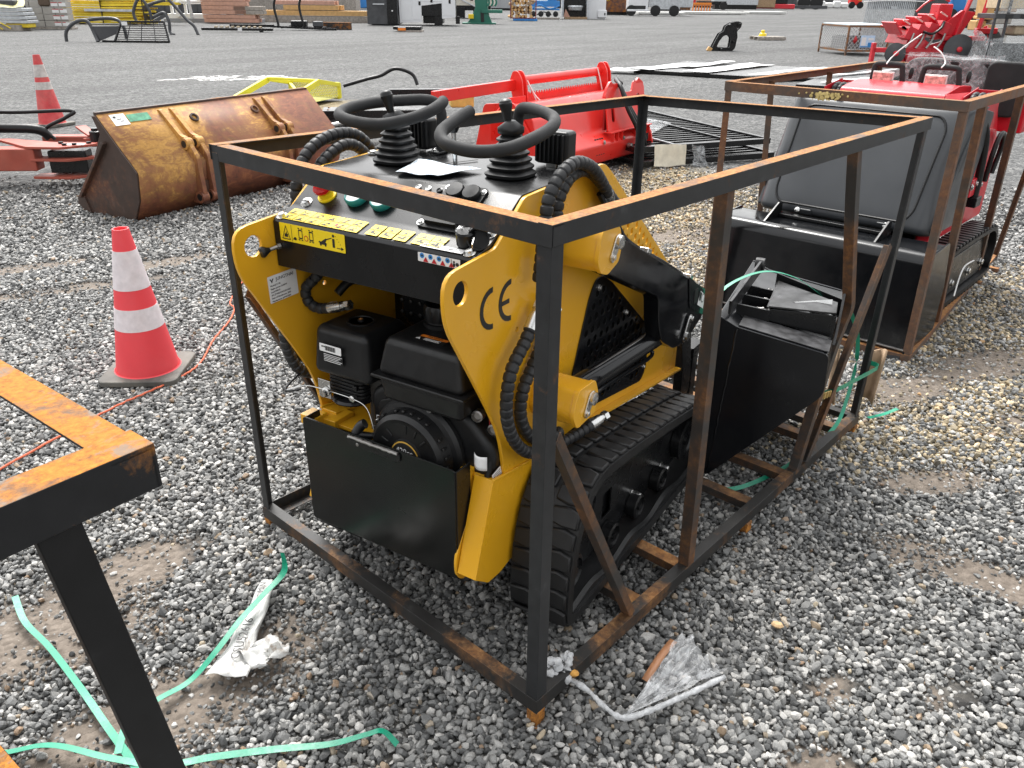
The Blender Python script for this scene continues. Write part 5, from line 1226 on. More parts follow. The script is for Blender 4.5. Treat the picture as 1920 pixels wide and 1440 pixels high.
for k in range(3): MB().tube(catmull([(1.75,.05,.80),(1.52,-.02,.86),(1.30,-.24,.82),(1.26+.03*k,-.38,.62),(1.38+.05*k,-.46,.40),(1.46+.05*k,-.47,.20),(1.44+.03*k,-.38,.03)], 10), .023, 10).build('hydraulic_hose', PLAS, rt)
for q in ((1.42,-.345,.20),(1.38,-.35,.23)): MB().lathe([(.025,0),(.025,.05),(.018,.055)], q, (0,-1,0), 10).build('coupling', STEEL, rt)
for x in (.9,1.3,1.75): hexbolt(MB(), (x,-.335,.315), (0,-1,.2), .014, .01).build('bolt', STEEL, rt)
MB().tube(catmull([(.42,.42,.90),(.46,.30,.74),(.60,.20,.66),(.80,.10,.74)], 8), .007, 6).build('cord', WHITE, rt)
tag(MB().tube(catmull([(.42,.44,.93),(.44,.36,.80),(.50,.30,.64)], 5), .007, 6).build('cord', WHITE, rt))
MB().tube(catmull([(W_-.30,.42,.95),(W_-.28,.38,.82),(W_-.26,.36,.72)], 5), .008, 6).build('cord', WHITE, rt)

# ---------------------------------------------------------------- dark attachments half hidden behind the handles
ba = thing('trencher_attachment', 'black attachment with digging teeth half hidden behind the left handle', 'attachment', (4.75,7.35,0), -38)
MB().box((.55,.2,.30),(1.3,.35,.22)).build('frame_box', BLK, ba, bevel=.01)
MB().box((1.25,.5,.56),(1.1,.10,.08)).build('top_beam', BLK, ba, bevel=.008)
for x in (.05,.16): MB().prism([(-.1,.0),(.10,.0),(.02,.40),(-.04,.42)], 'y', -.02+x*2, .01+x*2).build('tooth', mat_rust('tooth_steel', amount=.3), ba, bevel=.003)
MB().cyl((-.45,-.1,.18),(.25,-.05,.30),.03,12).build('cylinder_rod', CHROME, ba)
MB().tube(catmull([(.15,.7,.62),(.45,.7,.70),(.62,.7,.74),(.80,.68,.82),(1.0,.66,.76),(1.06,.6,.64)], 8), .022, 8).build('hydraulic_hose', PLAS, ba)
MB().box((1.55,.05,.52),(.28,.25,.16)).build('motor_cover', mat('tan_yellow', (.62,.40,.10), .5, bump=.05), ba, bevel=.02)

# ---------------------------------------------------------------- black gate panels stacked flat
def gate(label, loc, rz, w, h, n, z, mid):
    gt_ = thing('gate_panel', label, 'gate', loc, rz, 'black gate panels')
    for p0, p1 in (((0,0,z),(w,0,z)),((0,h,z),(w,h,z)),((0,0,z),(0,h,z)),((w,0,z),(w,h,z))): MB().bar(p0, p1, .05, .06).build('frame_tube', BLK, gt_, bevel=.004)
    for k in range(1, n): MB().bar((.03, h*k/n, z), (w-.03, h*k/n, z), .028, .028).build('picket', BLK, gt_)
    for f in mid: MB().bar((w*f, .03, z+.024), (w*f, h-.03, z+.024), .03, .014).build('cross_rail', CHAR_ if f < .5 else BLK, gt_)
    return gt_
CHAR_ = mat('gate_grey', (.20,.21,.22), .4, var=.2, bump=.05)
gate('upper black steel gate panel lying flat beside the red tiller', (6.22,4.02,.05), -24, 1.75, 3.3, 26, .15, (.28,.72))
gate('lower black steel gate panel under the other one', (6.26,3.98,.0), -24.5, 1.75, 3.3, 26, .05, (.5,))
tag(MB().grid(lambda u, w: crump(u, w, (6.95,4.35,.235), (8.05,4.75,.235), (8.25,5.75,.235), (7.05,5.35,.235), .02, 3, 8), 30, 24).build('plastic_film', FILM), 'wrinkled clear film over the middle of the black gate panels', 'film')
tag(MB().grid(lambda u, w: crump(u, w, (6.40,3.92,.24), (6.72,3.72,.24), (6.70,3.70,.02), (6.36,3.88,.02), .02, 6, 8), 10, 8).build('paper_wrap', mat('cream_paper', (.62,.58,.47), .6, bump=.1)), 'cream paper label wrapped round the gate corner', 'paper')
for p, lb in (((6.85,3.72,0),'white film knot hanging at the near gate edge'), ((8.25,3.15,0),'torn translucent film lying by the gate end')):
    tag(MB().grid(lambda u, w: crump(u, w, (p[0],p[1],.22 if 'knot' in lb else .10), (p[0]+.10+.3*('torn' in lb),p[1]-.10,.20 if 'knot' in lb else .12), (p[0]+.12+.35*('torn' in lb),p[1]-.14,.01), (p[0]-.02,p[1]-.05,.01), .05, 9, 3), 12, 12).build('plastic_film', FILM), lb, 'film')

# ---------------------------------------------------------------- film wrapped panels further back
pw = thing('panel_stack', 'black flat panels partly wrapped in white film on the open gravel', 'panel', (16.0,10.8,0), -80)
pw.scale = (.9,1.9,1)
MB().box((1.9,.9,.05),(3.9,1.8,.08)).build('panel', BLK, pw, bevel=.01)
MB().box((4.9,1.2,.05),(2.3,1.9,.07)).build('panel', BLK, pw, bevel=.01)
MB().box((5.6,-.1,.05),(2.2,.9,.06)).build('panel', BLK, pw, bevel=.01)
WFILM = mat('white_film', (.75,.76,.76), .3, var=.1, scale=6, bump=.6, bscale=12, bdist=.02)
def film(x0, x1, y0, y1, z, sd, skew=0): MB().grid(lambda u, w: crump(u, w, (x0,y0,z), (x1,y0,z), (x1+skew,y1,z), (x0+skew,y1,z), .03, 2.2, sd), 26, 14).build('white_film', WFILM, pw)
film(-.25,.5,-.05,1.1,.12,1,.5); film(1.3,2.0,-.02,1.78,.125,2,.6); film(.7,1.1,.6,1.85,.125,3,.3); film(3.0,3.3,0,1.8,.125,4,.9); film(3.7,3.95,.1,1.7,.125,5,1.0); film(4.4,4.6,.3,2.0,.12,6,1.2); film(4.9,5.2,-.3,.6,.11,7,.6); film(-.6,.2,-.25,.05,.10,9)

# ---------------------------------------------------------------- lone plate bracket, pallet, cage
gp = thing('hitch_bracket', 'black cut steel plate bracket standing alone on the gravel', 'bracket', (25.35,14.15,0), -44)
gout = fillet([(-.05,.0),(.72,.0),(.80,.10),(.84,.45),(.80,.62),(.92,.74),(.94,.88),(.80,.93),(.55,.88),(.38,.78),(.34,.62),(.20,.55),(.08,.30)], .04, 3)
for y in (0, .22): plate('side_plate', gout, [fillet([(.16,.12),(.60,.10),(.62,.42),(.52,.50),(.36,.48),(.22,.30)], .05, 3), circ(.84,.84,.035,12), circ(.80,.72,.04,12), circ(.70,.58,.035,12)], .04, XZ(y), BLK, gp)
for q in ((.84,.84),(.5,.82),(.30,.06),(.70,.30)): MB().cyl((q[0],0,q[1]),(q[0],-.22,q[1]),.03,10).build('spacer', BLK, gp)
MB().box((-.10,-.05,.05),(.14,.14,.14), Matrix.Rotation(R(30),3,'Y')).build('wood_chock', WOODY, gp, bevel=.008)
def pallet(label, loc, rz, w=1.2, d=1.0, m=WOOD, group='wooden pallets', nb=6):
    p_ = thing('pallet', label, 'pallet', loc, rz, group)
    for k in range(nb): MB().box((-w/2 + w*(k+.5)/nb, 0, .132),(w/nb*.72, d, .02)).build('deck_board', m, p_, bevel=.003)
    for y in (-d/2+.05, 0, d/2-.05): MB().box((0,y,.072),(w,.09,.10)).build('stringer', m, p_, bevel=.003)
    for k in (0,2.5,5): MB().box((-w/2 + w*(k+.5)/6, 0, .011),(.10, d, .02)).build('bottom_board', m, p_)
    return p_
pallet('weathered pallet with a small yellow part near the black bracket', (34.3,16.6,0), -40, 1.25, 1.0, WOODG)
yo = thing('yellow_part', 'small yellow casting sitting on the lone weathered pallet', 'part', (34.2,16.8,.143), 0)
MB().lathe([(.16,0),(.14,.10),(.08,.14),(.08,.24),(.01,.25)], (0,0,0), (0,0,1), 14).build('casting_body', LABY, yo, bevel=.01); MB().box((.18,0,.06),(.2,.1,.1)).build('casting_ear', LABY, yo, bevel=.01)
cg = thing('wire_cage', 'rusty framed wire mesh cage with a blue and white sign', 'cage', (26.8,10.14,0), -41)
CW, CD, CH = 1.38, 1.9, .86
RC = mat_rust('cage_steel', paint=(.13,.10,.08), amount=.5, top=.1)
for x in (0,CW):
    for y in (0,CD): MB().bar((x,y,0),(x,y,CH),.05,.05).build('corner_post', RC, cg)
for z in (.14,CH):
    for a, b in (((0,0),(CW,0)),((0,CD),(CW,CD)),((0,0),(0,CD)),((CW,0),(CW,CD))): MB().bar((*a,z),(*b,z),.055,.055).build('frame_rail', RC, cg)
MB().box((CW/2,CD/2,CH+.04),(CW*.98,CD*.98,.04)).build('lid', mat('pale_blue_sheet', (.55,.66,.72), .5, var=.12, bump=.1), cg)
SILVM = mat('mesh_silver', (.55,.55,.55), .5, var=.1, bump=0)
def mesh_side(o, ux, wd_, nm):
    mb = MB(); n = int((wd_+.7)/.13)
    for sgn in (1,-1):
        for k in range(n+1):
            x0 = -.7 + .13*k
            a, b = (x0, .14), (x0+.70, CH)
            if sgn < 0: a, b = (wd_-x0, .14), (wd_-x0-.70, CH)
            def cl(p, q):
                (x1,z1),(x2,z2) = p, q
                for lim, s in ((0,1),(wd_,-1)):
                    if s*(x1-lim) < 0 and s*(x2-lim) < 0: return None
                    if s*(x1-lim) < 0: tt = (lim-x1)/(x2-x1); x1, z1 = lim, z1+(z2-z1)*tt
                    if s*(x2-lim) < 0: tt = (lim-x1)/(x2-x1); x2, z2 = lim, z1+(z2-z1)*tt
                return (x1,z1),(x2,z2)
            c = cl(a, b)
            if c: mb.bar(V(o)+V(ux)*c[0][0]+V((0,0,c[0][1])), V(o)+V(ux)*c[1][0]+V((0,0,c[1][1])), .013, .013)
    tag(mb.build(nm, SILVM, cg, smooth=False), kind='stuff')
mesh_side((0,0,0),(1,0,0),CW,'wire_mesh'); mesh_side((CW,0,0),(0,1,0),CD,'wire_mesh'); mesh_side((0,0,0),(0,1,0),CD,'wire_mesh')
sg = sticker('sign', frame((.66,-.04,.42),(1,0,0),(0,0,1)), .48, .36, mat('sign_blue', (.50,.66,.85), .4, var=.1, bump=0), cg)
ink(sg, [rr(-.2,-.12,-.05,.12,.01,1), rr(.02,.04,.2,.10,.01,1)], LABW, .004); ink(sg, [rr(.03,-.14,.2,-.03,.01,1), rr(-.22,-.17,.22,-.14,.005,1)], INKB, .005)
MB().add([(.17,-.03,.42),(.26,-.03,.34),(.33,-.03,.47),(.24,-.03,.60)], [(0,1,2,3)]).build('red_diamond', INKR, cg, solid=.004)
MB().box((.7,1.0,.35),(.9,1.2,.38)).build('stored_parts', mat('mixed_grey', (.22,.22,.22), .6, var=.6, scale=8, bump=.3), cg, bevel=.03)

# ---------------------------------------------------------------- pale spill on the gravel
pd = MB(); rg = random.Random(9); n = 60
t = NT('pale_spill'); g_ = t.n('ShaderNodeNewGeometry'); nn_ = t.noise(2.2, 7, .7, vec=g_.outputs['Position'])
t.col(t.mix(t.ramp(nn_, [(.40, 0), (.52, 1)]), (.20,.20,.20), (.66,.65,.62))); t.rough(.35)
t.l(t.ramp(t.noise(3.1, 6, .7, vec=g_.outputs['Position']), [(.50, 0), (.53, 1)]), t.b.inputs['Alpha'])
pts = [(8.4 + .62*((2.0+.35*math.sin(3*a)+.25*math.sin(7*a+1))*math.cos(a)*.95 - .9*math.sin(a)*.5), 15.6 + .62*((1.6+.3*math.sin(4*a+2))*math.sin(a)*.85 - .9*math.cos(a)*.7), .006) for a in [2*PI*k/n for k in range(n)]]
me = bpy.data.meshes.new('spill'); me.from_pydata(pts, [], [tuple(range(n))])
tag(fin('spill', me, t.m, smooth=False), 'pale dried spill on the gravel behind the yellow frame', 'spill', kind='structure')
# ---------------------------------------------------------------- the far row of lots across the yard
FR = -47.4
CHAR = mat('charcoal_coat', (.045,.047,.052), .5, var=.2, scale=4, bump=.05, dust=.2, dustcol=(.16,.16,.16))
SILV = mat('silver_sheet', (.50,.52,.54), .4, .3, var=.2, scale=5, bump=.05)
YBAR = mat('bar_yellow', (.78,.58,.03), .45, var=.2, scale=2, bump=.05)
def far(name, label, cat, loc, group=None, rz=FR): return thing(name, label, cat, (*loc, 0), rz, group)
def B(root, name, m, x0, x1, y0, y1, z0, z1, bev=.01, rot=None):
    o = MB().box((0,0,0), (x1-x0, y1-y0, z1-z0)).build(name, m, root, bevel=bev, seg=1)
    o.location = ((x0+x1)/2, (y0+y1)/2, (z0+z1)/2)
    if rot: o.rotation_euler = tuple(R(a) for a in rot)
    return o
def T(root, name, m, pts, r=.03, n=8, k=6): return MB().tube(catmull(pts, k), r, n).build(name, m, root)
# headache rack: slanted grid with side wings
g = far('headache_rack', 'black slatted headache rack leaning on the gravel', 'rack', (12.68,29.38))
for x, dz in ((-.92,0),(.98,0)): MB().bar((x*1.0,0,.03),(x*.78,.35,.66),.06,.06).build('side_tube', BLK, g)
for z in (.03,.66): MB().bar((-.92 if z < .1 else -.72, .0 if z < .1 else .35, z),(.98 if z < .1 else .76, .0 if z < .1 else .35, z),.07,.07).build('frame_tube', BLK, g)
for k in range(1, 9): f = k/9; MB().bar((-.92+.20*f,.35*f,.03+.63*f),(.98-.22*f,.35*f,.03+.63*f),.02,.025).build('slat', BLK, g)
for x in (-.5,0,.5): MB().bar((x,0,.03),(x*.8,.35,.66),.02,.02).build('upright', BLK, g)
B(g,'foot_plate',BLK,-1.35,-.9,-.05,.12,.0,.07); B(g,'lot_tag',LABW,-.70,-.50,.27,.28,.54,.66,.0)
g = far('roll_bar', 'low charcoal truck roll bar with triangular side plates', 'roll bar', (11.2,31.3), 'truck roll bars')
T(g,'hoop',CHAR,[(-.30,0,.0),(-.25,0,.30),(.0,0,.55),(.30,.05,.68),(.55,.1,.62),(.75,0,.20),(.85,-.1,.0)],.06)
T(g,'hoop',CHAR,[(.30,.3,.68),(1.0,.4,.75),(1.45,.4,.70),(1.65,.35,.45),(1.70,.3,.1)],.06)
MB().prism([(.62,.50),(1.65,.52),(1.60,.30),(.85,.02)],'y',.0,.05).build('side_plate',CHAR,g,bevel=.008)
g = far('roll_bar', 'tall charcoal truck roll bar with splayed legs in front of yellow bars', 'roll bar', (16.5,34.0), 'truck roll bars')
T(g,'hoop',CHAR,[(-1.75,0,.50),(-1.80,0,.85),(-1.55,0,1.30),(-1.35,0,1.30),(-1.15,0,.95),(-1.10,0,.55)],.065)
T(g,'hoop',CHAR,[(-1.1,.05,.62),(-.75,.05,.78),(-.55,.05,.80),(-.40,0,.5),(-.42,0,.1),(-.2,-.2,-.0)],.065)
T(g,'hoop',CHAR,[(-.45,.1,1.38),(-.30,.1,1.30),(.0,.1,.95),(.35,.05,.55),(.60,0,.35),(.75,-.05,.0)],.065)
T(g,'cross_bar',CHAR,[(-1.2,.05,1.10),(-.8,.05,1.22),(-.45,.08,1.30)],.06)
MB().prism([(-1.15,.50),(-.42,.85),(-.42,.72),(-1.0,.42)],'y',0,.04).build('side_plate',CHAR,g,bevel=.006)
# bundle of yellow scaffold bars: every visible bar
g = far('bar_bundle', 'big stack of yellow painted steel bars tied in bundles', 'bars', (19.4,45.9))
rg = random.Random(21)
for r_ in range(15):
    for c_ in range(4):
        z = .10 + .098*r_; x0 = -2.8 + rg.uniform(-.25,.25) + (.4 if r_ > 11 else 0); L_ = (3.9 if r_ < 9 else 5.3) + rg.uniform(-.3,.5)
        if r_ > 11: x0 += 1.6; L_ -= 1.0
        MB().bar((x0, c_*.22+rg.uniform(-.06,.06), z+rg.uniform(-.02,.02)),(x0+L_, c_*.22+rg.uniform(-.15,.15), z+rg.uniform(-.05,.05)),.075,.062).build('bar', YBAR, g)
for x in (-1.0,1.2): B(g,'tie_strap',INK,x,x+.03,-.12,.80,.05,1.62,0)
B(g,'grey_tube',SILV,-1.85,.75,-.16,-.06,.62,.74); B(g,'skid',WOODG,-2.6,-2.3,-.1,.9,-.02,.06); B(g,'skid',WOODG,.8,1.1,-.1,.9,-.02,.06)
# cartons with red and white labels on pallets
CART = mat('grey_carton', (.36,.34,.31), .8, var=.12, scale=3, bump=.1)
g = far('carton_stack', 'grey carton stack with red and white labels beside the yellow bars', 'cartons', (14.3,41.8))
for i in range(4):
    for r_ in range(5):
        c_ = B(g,'carton',CART,-1.35+.56*i,-.82+.56*i,.0,.5,.10+.27*r_,.355+.27*r_,.008)
for r_ in range(5):
    for i, x in enumerate((.20,.56)): B(g,'label',LABW,x,x+.30,-.012,-.004,.15+.27*r_,.30+.27*r_,0); B(g,'label_bar',INKR,x,x+.15 if i else x+.30,-.016,-.012,.28+.27*r_,.31+.27*r_,0)
B(g,'pallet_base',WOODG,-1.4,.95,-.02,.55,.0,.09); T(g,'strap',BLK,[(-.95,-.1,.1),(-.85,-.1,.6),(-.95,-.1,.95)],.04); B(g,'brown_sack',mat('sack_brown',(.10,.07,.05),.9,bump=.2),-.35,.18,-.1,.3,.95,1.45,.08)
g = far('profile_bundle', 'silver roof profiles with yellow tarp stacked at the far left', 'profiles', (12.3,41.0))
for r_ in range(4): B(g,'profile',SILV,-1.6,.85-.05*r_,.0,.9,.30+.16*r_,.42+.16*r_,.02)
B(g,'skirt_board',WOODG,-1.6,.5,-.05,.8,.0,.24); B(g,'yellow_bale',YBAR,-.2,.75,.1,.8,.12,.32,.03)
T(g,'yellow_tie',YBAR,[(-.7,-.1,.35),(-.45,-.1,.20),(-.25,-.1,.05)],.025); T(g,'yellow_tie',YBAR,[(-.35,-.1,.35),(-.1,-.1,.22),(.1,-.1,.10)],.025)
MB().grid(lambda u,w: crump(u,w,(-1.6,-.05,.95),(.8,-.05,.95),(.6,.8,1.35),(-1.6,.8,1.4),.10,2,4),16,10).build('tarp',mat('yellow_tarp',(.62,.58,.30),.6,bump=.2),g)
B(g,'tarp_load',CHAR,-1.5,.4,.1,.7,.92,1.25,.1)
# white plumbed skid
g = far('pipe_skid', 'white skid unit with curved pipes and red valves', 'machine', (24.3,47.2))
B(g,'base',mat('grey_base',(.26,.27,.29),.6,bump=.05),-1.9,3.6,-.1,1.2,.0,.20); B(g,'skirt',WHITE,-1.8,1.4,.0,1.0,.2,.45)
for x in (-1.5,-.7,.6,1.2): B(g,'upright',WHITE,x,x+.14,.1,.25,.45,1.05)
T(g,'pipe',WHITE,[(-1.4,0,.85),(-1.2,0,1.10),(-.9,0,1.12),(-.3,0,1.08),(.4,0,1.10)],.12); T(g,'pipe',WHITE,[(-1.0,-.1,.3),(-1.05,-.1,.9),(-.8,-.1,1.1)],.11)
for x in (-1.2,.3): MB().lathe([(.10,0),(.16,.08),(.16,.14),(.05,.2)],(x,0,1.2),(0,0,1),12).build('valve_wheel',RED,g)
T(g,'grey_post',SILV,[(-.15,-.3,.2),(-.22,-.3,.9),(-.25,-.3,1.7)],.10); B(g,'panel',WHITE,.9,1.5,.1,.2,.9,1.7)
# lumber
def lumber(label, loc, rows, seed):
    g = far('lumber_stack', label, 'lumber', loc, 'stacks of sawn timber'); rg = random.Random(seed)
    for (x0, x1, z0, z1, m, n) in rows:
        for k in range(n):
            for d in range(3): B(g,'timber',m,x0+rg.uniform(-.06,.06),x1+rg.uniform(-.1,.1),d*.34,d*.34+.31,z0+(z1-z0)*k/n+.005,z0+(z1-z0)*(k+1)/n-.008,.008)
    return g
lumber('stack of squared timber with fresh orange beams on grey runners', (29.4,44.5), [(-3.9,4.2,.0,.35,WOODG,1),(-3.3,4.1,.37,.66,WOODY,1),(-.9,2.5,.68,.95,WOODY,1),(-1.4,2.3,.97,1.20,WOODP,1),(-4.0,-2.8,.68,.85,WOODG,1)], 1)
lumber('pinkish timber stack left of the long beams', (25.0,44.6), [(-1.6,1.4,.05,.45,WOODP,2),(-1.6,.9,.47,1.35,WOODP,4),(.2,1.7,.47,.90,WOODG,2)], 2)
g = far('low_attachment', 'flat black attachment frame lying in front of the timber', 'attachment', (19.6,35.1))
B(g,'beam',BLK,-1.45,1.75,-.05,.1,.06,.17); B(g,'beam',BLK,-.3,1.7,.4,.55,.20,.32)
for k in range(9): B(g,'spring_tine',mat('tine_tan',(.30,.24,.16),.6,bump=.1),-.9+.25*k,-.82+.25*k,.05,.40,.16,.24,.02)
B(g,'lot_tag',LABW,.2,.38,-.07,-.06,.04,.18,0); B(g,'leg',BLK,1.15,1.3,-.05,.1,.0,.1)
g = far('fork_frame', 'black fork frame with two tall curved hooks', 'attachment', (23.3,34.9))
for x0, x1 in ((-1.65,1.5),(-.9,1.3)): MB().bar((x0,-.1 if x0 < -1 else .4,.16),(x1,-.2 if x0 < -1 else .35,.06),.10,.09).build('beam',BLK,g)
for k in range(5): B(g,'cross_tube',BLK,-1.2+.5*k,-1.1+.5*k,-.1,.5,.08,.16)
for x in (-1.45,-.25): T(g,'hook',BLK,[(x+.12,.1,.15),(x+.08,.1,.45),(x,.1,.9),(x+.02,.1,1.2),(x+.15,.1,1.5)],.06)
B(g,'motor',BLK,-.75,.0,.1,.5,.15,.42,.04); B(g,'motor',CHAR,.3,.75,.1,.5,.15,.40,.04); B(g,'channel',mat_rust('dark_channel',amount=.3),.4,2.0,.9,1.1,.0,.34)
# blue container, truck body
BLUE = mat('bright_blue', (.03,.20,.52), .5, var=.1, scale=2, bump=.05)
g = far('blue_container', 'bright blue steel container behind the timber', 'container', (59.7,75.4)); B(g,'box',BLUE,-4.8,.0,0,2.5,.15,2.6,.05)
for k in range(9): B(g,'rib',BLUE,-4.7+.55*k,-4.5+.55*k,-.04,.0,.25,2.5,0)
B(g,'skid',SILV,-4.6,-.2,.1,2.3,0,.14)
g = far('service_body', 'white service truck body with wheel arch and black rear', 'truck body', (32.7,36.7))
WB = mat('body_white', (.74,.75,.77), .4, var=.04, scale=1, bump=.02, dust=.15)
def slabp(poly, y0, y1, nm, m): return MB().prism(poly,'y',y0,y1).build(nm,m,g,bevel=.01,seg=1)
slabp([(-1.55,.13),(-.30,.18),(-.30,1.02),(.85,1.16),(.85,.36),(1.62,.44),(1.62,2.3),(-1.60,2.3)],-.02,.02,'side_panel',WB)
B(g,'arch_floor',BLK,-.28,.85,.5,1.9,.1,1.05); B(g,'body_box',BLK,-1.5,1.55,.06,1.9,.5,2.25)
for (x0,x1,z0,z1) in ((-1.45,-.86,.25,2.2),(-.82,-.34,.30,1.6),(-.30,.84,1.25,2.2),(.90,1.55,.52,2.2)): 
    d_ = B(g,'locker_door',WB,x0,x1,-.035,-.022,z0,z1,.008)
for x, z in ((-.98,1.45),(-.40,1.15),(.28,1.30),(1.30,1.25)): B(g,'door_latch',BLK,x-.06,x+.06,-.06,-.035,z-.10,z+.10,.02)
B(g,'mud_flap',BLK,.40,.85,.1,.14,.02,.6); B(g,'rear_frame',CHAR,-3.35,-1.62,-.3,1.8,.05,2.3); B(g,'rear_step',SILV,-3.0,-2.35,-.36,-.31,1.05,1.12); B(g,'rear_step',SILV,-3.0,-2.35,-.36,-.31,1.48,1.54)
B(g,'tail_panel',BLK,-2.2,-1.65,-.38,-.31,.1,2.2); B(g,'reflector',LABW,-1.95,-1.87,-.40,-.385,.72,.79,0); B(g,'bracket',BLK,1.62,1.85,.1,.2,.1,.5)
g = far('low_pallet', 'low black pallet load with orange tag before the white truck body', 'pallet load', (26.3,30.9)); B(g,'load',BLK,-.72,.60,-.2,.6,.10,.25,.03); B(g,'runner',WOODG,-.55,.65,-.2,.6,.0,.09); B(g,'tag',ORNG,-.48,-.12,-.23,-.21,.07,.20,0); B(g,'tag_top',LABW,-.48,-.12,-.235,-.23,.19,.25,0)
g = far('fifth_wheel_trailer', 'cream trailer with dark chassis and white spoke wheel', 'trailer', (45.4,45.6)); B(g,'box',mat('cream_panel',(.60,.57,.50),.5,bump=.02),-1.4,1.5,.3,2.5,.85,2.6,.05); B(g,'chassis',BLK,-1.6,1.2,.2,2.4,.55,.84)
for x in (.35,): 
    w_ = MB().lathe([(.45,-.12),(.45,.12),(.30,.13),(.28,.10)],(x,.1,.45),(0,-1,0),24).build('tyre',RUB,g); MB().lathe([(.28,.10),(.25,.14),(.08,.15),(.06,.2)],(x,.1,.45),(0,-1,0),18).build('rim',WHITE,w_)
for k in range(4): B(g,'window',INK,-.3+.42*k,-.1+.42*k,.28,.30,1.2,1.6,0)
T(g,'strut',SILV,[(-1.4,.1,1.5),(-.6,.1,1.1),(.1,.1,.8)],.05); B(g,'jack_box',BLK,-1.5,-.7,-.1,.4,.05,.75)
GRN = mat('machine_green', (.015,.15,.10), .45, var=.15, scale=2, bump=.05, dust=.2, dustcol=(.08,.22,.17))
g = far('green_press', 'dark green machine with flared base and claw arm', 'machine', (37.4,37.1))
MB().prism([(-.85,.0),(.75,.0),(.55,.45),(.45,.95),(.45,1.5),(-.35,1.5),(-.30,.9),(-.55,.35)],'y',0,.7).build('frame',GRN,g,bevel=.02); MB().prism([(.05,.12),(.25,.12),(.22,.6),(.02,.65)],'y',-.03,.02).build('opening',INK,g)
B(g,'table',GRN,.1,1.35,-.1,.6,.62,.80); B(g,'yellow_guard',LABY,-.72,-.40,-.15,.0,.30,.55); B(g,'foot',GRN,-1.1,.95,-.15,.85,0,.08)
for k in range(3): T(g,'claw',GRN,[(.2+.22*k,-.05,1.5),(.45+.22*k,-.05,1.45),(.55+.22*k,-.05,1.2),(.45+.22*k,-.05,1.0)],.06)
# firewood crate on a blue pallet, blue seeder, tall cabinet
pallet('blue pallet under a crate of split firewood', (45.0,40.2,0), FR, 1.7, 1.1, BLUE)
g = far('firewood_stack', 'crate of split yellow firewood on the blue pallet', 'firewood', (45.1,40.5)); g.location.z = .145
rg = random.Random(4)
for i in range(6):
    for j in range(7): MB().cyl((-.75+.25*i+rg.uniform(-.05,.05),-.5,.15+.2*j),(-.75+.25*i+rg.uniform(-.3,.3),.3,.15+.2*j+rg.uniform(-.1,.1)),rg.uniform(.08,.12),7).build('log',rg.choice((WOODY,WOODY,WOOD)),g)
for x in (-.9,.85): B(g,'crate_post',mat('oxide_red',(.16,.03,.03),.6,bump=.05),x,x+.07,-.55,-.48,.0,1.7)
B(g,'crate_floor',MATS['oxide_red'],-.9,.9,-.55,.35,0,.06)
g = far('blue_seeder', 'blue framed farm seeder with black wheels on pallets', 'seeder', (49.4,42.3))
B(g,'hopper',BLUE,-.95,1.2,.0,.8,.85,1.25); B(g,'frame',BLUE,-.9,1.2,-.1,.1,.62,.74); B(g,'bin',BLUE,.3,.95,.0,.6,1.25,1.7)
for k in range(4): MB().lathe([(.20,-.06),(.20,.06),(.05,.08)],(-.75+.55*k,-.25,.36),(0,-1,0),16).build('press_wheel',RUB,g)
B(g,'pallet_base',WOODG,-1.2,1.2,-.4,.6,.0,.12); T(g,'boom',BLUE,[(-.9,-.1,.7),(-.3,-.15,.95),(.5,-.1,.7),(1.2,-.1,.95)],.06); T(g,'hose',BLK,[(-.5,-.2,.3),(0,-.2,.5),(.6,-.2,.3)],.04)
g = far('open_cabinet', 'open fronted cabinet on a wooden base with dark interior', 'cabinet', (51.9,41.1))
for x in (-1.15,.75): B(g,'wall',SILV,x,x+.14,.0,1.2,.15,2.4)
B(g,'back',BLK,-1.0,.75,1.0,1.1,.15,2.4); B(g,'base',WOOD,-.9,.8,-.1,1.1,.0,.15); MB().lathe([(.5,0),(.6,.25),(.55,.32)],(-.1,.5,.62),(0,0,1),20).build('bowl',SILV,g); MB().prism([(-1.0,.15),(-.5,.15),(-.85,.7)],'y',.1,.5).build('panel',WOODP,g)
g = far('white_cabinet', 'tall white steel cabinet with a control box at its foot', 'cabinet', (53.4,40.4)); B(g,'body',WB,-.68,.72,0,1.0,.0,2.2,.02); cb = B(g,'control_box',WB,.10,.80,-.15,-.01,.10,.65,.05); B(g,'lock',INK,.60,.70,-.17,-.155,.28,.45,.01); B(g,'red_label',INKR,.05,.2,-.01,-.004,1.38,1.42,0)
OXB = mat_rust('rusty_bin', paint=(.10,.045,.035), amount=.55, top=.1, scale=3)
g = far('steel_skip', 'rust brown steel skip bin with a yellow emblem', 'skip bin', (67.1,48.7)); B(g,'bin',OXB,-1.4,1.4,0,2.0,.25,2.2,.02); B(g,'under_frame',BLK,-1.2,1.3,.1,1.8,.0,.25); MB().prism([(-.75,1.2),(-.6,1.28),(-.5,1.22),(-.45,1.36),(-.55,1.45),(-.72,1.45)],'y',-.03,-.01).build('emblem',LABY,g)
g = far('bucket_truck', 'white truck front with grille, turned away on the far side', 'truck', (66.7,44.9)); B(g,'cab',WB,-1.6,.25,0,1.6,.45,2.4,.08); B(g,'grille',INK,-1.3,.0,-.03,.0,.55,.85,.02); B(g,'bumper',WB,-1.7,.3,-.2,.0,.38,.55,.03); B(g,'deck',SILV,.3,4.3,.1,1.8,.75,1.55,.02)
for x in (-1.3,.9,2.6): MB().lathe([(.45,-.15),(.45,.15),(.2,.16)],(x,.0,.45),(0,-1,.0),20).build('wheel',RUB,g)
for k in range(6): B(g,'stake',SILV,.5+.6*k,.56+.6*k,.05,.09,.80,1.5,0)
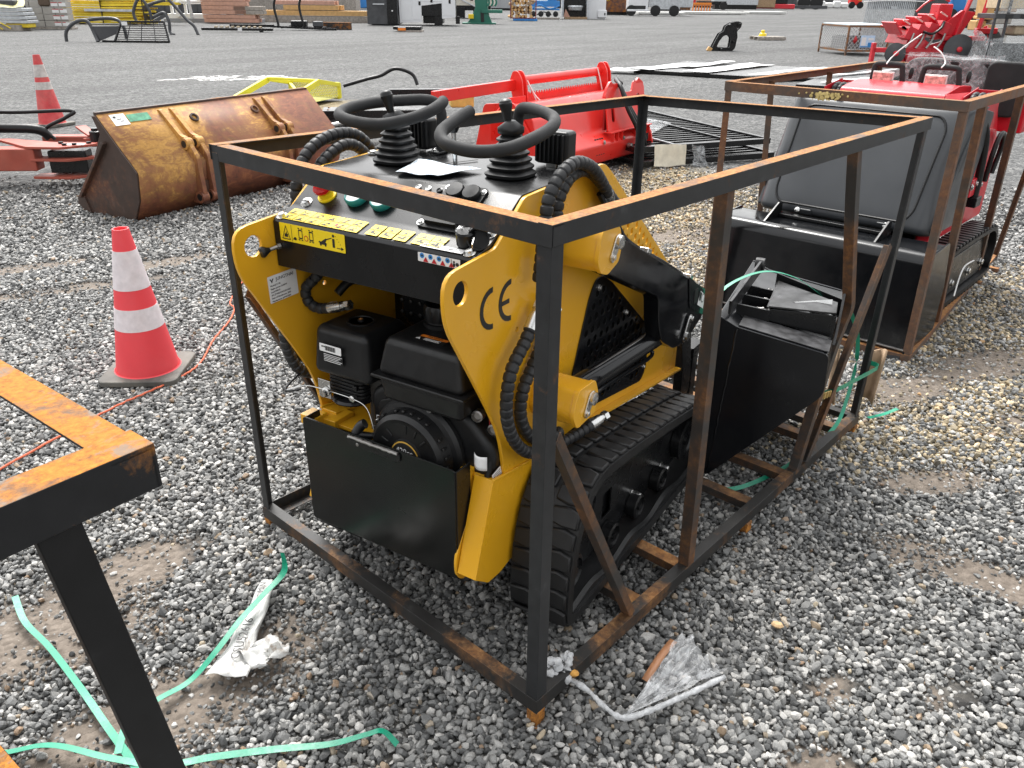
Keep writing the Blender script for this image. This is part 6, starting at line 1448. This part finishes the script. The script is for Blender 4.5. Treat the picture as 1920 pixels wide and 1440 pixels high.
g = far('snow_plow', 'curved grey plow blade behind the flat slabs', 'plow', (82.3,52.6)); MB().prism([(-1.8,.3),(1.6,.3),(2.2,1.1),(1.4,1.5),(-1.2,1.5)],'y',0,.2).build('blade',SILV,g,bevel=.05); B(g,'shoe',mat_rust('dark_rust',amount=.5),1.4,2.5,-.1,.3,.3,1.6); B(g,'edge',BLK,-1.5,1.5,-.1,.0,.2,.35)
for i, (x, y, w, lb) in enumerate(((71.5,46.2,4.5,'pale concrete slab stack, left of the far flat slabs'),(79.4,45.0,6.5,'long pale slab lying in the middle of the far slabs'),(88,43.5,4.0,'short pale slab at the right end of the far slabs'))):
    g = far('slab_stack', lb, 'slabs', (x,y), 'pale slabs across the yard'); B(g,'slab',mat('pale_slab',(.55,.55,.53),.7,bump=.1),-w/2,w/2,0,2.5,.05,.26,.02); B(g,'bearer',WOODG,-w/2+.3,-w/2+.6,0,2.4,0,.05); B(g,'bearer',WOODG,w/2-.6,w/2-.3,0,2.4,0,.05)
g = far('orange_rake', 'orange rake attachment with tines far across the yard', 'rake', (98,57.6)); OR2 = mat('machine_orange',(.75,.22,.02),.5,bump=.05)
B(g,'beam',OR2,-1.2,1.2,0,.3,.7,.95)
for k in range(7): MB().bar((-1.1+.36*k,.1,.0),(-1.0+.36*k,.2,.9),.12,.12).build('tine',OR2,g)
g = far('brown_mast', 'dark red drill mast and frame behind the orange rake', 'drill', (103,62)); B(g,'mast',OXB,-1.6,-.2,0,1.5,.2,2.6); B(g,'mast_guide',CRIM,-.2,.4,0,1,.8,2.6); B(g,'track_base',BLK,.6,4.6,.3,1.5,.7,1.1); MB().lathe([(.5,-.2),(.5,.2)],(4.2,.2,.55),(0,-1,0),18).build('wheel',RUB,g)
g = far('grey_flatbed', 'grey flatbed with an orange cone standing on it', 'flatbed', (118,64)); B(g,'bed',SILV,-3,3.5,0,2,.6,1.4); B(g,'base',BLK,-2.8,3.4,.2,1.8,0,.6); B(g,'wood_side',WOOD,3.4,6.2,.5,2,.3,3)
g = far('red_mower_deck', 'dark red rotary deck far across the yard', 'mower', (123,60)); B(g,'deck',CRIM,-3.0,3.0,0,2.2,.1,.75,.1); B(g,'gearbox',BLK,-1.0,2.0,.5,1.8,.75,1.8,.1); B(g,'guard',BLK,-3.5,-1.8,1.5,2.4,.3,2.4)
g = far('tyre_loader', 'black tyres and dark flat plate of a distant loader', 'loader', (131,60)); B(g,'plate',CHAR,-2.2,4.5,0,1.2,.1,.55); B(g,'door',WB,-2.6,-1.6,1,1.4,.6,2.5)
for x in (1.2,3.2): MB().lathe([(1.0,-.3),(1.0,.3),(.5,.32)],(x,1.6,1.0),(0,-1,0),20).build('tyre',RUB,g)
g = far('bagged_stack', 'row of white wrapped bulk bags far across the yard', 'bags', (150,63))
for k in range(5): B(g,'bag',WHITE,-3.4+1.35*k,-2.2+1.35*k,0,1.2,.05,.95+.25*(k % 2),.2)
g = far('red_tractor_unit', 'small red tractor beside the white bags far away', 'tractor', (157,61.5)); B(g,'hood',RED,-.9,1.2,0,1.5,.5,1.7,.2); B(g,'light_panel',LABY,.4,1.0,-.1,0,1.3,1.9,.05)
for x in (-.6,.9): MB().lathe([(.55,-.2),(.55,.2)],(x,0,.55),(0,-1,0),16).build('wheel',RUB,g)
g = far('dark_enclosures', 'row of dark enclosures at the far edge of the yard', 'enclosure', (152,55)); 
for k in range(4): B(g,'enclosure',BLK if k % 2 else CHAR,-1.5+2.0*k,.4+2.0*k,0,2,.1,1.9-.3*(k==0),.03)
B(g,'rail',SILV,1.5,2.6,-.5,-.3,.0,.5,.02)

# distant lots closing the view behind the first row
rg = random.Random(77)
for i, (x, y, w, h, m, lb, ct) in enumerate(((30,62,9,2.6,CHAR,'dark steel sheds far behind the yellow bars','shed'),(44,66,10,2.8,WOODG,'grey board pile far behind the timber','board pile'),(70,72,12,3.0,mat('far_grey',(.35,.36,.37),.7,bump=.05),'long grey trailer box far behind the green machine','trailer'),(98,74,12,3.2,CHAR,'dark trailer box far behind the skip bin','trailer'),(128,78,14,3.2,WOODP,'brown board stack far behind the orange rake','board stack'),(172,80,16,3.4,CHAR,'dark container far behind the white bags','container'),(176,50,16,3.4,mat('far_pale',(.5,.5,.48),.7,bump=.05),'pale container at the far right end of the row','container'))):
    g = far('far_lot', lb, ct, (x,y)); B(g,'box',m,-w/2,w/2,0,2.4,.2,h,.03); B(g,'skid',BLK,-w/2+.2,w/2-.2,.2,2.2,0,.2)
    for k in range(int(w/1.2)): B(g,'rib',m,-w/2+.5+1.2*k,-w/2+.62+1.2*k,-.05,.0,.3,h-.1,0)

# ---------------------------------------------------------------- red ridging cultivator on the right
rc_ = thing('ridging_cultivator', 'red ridging cultivator with discs and tall twin levers', 'cultivator', (24.9,7.35,0), -44)
MB().prism(fillet([(-.55,.02),(.75,.02),(1.05,.25),(1.15,.60),(.70,.62),(.10,.45),(-.35,.50)],.05,3),'y',-.1,.0).build('side_plate',CRIM,rc_,bevel=.01)
MB().lathe([(.34,0),(.36,.06),(.30,.08)],(-.05,-.1,.30),(0,-1,0),28).build('gear_cover',CRIM,rc_)
MB().prism(fillet([(-.62,.95),(-.20,.78),(-.12,.55),(-.40,.50),(-.30,.80),(-.55,.98)],.02,2),'y',-.05,1.2).build('hood_shell',CRIM,rc_,bevel=.01)
for k in range(4):
    o = B(rc_,'hopper_plate',CRIM,-.75+.34*k,-.70+.34*k,-.15,.7,.72+.07*k,1.12+.07*k,.01,(0,-38,0)); B(rc_,'hopper_edge',mat('edge_pink',(.75,.35,.33),.5,bump=0),-.66+.34*k,-.42+.34*k,-.17,-.12,1.06+.07*k,1.10+.07*k,0,(0,28,0)); B(rc_,'share',CRIM,-.50+.30*k,-.20+.30*k,-.2,.3,.62+.05*k,.95+.05*k,.01,(0,20,0))
    T(rc_,'tine',STEEL,[(-.30+.30*k,-.2,.80),(-.38+.30*k,-.25,.60),(-.52+.30*k,-.3,.42)],.03)
T(rc_,'hose',BLK,[(-.1,-.3,.85),(.15,-.35,.80),(.40,-.3,.95),(.5,-.2,1.1)],.035)
MB().prism(fillet([(.30,.62),(1.10,.72),(1.45,1.35),(1.05,1.40),(.62,1.05)],.04,3),'y',-.05,.05).build('mast_plate',CRIM,rc_,bevel=.01)
for x0, x1 in ((.95,1.42),(1.58,1.85)): MB().bar((x0,-.1,.75),(x1,.05,2.3),.10,.08).build('lever_bar',CRIM,rc_,bevel=.01)
B(rc_,'gearbox',CRIM,.45,.85,.1,.6,1.1,1.55,.03); T(rc_,'guard_hoop',CRIM,[(-.2,.1,1.35),(.1,.1,1.62),(.45,.1,1.70),(.7,.1,1.62)],.03); B(rc_,'tool_bar',CRIM,-1.35,.6,-.2,-.06,.30,.42,.01); B(rc_,'tool_post',CRIM,-1.40,-1.30,-.2,-.06,.0,.55,.01); B(rc_,'tool_bar',CRIM,.6,1.8,-.2,.0,.62,.74,.01)
for x, y, r_ in ((1.00,-.35,.40),(1.95,-.1,.38),(1.45,.2,.34),(-.75,-.25,.28)):
    w_ = MB().lathe([(r_,-.012),(r_,.012),(r_*.5,.05),(.06,.06)],(x,y,r_+(.18 if x > 1.9 else 0)),(-.2,-1,.1),30).build('coulter_disc',CHAR,rc_); MB().lathe([(.07,0),(.07,.08),(.04,.1)],(x-.01,y-.04,r_+(.18 if x > 1.9 else 0)),(-.2,-1,.1),12).build('hub',CRIM,w_)
MB().bar((1.95,-.12,.55),(1.85,.0,1.0),.09,.09).build('disc_leg',CRIM,rc_,bevel=.01); B(rc_,'disc_bracket',CRIM,1.55,2.15,-.15,.05,.80,.95,.02)
for k in range(12): MB().lathe([(.03,0),(.03,.03)],(-.4+.15*k,-.115,.30+.18*math.sin(k*2.1)+.1),(0,-1,0),6).build('bolt',CRIM,rc_)
# galvanised fence panels standing on edge behind it
GALV = mat('galvanised', (.42,.44,.46), .4, .5, var=.2, scale=5, bump=.05)
g = thing('fence_panel_stack', 'bundle of grey galvanised fence panels standing behind the red cultivator', 'fence panels', (34.5,11.7,0), -50)
for k in range(26): MB().bar((-.95+.072*k,.0,.0),(-.85+.072*k,.15,2.6),.040,.035).build('rail',GALV,g)
B(g,'base_timber',WOODG,-1.0,1.2,-.1,.3,.0,.1); B(g,'dark_sheet',CHAR,1.0,2.2,.1,.2,.1,2.4); B(g,'blue_drum',BLUE,2.5,3.1,.5,1.0,.9,2.2,.1); T(g,'tie_wire',WHITE,[(-1.1,-.06,1.55),(0,-.06,1.6),(1.2,-.06,1.58)],.02)
for x in (2.3,3.0): MB().lathe([(.35,-.12),(.35,.12),(.2,.13)],(x,.1,1.0),(0,-1,0),18).build('tyre',RUB,g)
# timber block pile and wrapped pallets at the right edge
g = thing('block_pile', 'pile of timber dunnage and stone blocks beside the wrapped load', 'blocks', (31.0,7.1,0), -47)
STN = mat('stone_block', (.36,.34,.31), .9, var=.3, scale=5, bump=.5, bscale=20, bdist=.01)
rg = random.Random(8)
for k, (x0,x1,z0,z1,m) in enumerate(((-.1,.65,.0,.38,STN),(-.2,.62,.40,.80,STN),(-.5,-.15,.75,1.05,WOODY),(-.1,.62,.95,1.30,STN),(-.42,.0,1.08,1.18,WOODY),(-.38,-.05,1.2,1.7,WOODY),(.0,.7,1.32,1.55,WOOD),(-.3,.6,1.58,1.95,STN),(-.25,.1,.82,.93,WOODY))):
    B(g,'block',m,x0,x1,rg.uniform(-.1,.1),.6,z0,z1,.03,(0,rg.uniform(-3,3),rg.uniform(-8,8)))
MB().grid(lambda u,w: crump(u,w,(-.3,-.1,1.55),(.7,-.1,1.6),(.7,.6,1.75),(-.3,.6,1.7),.10,3,4),12,8).build('black_plastic',BLK,g,solid=.01)
g = thing('wrapped_load', 'stacked racks of black parts wrapped in clear film at the right edge', 'wrapped load', (25.1,5.05,0), -47)
for x in (-.62,-.30,.45,.95): B(g,'rack_post',CHAR,x,x+.06,.0,.06,.0,1.72,.005)
B(g,'rack_shelf',CHAR,-.62,1.2,-.02,.9,1.22,1.34,.01); B(g,'rack_shelf',CHAR,-.62,1.2,.0,.9,.0,.10,.01)
for k in range(4): B(g,'slot',INK,-.35+.40*k,-.15+.40*k,-.03,-.018,1.235,1.325,0)
B(g,'carton',mat('tan_carton',(.58,.46,.30),.7,bump=.1),-.50,1.2,.05,.8,1.46,2.1,.02); B(g,'parts',BLK,-.45,1.0,.1,.7,.15,.62,.12); B(g,'parts',mat('tan_part',(.40,.31,.21),.6,bump=.1),.05,1.2,.1,.7,.80,1.05,.08); B(g,'tyre_pack',RUB,.1,.75,-.02,.5,.25,.60,.1)
for (a,b,c,d,sd) in (((-.62,-.06,.02),(1.2,-.06,.02),(1.2,-.06,.95),(-.62,-.06,.72),1),((-.6,-.05,1.38),(1.2,-.05,1.38),(1.2,-.05,2.1),(-.45,-.05,2.1),2),((-.63,-.05,.05),(-.63,.85,.05),(-.63,.85,1.0),(-.63,-.05,.72),3)):
    MB().grid(lambda u,w: crump(u,w,a,b,c,d,.05,4,sd),26,18).build('film_wrap',FILM,g)
g = thing('barrier_tube', 'dirty white and red tube lying at the far left', 'tube', (6.45,26.35,0), -20); MB().cyl((-1.2,0,.10),(.25,0,.10),.10,14).build('tube',mat('dirty_white',(.5,.45,.42),.7,var=.3,bump=.1),g); MB().cyl((.25,0,.10),(.62,0,.10),.09,14,.05).build('tip',MATS['cone_red_dirty'],g)
# ---------------------------------------------------------------- litter in the foreground
def ribbon(name, pts, w, label, tw=None, n=12, m=GREENS):
    p = catmull(pts, n); mb = MB(); vs = []; k = len(p)
    for i, q in enumerate(p):
        d = (p[min(i+1,k-1)] - p[max(i-1,0)]).normalized()
        u = V((0,0,1)); x = d.cross(u); x.normalize(); y = x.cross(d)
        a = (tw(i/(k-1)) if tw else 0)
        s = x*math.cos(a) + y*math.sin(a)
        vs += [q + s*w/2, q - s*w/2]
    mb.add(vs, [(2*i, 2*i+1, 2*i+3, 2*i+2) for i in range(k-1)])
    return tag(mb.build(name, m, solid=.0007, smooth=False), label, 'strap', 'green packing straps')
ribbon('packing_strap', [(-.729,1.416,.045),(-.745,1.30,.030),(-.735,1.16,.024),(-.735,1.025,.026),(-.738,.90,.030),(-.742,.76,.026),(-.746,.622,.030),(-.75,.52,.03),(-.72,.45,.03)], .018, 'green packing strap curving from the mud patch past the dark crate leg', lambda t: .2*math.sin(t*5))
ribbon('packing_strap', [(-.120,.930,.120),(-.145,.890,.085),(-.235,.850,.082),(-.340,.805,.080),(-.440,.765,.060),(-.530,.750,.028),(-.620,.744,.035),(-.70,.735,.030),(-.76,.66,.03)], .018, 'green packing strap lying across the torn plastic bag', lambda t: .9*max(0,.25-t)*4)
ribbon('packing_strap', [(-1.15,1.02,.03),(-.955,.868,.030),(-.86,.79,.040),(-.78,.66,.034),(-.70,.55,.03),(-.612,.490,.028),(-.50,.40,.030),(-.40,.315,.030),(-.33,.262,.045),(-.298,.237,.050),(-.285,.20,.022)], .018, 'long green packing strap along the bottom edge of the picture', lambda t: .2*math.sin(t*9))
ribbon('packing_strap', [(.50,.235,.705),(.80,.30,.74),(1.13,.28,.70),(1.34,.18,.70),(1.52,.14,.68),(1.66,.07,.64),(1.72,.03,.62)] if False else [(1.30,.36,.66),(1.40,.35,.74),(1.52,.28,.785),(1.62,.20,.76),(1.70,.12,.69),(1.745,.07,.64)], .016, 'green packing strap arching over the loose black bucket')
ribbon('packing_strap', [(1.60,.055,.34),(1.72,.01,.335),(1.90,-.005,.325),(2.04,-.012,.315),(2.11,-.010,.312),(2.125,.03,.312)], .020, 'green packing strap with brass seal tied round the crate corner post', lambda t: PI/2)
ribbon('packing_strap', [(1.93,.10,.60),(2.02,.07,.46),(2.05,.06,.32),(2.00,.05,.18),(1.90,.04,.10),(1.72,.06,.05),(1.50,.09,.04),(1.30,.14,.04),(1.22,.22,.035)], .016, 'slack green packing strap hanging down to the crate floor', lambda t: .7)
ribbon('packing_strap', [(2.06,-.03,.10),(2.16,-.06,.09),(2.23,-.09,.10)], .018, 'short end of green packing strap sticking out past the crate foot')
s_ = thing('strap_seal', 'small brass strap seal on the green strap near the bent post', 'seal', (1.655,.02,.338), -14)
MB().box((0,-.004,0),(.05,.006,.024)).build('seal_body', mat('brass', (.55,.40,.16), .35, .8, bump=.05), s_, bevel=.002)
for dx in (-.016,.0,.016): MB().box((dx,-.008,0),(.008,.003,.026)).build('seal_crimp', MATS['brass'], s_, bevel=.001)
CARD = mat('cardboard', (.36,.25,.16), .85, var=.12, scale=10, bump=.1)
tag(MB().grid(lambda u,w: V((2.125,.04,.15)).lerp(V((2.10,-.02,.14)),u).lerp(V((2.14,.03,.36)).lerp(V((2.125,-.025,.38)),u),w) + V((.03*math.sin(u*3),0,0)),6,5).build('cardboard_sheet',CARD,solid=.006),'brown cardboard strapped against the crate corner post','cardboard')
tag(MB().grid(lambda u,w: V((2.03,.14,.14)).lerp(V((1.98,.09,.15)),u).lerp(V((2.05,.16,.36)).lerp(V((2.01,.12,.38)),u),w),5,5).build('cardboard_sheet',CARD,solid=.006),'second piece of brown cardboard just inside the crate corner','cardboard')
# torn bag with printed lot number, half buried
t = NT('dirty_poly_bag'); nz_ = t.noise(14, 6, .7, dist=.6)
t.col(t.mix(t.ramp(nz_, [(.52, 0), (.66, 1)]), (.60,.60,.58), (.26,.20,.15))); t.rough(.32); t.b.inputs['Alpha'].default_value = .86; t.bump(t.noise(22, 6, .7, dist=1.0), .7, .006)
bag = thing('plastic_bag', 'torn dirty white plastic bag with black lettering on the mud', 'bag', (-.33,.80,.03), 0)
def bagp(u, w):
    c = V((.150,.130,0)).lerp(V((-.135,-.125,0)), u); wd2 = .022 + .026*u + .020*max(0,u-.6)
    s = V((.60,-.80,0)); n_ = mnoise.noise_vector(V((u*5, w*4, 2.2)))
    return c + s*(w-.5)*2*wd2 + V((n_.x*.012, n_.y*.012, .012 + .010*math.sin(w*PI)*(1-u*.4) + n_.z*.012))
MB().grid(bagp, 30, 14).build('bag_sheet', t.m, bag, ang=60, solid=.0006)
MB().grid(lambda u,w: V((-.02,-.10,.012)) + V((.10*u-.05, -.09*w+.02, .0)) + mnoise.noise_vector(V((u*4, w*4, 9)))*.022 + V((0,0,.012)), 14, 12).build('bag_flap', t.m, bag, ang=60, solid=.0006)
def bag_text(s, u, w, size, ang_):
    p = bagp(u, w); text('print', s, size, Matrix.Translation((p.x, p.y, p.z+.010)) @ Matrix.Rotation(R(ang_),4,'Z'), INK, bag)
bag_text('CSU52616', .66, .50, .036, 44); bag_text('MIN', .12, .5, .026, 44)
# clear stretch film tied to the crate foot
t = NT('stretch_film'); fz = t.noise(9, 5, .65, vec=t.mapping((1,1,1)), dist=2.2)
t.col((.82,.83,.84)); t.rough(.14); t.l(t.ramp(fz, [(.34, .10), (.55, .34), (.70, .80)]), t.b.inputs['Alpha']); t.bump(fz, .6, .006)
SF = t.m
fl = thing('stretch_film', 'crumpled clear stretch film fanned out on gravel, tied to the crate foot', 'film', (.10,.0,.02), 0)
def fan(u, w):
    a = V((.045,-.165,.012)); e = V((.375,-.120,.018)).lerp(V((.345,-.285,.018)), w)
    p = a.lerp(e, u); n_ = mnoise.noise_vector(V((u*6, w*14, 1.7)))
    return p + V((n_.x*.012*u, n_.y*.012*u, .016*u*math.sin(w*7)+.010*u*math.sin(w*34+n_.x*3)+.014+abs(n_.z)*.024*u))
MB().grid(fan, 30, 60).build('film_sheet', SF, fl, ang=60)
WF2 = mat('bunched_film', (.62,.63,.64), .18, var=.3, scale=60, bump=1.0, bscale=90, bdist=.008); MATS['bunched_film'].node_tree.nodes['Principled BSDF'].inputs['Alpha'].default_value = .72
p_ = catmull([(.02,.035,.045),(.035,.01,.040),(.045,-.05,.030),(.038,-.11,.022),(.045,-.165,.020),(.12,-.205,.022),(.22,-.245,.026),(.33,-.285,.030)], 9)
rg = random.Random(2)
MB().tube(p_, [rg.uniform(.005,.009) for _ in p_], 9).build('film_rope', WF2, fl, ang=80)
for a in (((-.02,.05,.055),(.0,.055,.085),(.015,.035,.095),(.02,.03,.07)), ((.02,.04,.05),(.05,.04,.075),(.055,.02,.09),(.03,.015,.06)), ((-.06,.03,.06),(-.03,.045,.075),(.0,.03,.065),(.03,.0,.045))):
    q = catmull([V(x) for x in a], 7); MB().tube(q, [rg.uniform(.006,.016) for _ in q], 8).build('film_knot', WF2, fl, ang=80)
MB().lathe([(.004,-.010),(.014,-.006),(.016,.0),(.012,.006),(.004,.010)], (.045,.0,.055), (.5,.5,.7), 10).build('rust_stain', mat('rust_smear', (.55,.28,.06), .7, var=.4, scale=60, bump=.3), fl)
tag(MB().grid(lambda u,w: V((.30,-.125,.02)).lerp(V((.47,-.105,.03)),u) + V((0,.022*(w-.5),.012*math.sin(u*3))),8,3).build('tape_strip', mat('brown_tape',(.42,.20,.10),.4,bump=.1), solid=.0006),'brown tape strip along the edge of the stretch film','tape')
# plastic scrap at the right edge
def scrap(u, w): 
    p = V((.97,-.90,.0)).lerp(V((1.00,-1.06,.0)), u) + V((.05*w,-.01*w,.30*w)); n_ = mnoise.noise_vector(V((u*5, w*6, 7.7)))
    return p + n_*.03*(1-.4*w) + V((0,0,.02))
tag(MB().grid(scrap, 14, 22).build('plastic_scrap', SF, ang=60), 'upright scrap of clear plastic film at the right edge', 'film')
# three odd bigger stones
for i, (x, y, s, lb) in enumerate(((.73,-.29,.015,'tan flat stone on the gravel right of the crate'),)):
    tag(MB().lathe([(.3*s,-.5*s),(.9*s,-.3*s),(1.25*s,.05*s),(.95*s,.45*s),(.2*s,.55*s)], (x,y,.03), (.3,.1,1), 7).build('tan_stone', mat('tan_stone',(.48,.33,.18),.85,var=.2,scale=30,bump=.4), ang=20), lb, 'stone')
